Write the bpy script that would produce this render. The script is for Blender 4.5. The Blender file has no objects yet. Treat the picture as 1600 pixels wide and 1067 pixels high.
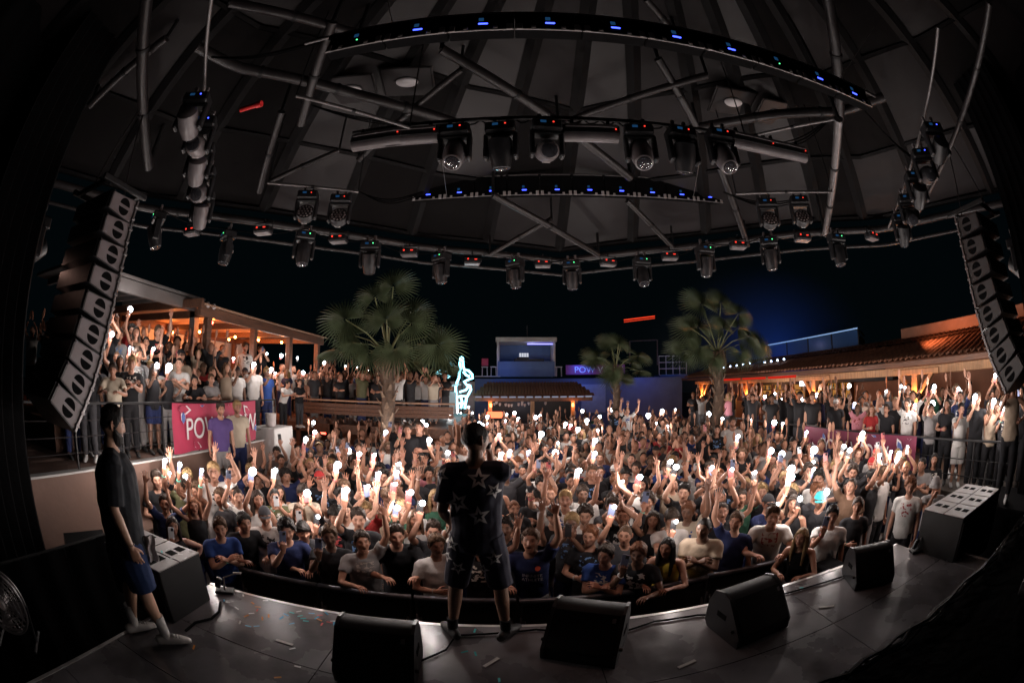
import bpy, bmesh, math, random
import numpy as np
from mathutils import Vector, Matrix, noise
from mathutils.bvhtree import BVHTree
R = math.radians
random.seed(7)
sc = bpy.context.scene
COL = sc.collection

# ------------------------------------------------------------------ camera
CAM_H, CAM_PITCH, FOC = 3.28, R(5.76), 15.0
cam = bpy.data.cameras.new('camera')
cam_ob = bpy.data.objects.new('camera', cam)
COL.objects.link(cam_ob)
cam.type = 'PANO'
cam.panorama_type = 'FISHEYE_EQUISOLID'
cam.fisheye_lens = FOC
cam.fisheye_fov = R(220)
cam.sensor_width = 36.0
cam.sensor_fit = 'HORIZONTAL'
cam.clip_start = 0.02
cam.clip_end = 500
cam_ob.location = (0, 0, CAM_H)
cam_ob.rotation_euler = (math.pi / 2 + CAM_PITCH, 0, 0)
sc.camera = cam_ob

# ------------------------------------------------------------------ night sky
world = bpy.data.worlds.new('World')
sc.world = world
world.use_nodes = True
bg = world.node_tree.nodes['Background']
bg.inputs[0].default_value = (0.0006, 0.0016, 0.0021, 1)
bg.inputs[1].default_value = 1.0

# ------------------------------------------------------------------ exposure / sampling
sc.view_settings.view_transform = 'Standard'
sc.view_settings.look = 'None'
sc.view_settings.gamma = 1.0
sc.view_settings.exposure = 0.0
sc.cycles.use_denoising = True
sc.cycles.max_bounces = 3
sc.cycles.diffuse_bounces = 1
sc.cycles.glossy_bounces = 1
sc.cycles.transmission_bounces = 1
sc.cycles.transparent_max_bounces = 4
sc.cycles.use_adaptive_sampling = True
sc.cycles.adaptive_threshold = 0.012
sc.cycles.adaptive_min_samples = 24
sc.cycles.sample_clamp_indirect = 2.0
sc.cycles.caustics_reflective = False
sc.cycles.caustics_refractive = False

# ------------------------------------------------------------------ lens geometry: a pixel of the photograph to a point of the place
_F = FOC / 36.0 * 1600
def ray(px, py):
    dx, dy = px - 800.0, py - 533.5
    r = math.hypot(dx, dy)
    th = 2 * math.asin(min(1, r / (2 * _F)))
    s = math.sin(th)
    d = (s * dx / r, math.cos(th), -s * dy / r) if r > 1e-6 else (0, 1, 0)
    c, k = math.cos(CAM_PITCH), math.sin(CAM_PITCH)
    return Vector((d[0], d[1] * c - d[2] * k, d[1] * k + d[2] * c))
def atz(px, py, z):
    d = ray(px, py)
    return Vector((0, 0, CAM_H)) + d * ((z - CAM_H) / d.z)
def aty(px, py, y):
    d = ray(px, py)
    return Vector((0, 0, CAM_H)) + d * (y / d.y)
def atx(px, py, x):
    d = ray(px, py)
    return Vector((0, 0, CAM_H)) + d * (x / d.x)
def pix(p):
    x, y, z = p[0], p[1], p[2] - CAM_H
    c, k = math.cos(CAM_PITCH), math.sin(CAM_PITCH)
    y2, z2 = y * c + z * k, -y * k + z * c
    n = math.sqrt(x * x + y2 * y2 + z2 * z2)
    r = 2 * _F * math.sin(math.acos(y2 / n) / 2)
    q = math.hypot(x, z2)
    return 800 + r * x / q, 533.5 - r * z2 / q

# ------------------------------------------------------------------ materials
MATS = {}
def mat(name, col=(.5, .5, .5), rough=.6, metal=0., spec=.5, bump=0., bscale=30., var=0., vscale=4., objcol=False, tint=False, emit=None, estr=0., coat=0., stretch=None):
    if name in MATS: return MATS[name]
    m = bpy.data.materials.new(name); m.use_nodes = True
    nt = m.node_tree; N = nt.nodes; L = nt.links
    b = N['Principled BSDF']
    b.inputs['Roughness'].default_value = rough
    b.inputs['Metallic'].default_value = metal
    b.inputs['Specular IOR Level'].default_value = spec
    b.inputs['Coat Weight'].default_value = coat
    src = None
    if objcol:
        oi = N.new('ShaderNodeObjectInfo'); src = oi.outputs['Color']
    else:
        rgb = N.new('ShaderNodeRGB'); rgb.outputs[0].default_value = (*col, 1); src = rgb.outputs[0]
    if tint:
        at = N.new('ShaderNodeAttribute'); at.attribute_name = 'tint'
        mx = N.new('ShaderNodeMix'); mx.data_type = 'RGBA'; mx.blend_type = 'MULTIPLY'; mx.inputs[0].default_value = 1
        L.new(src, mx.inputs[6]); L.new(at.outputs['Color'], mx.inputs[7]); src = mx.outputs[2]
    tc = N.new('ShaderNodeTexCoord')
    vec = tc.outputs['Object']
    if stretch:
        mp = N.new('ShaderNodeMapping'); mp.inputs['Scale'].default_value = stretch
        L.new(vec, mp.inputs[0]); vec = mp.outputs[0]
    if var > 0:
        nz = N.new('ShaderNodeTexNoise'); nz.inputs['Scale'].default_value = vscale; nz.inputs['Detail'].default_value = 6
        L.new(vec, nz.inputs['Vector'])
        mr = N.new('ShaderNodeMapRange'); mr.inputs[1].default_value = .3; mr.inputs[2].default_value = .7
        mr.inputs[3].default_value = 1 - var; mr.inputs[4].default_value = 1 + var
        L.new(nz.outputs[0], mr.inputs[0])
        mx = N.new('ShaderNodeMix'); mx.data_type = 'RGBA'; mx.blend_type = 'MULTIPLY'; mx.inputs[0].default_value = 1
        cb = N.new('ShaderNodeCombineColor')
        for i in range(3): L.new(mr.outputs[0], cb.inputs[i])
        L.new(src, mx.inputs[6]); L.new(cb.outputs[0], mx.inputs[7]); src = mx.outputs[2]
        rr = N.new('ShaderNodeMapRange'); rr.inputs[1].default_value = .3; rr.inputs[2].default_value = .7
        rr.inputs[3].default_value = max(.04, rough - .12 * min(1, var * 3)); rr.inputs[4].default_value = min(1, rough + .12 * min(1, var * 3))
        L.new(nz.outputs[0], rr.inputs[0]); L.new(rr.outputs[0], b.inputs['Roughness'])
    L.new(src, b.inputs['Base Color'])
    if bump > 0:
        nb = N.new('ShaderNodeTexNoise'); nb.inputs['Scale'].default_value = bscale; nb.inputs['Detail'].default_value = 4
        L.new(vec, nb.inputs['Vector'])
        bp = N.new('ShaderNodeBump'); bp.inputs['Strength'].default_value = bump; bp.inputs['Distance'].default_value = .02
        L.new(nb.outputs[0], bp.inputs['Height']); L.new(bp.outputs[0], b.inputs['Normal'])
    if emit:
        b.inputs['Emission Color'].default_value = (*emit, 1)
        b.inputs['Emission Strength'].default_value = estr
        if estr * max(emit) < 40 or True: m.cycles.emission_sampling = 'NONE'
    MATS[name] = m
    return m
def glow(name, col, strength, sample=False):
    if name in MATS: return MATS[name]
    m = bpy.data.materials.new(name); m.use_nodes = True
    nt = m.node_tree; nt.nodes.clear()
    e = nt.nodes.new('ShaderNodeEmission'); o = nt.nodes.new('ShaderNodeOutputMaterial')
    e.inputs[0].default_value = (*col, 1); e.inputs[1].default_value = strength
    nt.links.new(e.outputs[0], o.inputs[0])
    m.cycles.emission_sampling = 'AUTO' if sample else 'NONE'
    MATS[name] = m
    return m

# ------------------------------------------------------------------ mesh helpers
KEEP_WHOLE = {'leaf_base', 'dry_fibre', 'upper_tiles', 'guard', 'lens', 'lacing', 'cable'}
class MB:
    """collects shapes; build() links them as ONE mesh object"""
    def __init__(s): s.v = []; s.f = []; s.sh = []
    def add(s, vs, fs):
        o = len(s.v); s.sh.append((o, o + len(vs), len(s.f), len(s.f) + len(fs))); s.v += [tuple(v) for v in vs]; s.f += [tuple(i + o for i in f) for f in fs]; return s
    def box(s, c, d, rot=None):
        hx, hy, hz = d[0] / 2, d[1] / 2, d[2] / 2
        vs = [Vector((x, y, z)) for x in (-hx, hx) for y in (-hy, hy) for z in (-hz, hz)]
        if rot is not None: vs = [rot @ v for v in vs]
        c = Vector(c)
        return s.add([v + c for v in vs], [(0, 1, 3, 2), (4, 6, 7, 5), (0, 4, 5, 1), (2, 3, 7, 6), (0, 2, 6, 4), (1, 5, 7, 3)])
    def bbox(s, c, d, b=.01, rot=None):
        """box with chamfered edges"""
        hx, hy, hz = d[0] / 2, d[1] / 2, d[2] / 2
        bm = bmesh.new(); bmesh.ops.create_cube(bm, size=1)
        bmesh.ops.scale(bm, vec=(d[0], d[1], d[2]), verts=bm.verts)
        bmesh.ops.bevel(bm, geom=bm.edges[:], offset=b, segments=1, affect='EDGES')
        bm.verts.index_update()
        c = Vector(c)
        vs = [((rot @ v.co) if rot is not None else v.co) + c for v in bm.verts]
        fs = [tuple(v.index for v in f.verts) for f in bm.faces]
        bm.free()
        return s.add(vs, fs)
    def tube(s, pts, rx, ry=None, n=8, side=None, cap=True, rnd=False):
        pts = [Vector(p) for p in pts]; m = len(pts)
        rx = [rx] * m if isinstance(rx, (int, float)) else list(rx)
        ry = rx if ry is None else ([ry] * m if isinstance(ry, (int, float)) else list(ry))
        if rnd:
            t0 = (pts[0] - pts[1]).normalized(); t1 = (pts[-1] - pts[-2]).normalized()
            pts = [pts[0] + t0 * rx[0] * .75] + pts + [pts[-1] + t1 * rx[-1] * .75]
            rx = [rx[0] * .6] + rx + [rx[-1] * .6]; ry = [ry[0] * .6] + list(ry) + [ry[-1] * .6]; m += 2
        vs = []; u = None
        for i, p in enumerate(pts):
            t = (pts[min(i + 1, m - 1)] - pts[max(i - 1, 0)]).normalized()
            if u is None:
                ref = Vector(side) if side is not None else (Vector((1, 0, 0)) if abs(t.x) < .9 else Vector((0, 1, 0)))
            else: ref = Vector(side) if side is not None else u
            u = ref - t * ref.dot(t)
            if u.length < 1e-4:
                ref = Vector((0, 0, 1)); u = ref - t * ref.dot(t)
            u.normalize()
            w = t.cross(u)
            for k in range(n):
                a = 2 * math.pi * k / n
                vs.append(p + u * (math.cos(a) * rx[i]) + w * (math.sin(a) * ry[i]))
        fs = [(i * n + k, i * n + (k + 1) % n, (i + 1) * n + (k + 1) % n, (i + 1) * n + k) for i in range(m - 1) for k in range(n)]
        if cap: fs += [tuple(range(n - 1, -1, -1)), tuple((m - 1) * n + k for k in range(n))]
        return s.add(vs, fs)
    def ball(s, c, r, nu=10, nv=7):
        r = (r, r, r) if isinstance(r, (int, float)) else r
        vs = [(c[0], c[1], c[2] - r[2])]
        for j in range(1, nv):
            a = math.pi * j / nv - math.pi / 2
            for i in range(nu):
                b = 2 * math.pi * i / nu
                vs.append((c[0] + r[0] * math.cos(a) * math.cos(b), c[1] + r[1] * math.cos(a) * math.sin(b), c[2] + r[2] * math.sin(a)))
        vs.append((c[0], c[1], c[2] + r[2])); T = len(vs) - 1
        fs = [(0, 1 + (i + 1) % nu, 1 + i) for i in range(nu)]
        for j in range(nv - 2):
            for i in range(nu):
                q = 1 + j * nu
                fs.append((q + i, q + (i + 1) % nu, q + nu + (i + 1) % nu, q + nu + i))
        q = 1 + (nv - 2) * nu
        fs += [(q + i, q + (i + 1) % nu, T) for i in range(nu)]
        return s.add(vs, fs)
    def lathe(s, prof, c=(0, 0, 0), n=16, rot=None):
        vs = []
        for r, z in prof:
            for k in range(n):
                a = 2 * math.pi * k / n
                v = Vector((r * math.cos(a), r * math.sin(a), z))
                vs.append((rot @ v if rot is not None else v) + Vector(c))
        m = len(prof)
        fs = [(i * n + k, i * n + (k + 1) % n, (i + 1) * n + (k + 1) % n, (i + 1) * n + k) for i in range(m - 1) for k in range(n)]
        fs += [tuple(range(n - 1, -1, -1)), tuple((m - 1) * n + k for k in range(n))]
        return s.add(vs, fs)
    def prism(s, poly, d, M=None):
        """poly in local xz, extruded along local y by d"""
        n = len(poly)
        vs = [Vector((x, 0, z)) for x, z in poly] + [Vector((x, d, z)) for x, z in poly]
        if M is not None: vs = [M @ v for v in vs]
        fs = [tuple(range(n)), tuple(range(2 * n - 1, n - 1, -1))] + [(i, i + n, (i + 1) % n + n, (i + 1) % n) for i in range(n)]
        return s.add(vs, fs)
    def mesh(s, name, material=None, smooth=False):
        me = bpy.data.meshes.new(name)
        me.from_pydata([tuple(v) for v in s.v], [], s.f)
        bm = bmesh.new(); bm.from_mesh(me); bmesh.ops.recalc_face_normals(bm, faces=bm.faces); bm.to_mesh(me); bm.free()
        if material is not None: me.materials.append(material)
        if smooth:
            me.polygons.foreach_set('use_smooth', [True] * len(me.polygons))
            try: me.set_sharp_from_angle(angle=R(42))
            except Exception: pass
        return me
    def pieces(s):
        """shapes whose boxes touch stay together; others come apart"""
        if len(s.sh) < 2 or s.sh[-1][1] != len(s.v): return [s]
        bb = []
        for a, b, _, _ in s.sh:
            q = np.array(s.v[a:b]); bb.append((q.min(0) - .002, q.max(0) + .002))
        n = len(bb); g = list(range(n))
        def root(i):
            while g[i] != i: i = g[i]
            return i
        for i in range(n):
            for j in range(i + 1, n):
                if np.all(bb[i][0] <= bb[j][1]) and np.all(bb[j][0] <= bb[i][1]): g[root(j)] = root(i)
        out = {}
        for i in range(n):
            a, b, c, d = s.sh[i]; out.setdefault(root(i), MB()).add(s.v[a:b], [tuple(k - a for k in f) for f in s.f[c:d]])
        return list(out.values())
    def build(s, name, material, parent=None, smooth=False, loc=None, rot=None):
        if parent is not None and name not in KEEP_WHOLE:
            P = s.pieces()
            if len(P) > 1:
                for p in P: o = link(name, p.mesh(name, material, smooth), parent, loc, rot)
                return o
        return link(name, s.mesh(name, material, smooth), parent, loc, rot)

def link(name, data, parent=None, loc=None, rot=None, color=None):
    o = bpy.data.objects.new(name, data)
    COL.objects.link(o)
    if parent is not None: o.parent = parent
    if loc is not None: o.location = loc
    if rot is not None: o.rotation_euler = rot
    if color is not None: o.color = (*color[:3], 1)
    return o
def tag(o, label=None, cat=None, group=None, kind=None):
    if label: o['label'] = label
    if cat: o['category'] = cat
    if group: o['group'] = group
    if kind: o['kind'] = kind
    return o
def empty(name, loc=(0, 0, 0), rz=0., label=None, cat=None, group=None):
    o = bpy.data.objects.new(name, None)
    o.empty_display_size = .1
    COL.objects.link(o); o.location = loc; o.rotation_euler = (0, 0, rz)
    return tag(o, label, cat, group)
def copy_tree(o, parent=None):
    c = o.copy(); COL.objects.link(c); c.parent = parent
    for ch in list(o.children): copy_tree(ch, c)
    return c
def lamp(kind, loc, energy, color, parent=None, size=.05, aim=None, spot=None, blend=.5, name='lamp_light'):
    l = bpy.data.lights.new(name, kind); l.energy = energy; l.color = color
    if kind == 'AREA': l.size = size
    else: l.shadow_soft_size = size
    if kind == 'SPOT': l.spot_size = spot; l.spot_blend = blend
    o = bpy.data.objects.new(name, l); COL.objects.link(o); o.location = loc
    if aim is not None:
        o.rotation_euler = (Vector(aim) - Vector(loc)).to_track_quat('-Z', 'Y').to_euler()
    if parent is not None: o.parent = parent
    return o
WORK = bpy.data.scenes.new('mesh_workshop')            # meshes are shaped here, away from the big scene; removed at the end
def shaped(o):
    WORK.collection.objects.link(o)
    vl = WORK.view_layers[0]; vl.update()
    out = bpy.data.meshes.new_from_object(o.evaluated_get(vl.depsgraph))
    bpy.data.objects.remove(o)
    return out
def remesh(mb, voxel, smooth=3, fac=.5):
    me = mb.mesh('tmp')
    o = bpy.data.objects.new('tmp', me)
    md = o.modifiers.new('r', 'REMESH'); md.mode = 'VOXEL'; md.voxel_size = voxel; md.use_smooth_shade = True
    if smooth:
        ms = o.modifiers.new('s', 'SMOOTH'); ms.factor = fac; ms.iterations = smooth
    out = shaped(o)
    bpy.data.meshes.remove(me)
    return out
def mesh_arrays(me):
    v = np.empty(len(me.vertices) * 3); me.vertices.foreach_get('co', v)
    return v.reshape(-1, 3), [tuple(p.vertices) for p in me.polygons]
def text_mesh(body, size, extrude, name, material):
    cu = bpy.data.curves.new('t', 'FONT'); cu.body = body; cu.size = size; cu.extrude = extrude
    cu.align_x = 'CENTER'; cu.align_y = 'CENTER'; cu.resolution_u = 4
    me = shaped(bpy.data.objects.new('t', cu)); bpy.data.curves.remove(cu)
    me.name = name; me.materials.clear(); me.materials.append(material)
    return me
# ================================================================== MATERIALS
M_GROUND = mat('paving', (.10, .085, .075), .75, var=.3, vscale=1.3, bump=.3, bscale=25)
M_STAGE = mat('stage_vinyl', (.135, .125, .132), .28, spec=.5, var=.42, vscale=2.2, bump=.14, bscale=7)
M_NOSE = mat('alu_trim', (.55, .53, .52), .4, metal=.6, var=.15, vscale=9)
M_BLACK = mat('black_paint', (.009, .009, .010), .6, spec=.3, var=.2, vscale=7)
M_GRILL = mat('black_grille', (.006, .006, .0065), .85, spec=.15, bump=.7, bscale=220)
M_MATTE = mat('black_cloth', (.0045, .0045, .005), .95, spec=.06, bump=.4, bscale=9)
M_TUBE = mat('steel_tube', (.022, .019, .020), .36, metal=.1, spec=.45, var=.18, vscale=3)
M_CHROME = mat('bright_steel', (.16, .15, .152), .40, metal=.6, var=.15, vscale=12)
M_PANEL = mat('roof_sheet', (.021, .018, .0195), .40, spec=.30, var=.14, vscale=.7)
M_PANELD = mat('roof_sheet_shaded', (.005, .0043, .0046), .8, spec=.1, var=.2, vscale=1.2)  # roof sheet toned darkest, for panels in shade
M_PANELM = mat('roof_sheet_dim', (.013, .0105, .0115), .55, spec=.2, var=.15, vscale=.8)  # roof sheet toned darker, for dimly lit panels
M_RIB = mat('roof_rib', (.0045, .004, .0045), .6, spec=.12, var=.2, vscale=4)
M_FIX = mat('fixture_black', (.015, .015, .017), .42, spec=.4, var=.2, vscale=12)
M_FIXG = mat('fixture_grey', (.13, .115, .12), .36, spec=.5, var=.15, vscale=9)
M_WHITE = mat('white_plate', (.42, .38, .375), .5, var=.12, vscale=9)
M_LENS = mat('lens_glass', (.03, .03, .035), .06, spec=.8, coat=.6)
M_PLY = mat('pink_plaster', (.19, .115, .09), .8, var=.14, vscale=1.7, bump=.2, bscale=14)
M_WOOD = mat('dark_timber', (.115, .052, .030), .6, var=.35, vscale=5, bump=.3, bscale=24, stretch=(3, .4, 3))
M_WOODL = mat('pine_timber', (.36, .19, .09), .6, var=.3, vscale=5, bump=.25, bscale=22, stretch=(3, 3, .4))
M_SLAT = mat('slat_timber', (.34, .20, .13), .55, var=.3, vscale=4, bump=.25, bscale=20)
M_TILE = mat('clay_tile', (.24, .105, .06), .75, var=.45, vscale=6, bump=.5, bscale=20)
M_PLAST = mat('terracotta_plaster', (.42, .20, .125), .85, var=.18, vscale=1.6, bump=.35, bscale=10)
M_WPLAST = mat('white_plaster', (.56, .55, .54), .85, var=.14, vscale=1.4, bump=.3, bscale=12)
M_BLUEW = mat('blue_plaster', (.12, .19, .34), .85, var=.14, vscale=1.2, bump=.25, bscale=10)
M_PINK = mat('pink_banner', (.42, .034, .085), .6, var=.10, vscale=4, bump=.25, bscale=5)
M_BWHITE = mat('banner_white', (.75, .70, .72), .6)
M_BBLUE = mat('banner_blue', (.10, .16, .42), .6)
M_GLASS = mat('blue_glass', (.05, .12, .30), .12, spec=.7)
M_BARK = mat('palm_bark', (.085, .055, .037), .85, var=.4, vscale=14, bump=.8, bscale=30)
M_BOOT = mat('palm_boot', (.13, .085, .055), .75, var=.35, vscale=12, bump=.5, bscale=40)
M_FROND = mat('palm_frond', (.080, .108, .054), .42, spec=.5, var=.3, vscale=3, bump=.2, bscale=40)
M_STEM = mat('palm_stem', (.17, .19, .085), .5, var=.2, vscale=9)

# ================================================================== SETTING
MB().add([(-90, -60, 0), (90, -60, 0), (90, 120, 0), (-90, 120, 0)], [(0, 1, 2, 3)]).build('ground', M_GROUND)['kind'] = 'structure'

# ---- stage: deck panels on a black carcass, the front edge slightly bowed, an aluminium nosing along it
SX0, SX1, SB = -2.96, 4.86, -1.2
def yfront(x): return 3.0 + .20 * (1 - ((x - .9) / 3.86) ** 2)
stage = empty('stage', (0, 0, 0)); stage['kind'] = 'structure'; stage['label'] = 'low dark stage with grey vinyl deck and pale front edge'
poly = [(SX0, SB)] + [(SX1, SB), (SX1, 2.1), (4.52, 2.1)] + [(x, yfront(x)) for x in np.linspace(4.52, SX0, 30)]
mb = MB(); n = len(poly)
mb.add([(x, y, 0.) for x, y in poly] + [(x, y, 1.185) for x, y in poly], [tuple(range(n - 1, -1, -1)), tuple(range(n, 2 * n))] + [(i, (i + 1) % n, (i + 1) % n + n, i + n) for i in range(n)])
mb.build('carcass', M_MATTE, stage)
xs = [SX0, -1.36, .64, 2.62, 4.52]; ys = [SB, -.2, .8, 1.5, 2.22, None]
for i in range(4):
    for j in range(5):
        g = .004; x0, x1 = xs[i] + g, xs[i + 1] - g; y0 = ys[j] + g
        if ys[j + 1] is None: top = [(x, yfront(x) - .03) for x in np.linspace(x1, x0, 9)]
        else: top = [(x1, ys[j + 1] - g), (x0, ys[j + 1] - g)]
        pl = [(x0, y0), (x1, y0)] + top; m = len(pl)
        q = MB().add([(x, y, 1.186) for x, y in pl] + [(x, y, 1.2) for x, y in pl], [tuple(range(m, 2 * m))] + [(a, (a + 1) % m, (a + 1) % m + m, a + m) for a in range(m)])
        q.build('deck_panel', M_STAGE, stage)
MB().box((4.69, .45, 1.193), (.325, 3.28, .014)).build('deck_panel', M_STAGE, stage)
mb = MB(); cx = np.linspace(4.52, SX0, 40)
for a, b in zip(cx[:-1], cx[1:]):
    ya, yb = yfront(a), yfront(b)
    mb.add([(a, ya - .028, 1.204), (b, yb - .028, 1.204), (b, yb + .012, 1.204), (a, ya + .012, 1.204), (b, yb + .012, 1.15), (a, ya + .012, 1.15)], [(0, 1, 2, 3), (3, 2, 4, 5)])
mb.build('front_nosing', M_NOSE, stage)
MB().box((SX0 - .012, .9, 1.19), (.035, 3.4, .03)).build('side_nosing', M_NOSE, stage)
MB().box((4.86, 1.77, 1.197), (.03, .72, .022)).build('side_nosing', M_NOSE, stage)
MB().box((4.69, 2.10, 1.197), (.33, .03, .022)).build('side_nosing', M_NOSE, stage)

# ---- the raised terraces and floors round the dance floor
def struct(name, mb, m, label=None):
    o = mb.build(name, m); o['kind'] = 'structure'
    if label: o['label'] = label
    return o
struct('terrace_floor', MB().box((-11, 4.2, .895), (10, 10.8, 1.79)), M_PLY, 'plastered terrace on the left with crowd standing along its edge')
MB().box((-6.03, 4.2, 1.80), (.18, 10.9, .03)).build('terrace_edging', M_WPLAST)['kind'] = 'structure'
struct('terrace_floor', MB().box((-9.2, 16.6, 1.72), (14.4, 7.0, .30)), M_WOOD, 'upper timber terrace behind the large palm')
struct('terrace_floor', MB().box((11.5, 13, .50), (7.4, 24, 1.0)), M_GROUND, 'raised terrace floor under the tiled eaves on the right')

# ================================================================== STAGE ROOF
RC = Vector((1.2, 1.0))                                        # the ribs run out from here
rim_pts = [(-8.9, -1.2), (-8.3, 2.2), (-7.0, 5.1), (-4.4, 7.3), (-2.0, 9.1), (1.2, 10.25), (4.2, 8.6), (6.3, 7.0), (8.1, 5.9), (9.9, 2.6), (10.9, -1.2)]
def rim(t):
    t = max(0, min(.99999, t)) * (len(rim_pts) - 1); i = int(t); f = t - i
    a, b = Vector(rim_pts[i]), Vector(rim_pts[i + 1]); return a.lerp(b, f)
def roof_pt(t, s, off=0.):
    p = RC.lerp(rim(t), s)
    return Vector((p.x, p.y, 9.7 - 3.05 * s ** 1.5 + off))
stage_roof = empty('stage_roof', (1.2, 1.0, 0)); stage_roof['kind'] = 'structure'; stage_roof['label'] = 'dark sheet-metal canopy over the stage with black ribs'
def on_roof(px, py, off=-.45):
    """point where a line of sight meets the roof lining, less an offset"""
    d = ray(px, py); best = None
    for k in range(60, 1400):
        p = Vector((0, 0, CAM_H)) + d * (k * .01 * 1.0)
        q = Vector((p.x, p.y)) - RC
        # fraction of the way to the rim along this bearing
        s = roof_frac(p.x, p.y)
        if p.z >= 9.7 - 3.05 * min(s, 1.) ** 1.5 + off: return p
    return Vector((0, 0, CAM_H)) + d * 12
def roof_frac(x, y):
    q = Vector((x, y)) - RC; L = q.length
    if L < 1e-3: return 0.
    u = q / L
    for a, b in zip(rim_pts[:-1], rim_pts[1:]):
        A, B = Vector(a) - RC, Vector(b) - RC; e = B - A
        den = u.x * e.y - u.y * e.x
        if abs(den) < 1e-6: continue
        k = (A.x * e.y - A.y * e.x) / den; w = (A.x * u.y - A.y * u.x) / den
        if k > 0 and -.001 <= w <= 1.001: return L / k
    return 1.
NS = 18; rows = [.04, .34, .60, .82, 1.0]
rr = random.Random(3)
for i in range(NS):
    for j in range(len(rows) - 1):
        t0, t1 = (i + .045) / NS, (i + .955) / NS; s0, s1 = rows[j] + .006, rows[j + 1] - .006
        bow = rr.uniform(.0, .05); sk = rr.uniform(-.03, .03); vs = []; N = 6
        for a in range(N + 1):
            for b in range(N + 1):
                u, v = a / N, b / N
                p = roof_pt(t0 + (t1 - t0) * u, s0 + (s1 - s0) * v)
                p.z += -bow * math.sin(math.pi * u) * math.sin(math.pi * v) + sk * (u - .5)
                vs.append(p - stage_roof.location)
        MB().add(vs, [(a * (N + 1) + b, (a + 1) * (N + 1) + b, (a + 1) * (N + 1) + b + 1, a * (N + 1) + b + 1) for a in range(N) for b in range(N)]).build('ceiling_panel', rr.choices([M_PANEL, M_PANELM, M_PANELD], [5, 2, 2] if 5 <= i <= 12 and j >= 1 else [1, 3, 5])[0], stage_roof, True)  # lit middle and dark sides of the lining put into the panel colours
for i in range(NS + 1):
    pts = [roof_pt(i / NS, s, -.02) - stage_roof.location for s in (.04, .2, .4, .6, .8, 1.0)]
    MB().tube(pts, .06, .13, n=4, side=(0, 0, 1)).build('rib', M_RIB, stage_roof)
for s in rows[1:]:
    MB().tube([roof_pt(k / 80, s, -.01) - stage_roof.location for k in range(81)], .05, .05, n=4).build('purlin', M_RIB, stage_roof)
mb = MB()
for i in range(NS * 2):
    a, b = roof_pt(i / NS / 2, 1.0, .25), roof_pt((i + 1) / NS / 2, 1.0, .25)
    mb.add([a - stage_roof.location, b - stage_roof.location, b + Vector((0, 0, -.34)) - stage_roof.location, a + Vector((0, 0, -.34)) - stage_roof.location], [(0, 1, 2, 3)])
mb.build('rim_fascia', M_RIB, stage_roof)
mb = MB(); N = 54; vs = [roof_pt(i / N, s_, .24) - stage_roof.location for i in range(N + 1) for s_ in (.0, .34, .6, .82, 1.)]
mb.add(vs, [(i * 5 + j, (i + 1) * 5 + j, (i + 1) * 5 + j + 1, i * 5 + j + 1) for i in range(N) for j in range(4)])
back = [(-8.9, -1.2, 6.9), (10.9, -1.2, 6.9), (10.9, -8, 7.4), (-8.9, -8, 7.4)]
mb.add([Vector(p) - stage_roof.location for p in back] + [Vector((1.2, 1.0, 9.94)) - stage_roof.location], [(0, 1, 2, 3), (0, 4, 1)])
mb.build('outer_skin', M_RIB, stage_roof)

# ---- tubular steelwork under the lining
def steel(pts, r, label, m=M_TUBE, name='steel_tube', flanges=True):
    o = empty(name, pts[0], 0, label, 'steel tube', 'steel tubes under the stage roof')
    r *= .82; p0 = Vector(pts[0]); L = [Vector(p) - p0 for p in pts]
    MB().tube(L, r, n=14).build('tube', m, o, True)
    if len(L) == 2 and flanges:
        for e_ in L:
            W_ = e_ + p0; zr = 9.7 - 3.05 * min(1., roof_frac(W_.x, W_.y)) ** 1.5
            if zr > W_.z + .12: MB().tube([e_, e_ + Vector((0, 0, zr - W_.z))], r * .45, n=8).build('hanger_rod', M_BLACK, o, True)
    if flanges:
        d = (L[-1] - L[0]); n = max(2, int(d.length / 1.1))
        q = MB()
        for k in range(1, n):
            c = L[0].lerp(L[-1], k / n) if len(L) == 2 else L[min(len(L) - 1, int(k / n * len(L)))]
            dd = (L[1] - L[0]).normalized() if len(L) == 2 else (L[min(len(L) - 1, int(k / n * len(L)) + 1)] - L[max(0, int(k / n * len(L)) - 1)]).normalized()
            q.tube([c - dd * .025, c + dd * .025], r * 1.16, n=14)
        q.build('clamp_ring', M_BLACK, o, True)
    return o
def arc(s, t0, t1, off, n=24): return [roof_pt(t0 + (t1 - t0) * k / n, s, off) for k in range(n + 1)]
steel(arc(.985, .06, .94, -.42, 60), .10, 'long bent steel tube following the outer rim of the stage roof')
steel(arc(.985, .12, .88, -.78, 60), .045, 'thin rail that carries the outermost lamps under the roof rim', M_TUBE, 'lamp_rail')
steel(arc(.62, .16, .40, -.70, 16), .105, 'thick tube above the left column of lamps, parallel to the rim')
steel(arc(.62, .60, .84, -.70, 16), .105, 'thick tube above the right column of lamps, parallel to the rim')
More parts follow.
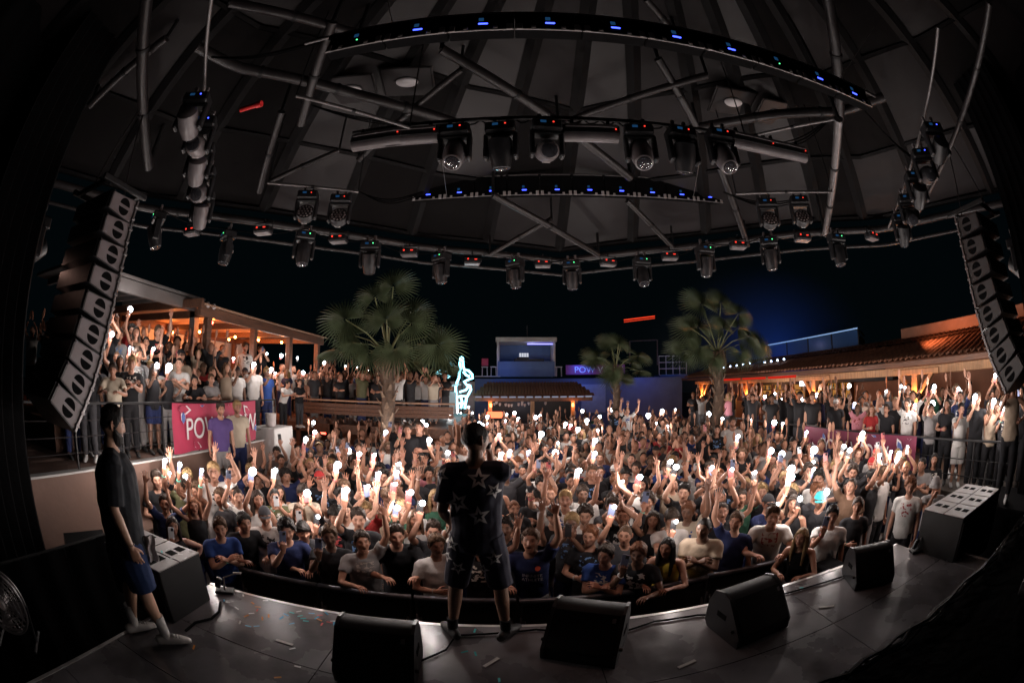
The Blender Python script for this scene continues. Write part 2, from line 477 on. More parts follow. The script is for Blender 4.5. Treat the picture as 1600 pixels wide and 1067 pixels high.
for (pa, pb, r, off, lab) in [
    ((690, 78), (985, 278), .10, -.75, 'thick diagonal tube crossing behind the middle row of moving lamps'),
    ((1105, 118), (872, 196), .075, -.7, 'slender diagonal tube sloping down to the middle lamp row from the right'),
    ((1028, 92), (1092, 205), .085, -.7, 'short steep tube to the right of the two oval skylights'),
    ((770, 305), (935, 398), .085, -.55, 'diagonal tube below the rear light bar reaching the rim'),
    ((862, 342), (765, 398), .065, -.55, 'short diagonal tube below the rear light bar leaning left'),
    ((980, 314), (1052, 388), .07, -.55, 'diagonal tube below the right half of the rear light bar'),
    ((1125, 262), (1168, 384), .085, -.6, 'bright steep tube right of the rear light bar'),
    ((720, 110), (560, 250), .065, -.6, 'diagonal tube left of the middle lamp row'),
    ((520, 35), (470, 195), .09, -.85, 'perforated steep tube left of the front light bar'),
    ((235, -40), (232, 262), .12, -.85, 'thick dark tube at the far left of the roof'),
    ((1288, -30), (1312, 186), .12, -.85, 'thick dark tube above the right end of the front light bar'),
    ((440, 175), (405, 300), .075, -.7, 'short steep tube between the left lamp column and the rim'),
    ((360, 5), (560, 55), .09, -.75, 'dark tube in the top left corner of the roof'),
    ((1010, 0), (1060, 60), .07, -.6, 'short tube above the front light bar near the top edge'),
    ((140, 165), (260, 60), .09, -.4, 'dark diagonal tube behind the far left roof tube'),
    ((530, 235), (420, 285), .05, -.8, 'thin tube from the left rim towards the middle lamp row')]:
    steel([on_roof(*pa, off), on_roof(*pb, off)], r, lab)
A, B = atz(1310, 186, 6.55), atz(1289, 366, 6.05)
steel([A, B], .085, 'bright scuffed steel tube running out to the rim on the right', M_CHROME)
A, B = atz(1546, 5, 6.5), atz(1412, 372, 6.1)
steel([A, B], .055, 'long thin pole slanting across the dark right side', M_TUBE, 'steel_pole')
A, B = atz(463, 150, 6.7), atz(640, 200, 6.6)
steel([A, B], .03, 'thin pole leading from the perforated tube to the middle lamp row', M_CHROME, 'steel_pole')
A, B = atz(1165, 215, 6.7), atz(1312, 185, 6.6)
steel([A, B], .028, 'thin pole leading from the middle lamp row to the bright right tube', M_CHROME, 'steel_pole')
A, B = atz(1150, 303, 6.2), atz(1300, 300, 6.2)
steel([A, B], .028, 'thin pole carrying the round wash lamps on the right', M_CHROME, 'steel_pole')
A, B = atz(418, 286, 6.3), atz(560, 300, 6.3)
steel([A, B], .028, 'thin pole carrying the round wash lamps on the left', M_CHROME, 'steel_pole')

# ---- lining panels with oval skylights
for k, (x0, lab) in enumerate([(-2.72, 'outermost left oval skylight panel'), (-1.72, 'inner left oval skylight panel'), (3.93, 'inner right oval skylight panel'), (4.93, 'outermost right oval skylight panel')]):
    z = 8.2 - (.22 if k in (0, 3) else .10)
    y = 5.35 * (z - CAM_H) / (8.2 - CAM_H); x = x0 * (z - CAM_H) / (8.2 - CAM_H)
    o = empty('skylight_panel', (x, y, z - .12), 0, lab + ' in the stage ceiling', 'skylight', 'oval skylights in the stage ceiling')
    o.rotation_euler = (R(-14), R(6 if k < 2 else -6), 0)
    MB().bbox((0, 0, .03), (.90, .62, .03), .008).build('panel', M_PANEL, o)
    n = 24; mbr = MB()
    for rr0, rr1, z0, z1 in ((1.0, 1.12, .013, .004),):
        vs = [(.19 * f * math.cos(2 * math.pi * q / n), .10 * f * math.sin(2 * math.pi * q / n), zz) for f, zz in ((rr0, z0), (rr1, z1), (rr1 * 1.04, .014)) for q in range(n)]
        mbr.add(vs, [(j * n + q, j * n + (q + 1) % n, (j + 1) * n + (q + 1) % n, (j + 1) * n + q) for j in range(2) for q in range(n)])
    mbr.build('rim', M_FIX, o, True)
    mq = MB().lathe([(.02, -.035), (.15, -.03), (.185, -.012), (.19, .012)], n=24); mq.v = [(v[0], v[1] * .55, v[2]) for v in mq.v]; mq.build('diffuser', mat('opal_plastic', (.75, .72, .74), .4), o, True)
    MB().box((0, -.29, .012), (.84, .012, .008)).box((-.42, 0, .012), (.012, .58, .008)).box((.42, 0, .012), (.012, .58, .008)).build('groove', M_RIB, o)

# ================================================================== LAMPS AND BARS
G_BLUE = glow('led_blue', (.045, .075, 1.0), 5)
G_BLUE2 = glow('led_cyan_dim', (.02, .10, .25), .35)
G_RED = glow('led_red', (1., .05, .03), 1.6)
G_GREEN = glow('led_green', (.1, 1., .3), 3)
def bar_modules(P0, P1, n, label, group, show, hs=1.):
    """a row of LED battens hung side by side from a pipe"""
    P0, P1 = Vector(P0), Vector(P1); d = (P1 - P0); L = d.length; ang = math.atan2(d.y, d.x); w = L / n
    pr = empty('light_bar_pipe', P0 + Vector((0, 0, .07 + .27 * hs)), ang, 'steel pipe carrying the ' + label, 'pipe')
    MB().tube([(-.35, -.05, 0), (L + .3, -.05, 0)], .024, n=10).build('pipe', M_CHROME, pr, True)
    q = MB()
    for k in range(n + 1): q.bbox((k * w, -.05, -.04), (.06, .05, .10), .008)
    q.build('hook_clamp', M_BLACK, pr)
    for k in range(n):
        o = empty('led_batten', P0 + d * ((k + .5) / n), ang, f'{ordinal(k + 1)} black batten from the left on the {label}', 'led batten', group)
        MB().bbox((0, 0, .035 + .135 * hs), (w * .985, .16, .27 * hs), .012).build('housing', M_MATTE, o)
        MB().bbox((0, -.090, .022), (w * .99, .02, .022), .004).build('edge_profile', M_CHROME, o)
        for x in (-w / 2 + .05, w / 2 - .05): MB().bbox((x, -.104, .055), (.058, .010, .10), .004).build('joining_plate', M_WHITE, o)
        for x in (-w * .22, w * .22): MB().bbox((x, -.104, .046), (.046, .010, .040), .003).box((x, -.1105, .046), (.012, .004, .012)).build('bracket', M_WHITE, o)
        q = MB()
        for x in (-.2, 0, .2): q.tube([(x, 0, .03 + .27 * hs), (x, -.03, .075 + .27 * hs)], .012, n=6)
        q.build('hanger', M_BLACK, o)
        if k in show:
            MB().bbox((.02, -.083, .135), (.095, .012, .022), .004).build('status_light', G_BLUE, o)
        else:
            MB().bbox((.02, -.083, .135), (.016, .012, .012), .003).build('status_light', G_GREEN, o)
        MB().box((.0, -.083, .21), (.05, .006, .05)).build('display', G_BLUE2, o)
def ordinal(k): return ['first', 'second', 'third', 'fourth', 'fifth', 'sixth', 'seventh', 'eighth', 'ninth', 'tenth', 'eleventh', 'twelfth', 'thirteenth', 'fourteenth', 'fifteenth', 'sixteenth', 'seventeenth', 'eighteenth', 'nineteenth', 'twentieth', 'twenty-first', 'twenty-second'][k - 1]
s1 = (6.6 - CAM_H) / (7 - CAM_H)
bar_modules((-2.19 * s1, 3.42 * s1, 6.58), (5.21 * s1, 3.26 * s1, 6.58), 10, 'front light bar', 'battens of the front light bar', {1, 2, 3, 4, 5, 6, 8, 9})
bar_modules((-2.07, 8.02, 6.98), (4.51, 7.60, 6.98), 10, 'rear light bar', 'battens of the rear light bar', {0, 1, 2, 3, 4, 5, 6, 7, 8, 9}, 1.6)
def wire(a, b, label, r=.005):
    a, b = Vector(a), Vector(b)
    o = MB().tube([Vector((0, 0, 0)), b - a], r, n=6).build('steel_wire', M_CHROME, None, True, a); tag(o, label, 'wire', 'wires holding the light bars')
wire(atz(620, 66, 6.65), atz(603, -10, 8.4), 'thin steel wire above the left part of the front light bar')
wire(atz(1296, 146, 6.65), atz(1366, 42, 7.6), 'thin slanting steel wire above the right end of the front light bar')
wire(atz(699, 312, 7.05), atz(685, 205, 6.75), 'thin wire between the left lamps and the rear light bar')
wire(atz(1082, 315, 7.05), atz(1094, 245, 6.75), 'thin wire between the right lamps and the rear light bar')

# ---- moving head lamp (hung): clamp, base, yoke, head, lens
def moving_head(name, label, loc, rz, tilt, group, size=1., face=M_FIX, led=G_RED, wash=False):
    o = empty(name, loc, rz, label, 'stage lamp', group)
    k = size
    MB().bbox((0, 0, -.09 * k), (.36 * k, .26 * k, .15 * k), .02 * k).build('base', M_FIX, o)
    MB().tube([(-.08 * k, 0, 0), (-.08 * k, 0, .07 * k)], .02 * k, n=8).tube([(.08 * k, 0, 0), (.08 * k, 0, .07 * k)], .02 * k, n=8).bbox((-.08 * k, 0, .09 * k), (.05 * k, .05 * k, .07 * k), .008).bbox((.08 * k, 0, .09 * k), (.05 * k, .05 * k, .07 * k), .008).build('clamp', M_FIXG, o)
    y = MB()
    for s in (-1, 1): y.bbox((s * .175 * k, 0, -.33 * k), (.055 * k, .13 * k, .36 * k), .018 * k)
    y.bbox((0, 0, -.185 * k), (.36 * k, .14 * k, .05 * k), .015 * k); y.build('yoke', M_FIX, o)
    Rt = Matrix.Rotation(tilt, 3, 'X'); c = Vector((0, 0, -.42 * k))
    h = MB().lathe([(.02, -.20), (.10, -.195), (.135, -.17), (.142, -.05), (.135, .06), (.118, .14), (.112, .19), (.10, .20)] if not wash else [(.02, -.10), (.10, -.10), (.15, -.07), (.16, .0), (.16, .06), (.15, .08)], n=20, rot=Rt @ Matrix.Scale(k, 3))
    h.v = [tuple(Vector(v) + c) for v in h.v]
    hd = h.build('head', face, o, True)
    top = Rt @ Vector((0, 0, (.20 if not wash else .08) * k)) + c
    l = MB()
    if not wash:
        l.lathe([(.094, 0), (.09, .012), (.05, .026), (.01, .03)], n=20, rot=Rt @ Matrix.Scale(k, 3))
        l.v = [tuple(Vector(v) + top) for v in l.v]; l.build('lens', M_LENS, hd, True)
    else:
        for (q, rad) in ((1, 0), (6, .055), (12, .11)):
            for a in range(q):
                p = Rt @ (Vector((rad * math.cos(2 * math.pi * a / q), rad * math.sin(2 * math.pi * a / q), 0)) * k) + top
                l.ball(p, .022 * k, 8, 5)
        l.build('lens', M_FIXG, hd, True)
    back = Rt @ Vector((0, 0, -.20 * k)) + c
    MB().bbox(Rt @ Vector((0, -.135 * k, -.06 * k)) + c, (.09 * k, .02 * k, .05 * k), .004, Rt).build('vent_plate', M_WHITE, hd)
    MB().bbox((.07 * k, -.133 * k, -.07 * k), (.020 * k, .008 * k, .016 * k), .002).build('status_light', led, o)
    MB().bbox((-.05 * k, -.132 * k, -.07 * k), (.07 * k, .006 * k, .035 * k), .002).build('display', G_BLUE2, o)
    return o
mz = 6.72; ms = (mz - CAM_H) / (7 - CAM_H)
mid0, mid1 = Vector((-2.5 * ms, 5.36 * ms, mz)), Vector((4.9 * ms, 5.04 * ms, mz))
pp = empty('lamp_pipe', mid0, math.atan2((mid1 - mid0).y, (mid1 - mid0).x), 'dark pipe carrying the middle row of moving lamps', 'pipe')
MB().tube([(0, 0, .10), ((mid1 - mid0).length, 0, .10)], .03, n=10).build('pipe', M_BLACK, pp, True)
q = MB()
for k in range(30): 
    a = Vector((k * .235, .03, .11)); q.tube([a, a + Vector((.08, .03, -.06)), a + Vector((.16, .02, -.05)), a + Vector((.235, .0, 0))], .012, n=6)
q.build('cable', M_MATTE, pp, True)
for k, (x, f, tl) in enumerate([(713, M_FIXG, 150), (783, M_FIX, 200), (853, M_FIXG, 118), (996, M_FIXG, 150), (1061, M_FIX, 205), (1122, M_FIXG, 152)]):
    p = atz(x, 192 + abs(x - 850) * .05, mz)
    moving_head('moving_head_lamp', f'{ordinal(k + 1)} moving lamp from the left on the middle pipe' + (', pale head' if f is M_FIXG else ', all black'), p + Vector((0, 0, .0)), R(random.uniform(-12, 12)), R(tl), 'moving lamps on the middle pipe', 1.12, f)
def strobe(loc, rz, label, tilt=0.):
    o = empty('strobe_lamp', loc, rz, label, 'strobe lamp', 'long strobe lamps on the middle pipe')
    MB().bbox((0, 0, -.12), (.78, .20, .16), .02).build('housing', M_FIX, o)
    pr = [(.09 * math.cos(R(a)), .09 * math.sin(R(a))) for a in range(180, 361, 20)]
    m = MB(); n = len(pr)
    m.add([(-.37, x, z - .19) for x, z in pr] + [(.37, x, z - .19) for x, z in pr], [(i, i + 1, i + 1 + n, i + n) for i in range(n - 1)])
    m.build('reflector', M_FIXG, o, True)
    MB().bbox((0, -.112, -.08), (.70, .02, .05), .006).build('front_rail', M_FIXG, o)
    MB().bbox((-.25, 0, .0), (.05, .06, .16), .01).bbox((.25, 0, .0), (.05, .06, .16), .01).build('clamp', M_BLACK, o)
    MB().bbox((.33, -.114, -.13), (.02, .01, .02), .003).build('status_light', G_RED, o)
    return o
for x, y, lab in [(592, 206, 'strobe lamp at the left end of the middle pipe'), (645, 200, 'strobe lamp next to the leftmost moving lamp on the middle pipe'), (922, 196, 'strobe lamp in the gap between moving lamps on the middle pipe'), (1172, 212, 'strobe lamp next to the rightmost moving lamp on the middle pipe'), (1225, 224, 'strobe lamp at the right end of the middle pipe')]:
    strobe(atz(x, y, mz), R(random.uniform(-4, 4)), lab)

# ---- the row under the rim: moving heads and flat boxes in turn
rowh = [(250, 333), (358, 362), (478, 362), (580, 378), (690, 396), (805, 405), (893, 408), (1002, 402), (1100, 384), (1200, 372), (1305, 366)]
for k, (x, y) in enumerate(rowh):
    p = atz(x, y, 5.9)
    moving_head('moving_head_lamp', f'{ordinal(k + 1)} hanging moving lamp from the left along the roof rim', p, R(random.uniform(-40, 40)), R(random.choice([175, 190, 160, 200])), 'moving lamps along the roof rim', 1.0, M_FIX, G_GREEN)
for k, (x, y) in enumerate([(302, 352), (413, 350), (530, 364), (640, 386), (738, 400), (848, 404), (950, 402), (1046, 392), (1152, 374), (1252, 362), (1360, 360)]):
    p = atz(x, y, 5.95); o = empty('flood_lamp', p, R(random.uniform(-15, 15)), f'{ordinal(k + 1)} flat flood lamp with red light from the left, roof rim', 'flood lamp', 'flat flood lamps along the roof rim')
    MB().bbox((0, 0, -.12), (.34, .20, .11), .012).build('housing', M_FIX, o)
    MB().bbox((0, 0, -.185), (.31, .18, .02), .005).build('front_glass', M_FIXG, o)
    MB().tube([(-.19, 0, -.12), (-.19, 0, .02), (.19, 0, .02), (.19, 0, -.12)], .012, n=6).tube([(0, 0, .02), (0, 0, .10)], .02, n=8).build('bracket', M_BLACK, o)
    MB().bbox((.07, -.105, -.10), (.055, .01, .018), .003).bbox((-.09, -.105, -.095), (.03, .01, .03), .003).build('status_light', G_RED, o)
for x, y, lab in [(483, 300, 'round wash lamp with ring of lenses, outer left'), (534, 306, 'round wash lamp with ring of lenses, inner left'), (1196, 312, 'round wash lamp with ring of lenses, inner right'), (1246, 308, 'round wash lamp with ring of lenses, outer right')]:
    p = atz(x, y, 6.25)
    moving_head('wash_lamp', lab, p, math.atan2(-p.x, p.y) * .6, R(70), 'round wash lamps', .95, M_FIX, G_RED, True)
# ---- the two slanting lamp columns beside the stage
for side, pts in (('left', [(312, 150), (322, 186), (320, 226), (322, 262), (322, 300)]), ('right', [(1452, 195), (1436, 235), (1425, 270), (1414, 305), (1404, 335)])):
    P = [atz(x, y, 6.35 - .09 * k) for k, (x, y) in enumerate(pts)]
    d = (P[-1] - P[0]).normalized()
    steel([P[0] - d * 1.6 + Vector((0, 0, .18)), P[-1] + d * .8 + Vector((0, 0, .14))], .03, f'dark pipe carrying the {side} column of lamps', M_CHROME, 'lamp_pipe', False)
    for k, p in enumerate(P):
        moving_head('moving_head_lamp', f'{ordinal(k + 1)} lamp from the top in the {side} side column', p, R(35 if side == 'left' else -35) + random.uniform(-.2, .2), R((250, 110, 235, 120, 215)[k]), f'moving lamps in the {side} side column', .95, M_FIXG if side == 'left' else M_FIX, G_BLUE)
o = MB().tube([(0, 0, 0), (.26, 0, 0)], .035, n=10).tube([(.26, 0, 0), (.34, 0, 0)], .045, n=10).build('power_plug', mat('red_plastic', (.7, .03, .03), .4), None, True, atz(376, 172, 6.5)); tag(o, 'red power plug on a cable beside the left lamp column', 'plug')

# ---- power cords looping between the lamps, and cable bundles under the lining
rs = random.Random(31)
for k, (a, b_) in enumerate(zip(rowh[:-1], rowh[1:])):
    A, B = atz(*a, 5.95) + Vector((0, 0, .06)), atz(*b_, 5.95) + Vector((0, 0, .06)); sag = rs.uniform(.10, .22)
    o = MB().tube([A.lerp(B, t) - A + Vector((0, 0, -sag * math.sin(math.pi * t))) for t in np.linspace(0, 1, 12)], .011, n=6).build('power_cable', M_MATTE, None, True, A); tag(o, f'{ordinal(k + 1)} sagging black power cable from the left between rim lamps', 'cable', 'power cables between the rim lamps')
for k, (p0, p1, lb) in enumerate([((470, 160), (700, 195), 'black cable bundle sagging towards the left end of the middle pipe'), ((1290, 190), (1180, 225), 'black cable bundle sagging towards the right end of the middle pipe'), ((560, 300), (660, 300), 'black cable bundle hanging left of the rear light bar'), ((1130, 300), (1250, 310), 'black cable bundle hanging right of the rear light bar'), ((330, 90), (520, 60), 'black cable bundle under the upper left roof panels'), ((1340, 160), (1430, 250), 'black cable bundle beside the right lamp column')]):
    A, B = on_roof(*p0, -.8), on_roof(*p1, -.8); q = MB()
    for j in range(3): q.tube([A.lerp(B, t) - A + Vector((.02 * j, .02 * math.sin(j + 5 * t), -(.16 + .05 * j) * math.sin(math.pi * t))) for t in np.linspace(0, 1, 14)], .012, n=6)
    o = q.build('cable_bundle', M_MATTE, None, True, A); tag(o, lb, 'cable', 'cable bundles under the stage roof')
TOWER_W = 280
# ================================================================== SPEAKERS
def array_box(loc, tilt, side, k, N):
    """one cabinet of a line array; local +y is the mouth, local +x side faces the stage when side = 1"""
    o = empty('line_array_speaker', loc, 0, f'{ordinal(k + 1)} cabinet from the top of the {"left" if side == 1 else "right"} hanging speaker column', 'speaker', f'cabinets of the {"left" if side == 1 else "right"} hanging speaker column')
    o.rotation_euler = (tilt, 0, 0)
    h0, h1, d, w = .30, .20, .50, .95
    cx = -side * w / 2
    pr = [(-d / 2, -h1 / 2), (d / 2, -h0 / 2), (d / 2, h0 / 2), (-d / 2, h1 / 2)]
    def pris(x0, x1, p): 
        n = len(p); return MB().add([(x0, a, b) for a, b in p] + [(x1, a, b) for a, b in p], [tuple(range(n)), tuple(range(2 * n - 1, n - 1, -1))] + [(i, (i + 1) % n, (i + 1) % n + n, i + n) for i in range(n)])
    pris(cx - w / 2, cx + w / 2, pr).build('cabinet', M_FIX, o)
    ins = [(a * .93, b * .90) for a, b in pr]
    pris(0, side * .012, ins).build('side_panel', mat('array_lit', (.15, .127, .133), .5, var=.12, vscale=6) if side == 1 else mat('array_shaded', (.035, .033, .035), .5, var=.15, vscale=6), o)  # left panels toned as lit, right as shaded: light put into the colour
    for sg in (-1, 1):                                          # two half-moon hand holes
        n = 12; r = .088
        p = [(.03 + r * math.cos(math.pi * i / n), sg * (.018 + r * .95 * math.sin(math.pi * i / n))) for i in range(n + 1)]
        pris(side * .0125, side * .0145, p).build('handle_hole', M_MATTE, o)
    MB().bbox((side * .022, d / 2 - .03, 0), (.03, .035, h0 * 1.02), .006).bbox((side * .03, d / 2 - .03, .07), (.03, .06, .03), .006).bbox((side * .03, d / 2 - .03, -.08), (.03, .06, .03), .006).build('rigging_bar', M_CHROME, o)
    MB().bbox((side * .022, -d / 2 + .03, 0), (.03, .03, h1 * 1.05), .006).tube([(side * .03, -d / 2 + .03, .08), (side * .06, -d / 2 + .03, .08)], .012, n=8).build('rigging_bar', M_TUBE, o)
    MB().box((cx, d / 2 + .006, 0), (w * .96, .012, h0 * .9)).build('front_grille', M_GRILL, o)
    return o
LA = [(191, 322), (181, 358), (172, 397), (162, 438), (152, 480), (142, 521), (132, 560), (119, 598), (104, 634)]
RA = [(1513, 350), (1521, 385), (1529, 420), (1537, 455), (1546, 489), (1556, 522), (1567, 553), (1580, 582)]
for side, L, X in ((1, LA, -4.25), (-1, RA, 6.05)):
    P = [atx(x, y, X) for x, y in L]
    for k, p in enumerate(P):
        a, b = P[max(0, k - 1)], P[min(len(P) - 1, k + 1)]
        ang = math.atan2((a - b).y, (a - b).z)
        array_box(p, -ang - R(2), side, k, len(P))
    t = P[0]
    o = empty('array_frame', t + Vector((0, 0, .24)), 0, f'black flying frame above the {"left" if side == 1 else "right"} hanging speaker column', 'rigging frame')
    MB().bbox((-side * .05, 0, 0), (.06, .8, .07), .01).bbox((-side * .9, 0, 0), (.06, .8, .07), .01).bbox((-side * .475, .3, 0), (.85, .06, .06), .01).bbox((-side * .475, -.3, 0), (.85, .06, .06), .01).build('frame', M_BLACK, o)
    MB().tube([(-side * .475, .3, 0), (-side * .475, .1, 1.2)], .012, n=6).tube([(-side * .475, -.3, 0), (-side * .475, 0, 1.2)], .012, n=6).build('chain', M_TUBE, o)
    o = empty('side_tower', (X - side * 1.9, 1.6, 0), 0, f'black draped rigging tower beside the {"left" if side == 1 else "right"} speaker column', 'tower')
    for dx in (-.4, .4):
        for dy in (-.4, .4): MB().tube([(dx, dy, 0), (dx, dy, 8.2)], .04, n=8).build('post', M_MATTE, o, True)
    q = MB()
    for z in np.arange(.4, 8, .8):
        for dx in (-.4, .4): q.tube([(dx, -.4, z), (dx, .4, z + .8)], .018, n=6)
        for dy in (-.4, .4): q.tube([(-.4, dy, z), (.4, dy, z + .8)], .018, n=6)
    q.build('lacing', M_MATTE, o)
    q = MB(); Nc = 64; cl = []
    for i in range(Nc + 1):
        u = 4 * i / Nc; k_, f_ = int(u) % 4, u - int(u); cr = [(-.5, -.5), (.5, -.5), (.5, .5), (-.5, .5)]; p_, n_ = cr[k_], cr[(k_ + 1) % 4]
        w_ = .02 * math.sin(i * 2.1); cl.append((p_[0] + (n_[0] - p_[0]) * f_ + w_, p_[1] + (n_[1] - p_[1]) * f_ + w_))
    q.add([(a_, b_, .0) for a_, b_ in cl] + [(a_, b_, 8.2) for a_, b_ in cl], [(i, i + 1, i + Nc + 2, i + Nc + 1) for i in range(Nc)]); q.build('tower_drape', M_MATTE, o, True)
    pts = []; N = 60
    for i in range(N + 1):
        u = i / N; pts.append((-side * .2 + .05 * math.sin(u * 50) + (-side) * .25 * math.sin(u * 9), -4.4 + 4.6 * u))
    for (zz0, zz1) in ((.0, 8.2),):
        MB().add([(a, b, zz0) for a, b in pts] + [(a, b, zz1) for a, b in pts], [(i, i + 1, i + N + 2, i + N + 1) for i in range(N)]).build('drape', M_MATTE, o, True)

for X, sd, nm in ((-6.0, 1, 'left'), (7.75, -1, 'right')):
    o = moving_head('moving_head_lamp', f'moving lamp clamped high on the {nm} rigging tower', (X, 2.15, 5.1), R(180), R(60), 'lamps on the rigging towers', 1.1, M_FIX, G_GREEN)
    lamp('SPOT', (X, 2.5, 4.6), TOWER_W, (1., .56, .44), None, .16, (X * .05 + 1.0, 7.5, 1.4), R(88), .9, 'added_tower_wash')  # tower lamps and spots are added, to light the crowd's faces
def subwoofer(x0, x1, y0, y1, z0, z1, label, plates):
    o = empty('subwoofer', ((x0 + x1) / 2, (y0 + y1) / 2, z0), 0, label, 'subwoofer', 'subwoofers beside the stage')
    w, d, h = x1 - x0, y1 - y0, z1 - z0
    MB().bbox((0, 0, h / 2), (w - .01, d, h), .012).build('cabinet', M_BLACK, o)
    MB().box((0, d / 2 + .006, h / 2), (w * .92, .01, h * .9)).build('front_grille', M_GRILL, o)
    MB().box((0, -d / 2 - .006, h / 2), (w * .9, .01, h * .86)).build('back_panel', M_FIX, o)
    nx, ny = plates
    for i in range(nx):
        for j in range(ny):
            px, py = -w / 2 + (i + .5) * w / nx, -d / 2 + (j + .5) * d / ny
            MB().bbox((px, py, h + .004), (w / nx - .012, d / ny - .012, .012), .004).build('top_plate', M_WHITE, o)
            for s in (-1, 1): MB().box((px + .02, py + s * .062, h + .0115), (.10, .085, .004)).build('handle_slot', M_MATTE, o)
    return o
subwoofer(-3.62, -2.72, 2.10, 2.70, 1.2, 1.7, 'black subwoofer with pale top plates behind the bearded man', (2, 2))
for k in range(3): subwoofer(4.52 + k * .45, 4.96 + k * .45, 2.0, 2.68, .9, 1.7, ['black subwoofer with pale top, nearest the dance floor at right', 'middle black subwoofer with pale top at right', 'black subwoofer with pale top, farthest to the right'][k], (1, 2))

def wedge(loc, rz, label):
    o = empty('stage_monitor', loc, rz, label, 'stage monitor', 'black stage monitor speakers along the stage edge')
    w = .56
    pr = [(-.25, .0), (.20, .0), (.25, .05), (.235, .26), (.17, .375), (.06, .40), (-.03, .37), (-.25, .10)]      # y, z: the grille slopes up towards the audience side
    n = len(pr)
    def pris(x0, x1, p): 
        n = len(p); return MB().add([(x0, a, b) for a, b in p] + [(x1, a, b) for a, b in p], [tuple(range(n)), tuple(range(2 * n - 1, n - 1, -1))] + [(i, (i + 1) % n, (i + 1) % n + n, i + n) for i in range(n)])
    pris(-w / 2 + .02, w / 2 - .02, pr).build('cabinet', M_BLACK, o, True)
    big = [((a - .0) * 1.03, b * 1.015 + .002) for a, b in pr]
    for s in (-1, 1): pris(s * (w / 2 - .02), s * (w / 2 + .004), big).build('side_cheek', M_FIX, o)
    c = Vector((0, -.148, .243)); d = Vector((0, .22, .27)).normalized(); up = Vector((0, -d.z, d.y))
    m = MB(); N = 8
    vs = [Vector((x, 0, 0)) + c + d * v * .165 + up * (.012 + .012 * (1 - (2 * abs(x) / w) ** 2)) for x in np.linspace(-w / 2 + .03, w / 2 - .03, N + 1) for v in (-1, 1)]
    m.add(vs, [(2 * i, 2 * i + 2, 2 * i + 3, 2 * i + 1) for i in range(N)]).build('grille', M_GRILL, o, True)
    MB().bbox((.21, -.085, .345), (.03, .006, .04), .002, Matrix.Rotation(R(-40), 3, 'X')).build('badge', M_FIXG, o)
    for s in (-1, 1):
        MB().bbox((s * (w / 2 + .006), .03, .20), (.006, .13, .05), .002).build('side_handle', M_MATTE, o)
        MB().tube([(s * (w / 2 + .004), -.16, .13), (s * (w / 2 + .03), -.16, .13)], .016, n=8).build('pole_knob', M_TUBE, o, True)
    MB().bbox((0, .256, .14), (.26, .01, .10), .003).build('connector_plate', M_FIXG, o)
    return o
wedge((-.93, 2.42, 1.204), R(4), 'black stage monitor left of the performer, nearest the camera')
wedge((.57, 2.80, 1.204), R(-24), 'black stage monitor with paper cup, right of the performer')
wedge((1.92, 2.66, 1.204), R(8), 'black stage monitor halfway along the right part of the stage')
wedge((3.50, 2.66, 1.204), R(-22), 'small-looking black stage monitor at the right end of the stage').scale = (.88, .88, .88)
o = MB().lathe([(.030, 0), (.036, .09), (.039, .092), (.037, .095), (.03, .09)], n=16).build('paper_cup', mat('cup_red', (.45, .10, .08), .5), None, True, (.36, 3.02, 1.206)); tag(o, 'small red cup standing behind the second stage monitor', 'cup')

# ---- crowd barrier in front of the stage
def barrier(loc, rz, w, label):
    o = empty('crowd_barrier', loc, rz, label, 'barrier', 'black crowd barrier sections in front of the stage')
    MB().bbox((0, 0, .55), (w - .02, .03, 1.0), .006).build('front_panel', M_BLACK, o)
    MB().tube([(-w / 2 + .01, 0, 1.09), (w / 2 - .01, 0, 1.09)], .034, n=12).build('top_rail', mat('rail_steel', (.07, .07, .08), .35, metal=.6, var=.2, vscale=8), o, True)
    for s in (-1, 1):
        MB().tube([(s * (w / 2 - .03), 0, 0), (s * (w / 2 - .03), 0, 1.08)], .022, n=8).build('upright', M_TUBE, o, True)
        MB().tube([(s * (w / 2 - .06), -.02, .85), (s * (w / 2 - .06), -.50, .03)], .018, n=8).build('strut', M_TUBE, o, True)
    MB().bbox((0, -.30, .015), (w - .02, .62, .02), .004).build('foot_plate', M_BLACK, o)
    MB().bbox((-w / 2 + .025, -.02, .72), (.022, .012, .35), .003).build('latch', M_FIXG, o)
bp = [(-2.55, 3.72), (-1.52, 3.79), (-.47, 3.84), (.58, 3.86), (1.62, 3.92), (2.66, 3.94), (3.66, 3.80)]
bl = ['barrier section at the left corner of the stage', 'barrier section left of the performer, under the leaning arms', 'barrier section behind the performer, near his left leg', 'barrier section right behind the performer', 'barrier section in front of the phone-holding girl', 'barrier section in front of the laughing man in white', 'last barrier section at the right']
for k, (x, y) in enumerate(bp):
    a = bp[max(0, k - 1)]; b = bp[min(len(bp) - 1, k + 1)]
    barrier((x, y, 0), math.atan2(b[1] - a[1], b[0] - a[0]), 1.04, bl[k])
o = MB().bbox((0, 0, .55), (.34, .5, 1.1), .03).build('black_case', M_MATTE, None, False, (3.62, 3.35, 0)); tag(o, 'black padded case with a red strip at the stage corner', 'case')
MB().box((-.172, -.2, .78), (.006, .03, .34)).build('red_strip', mat('red_strip_glow', (.6, .02, .03), .5, emit=(1, .02, .03), estr=.25), o)  # strip carries a faint red glow of its own

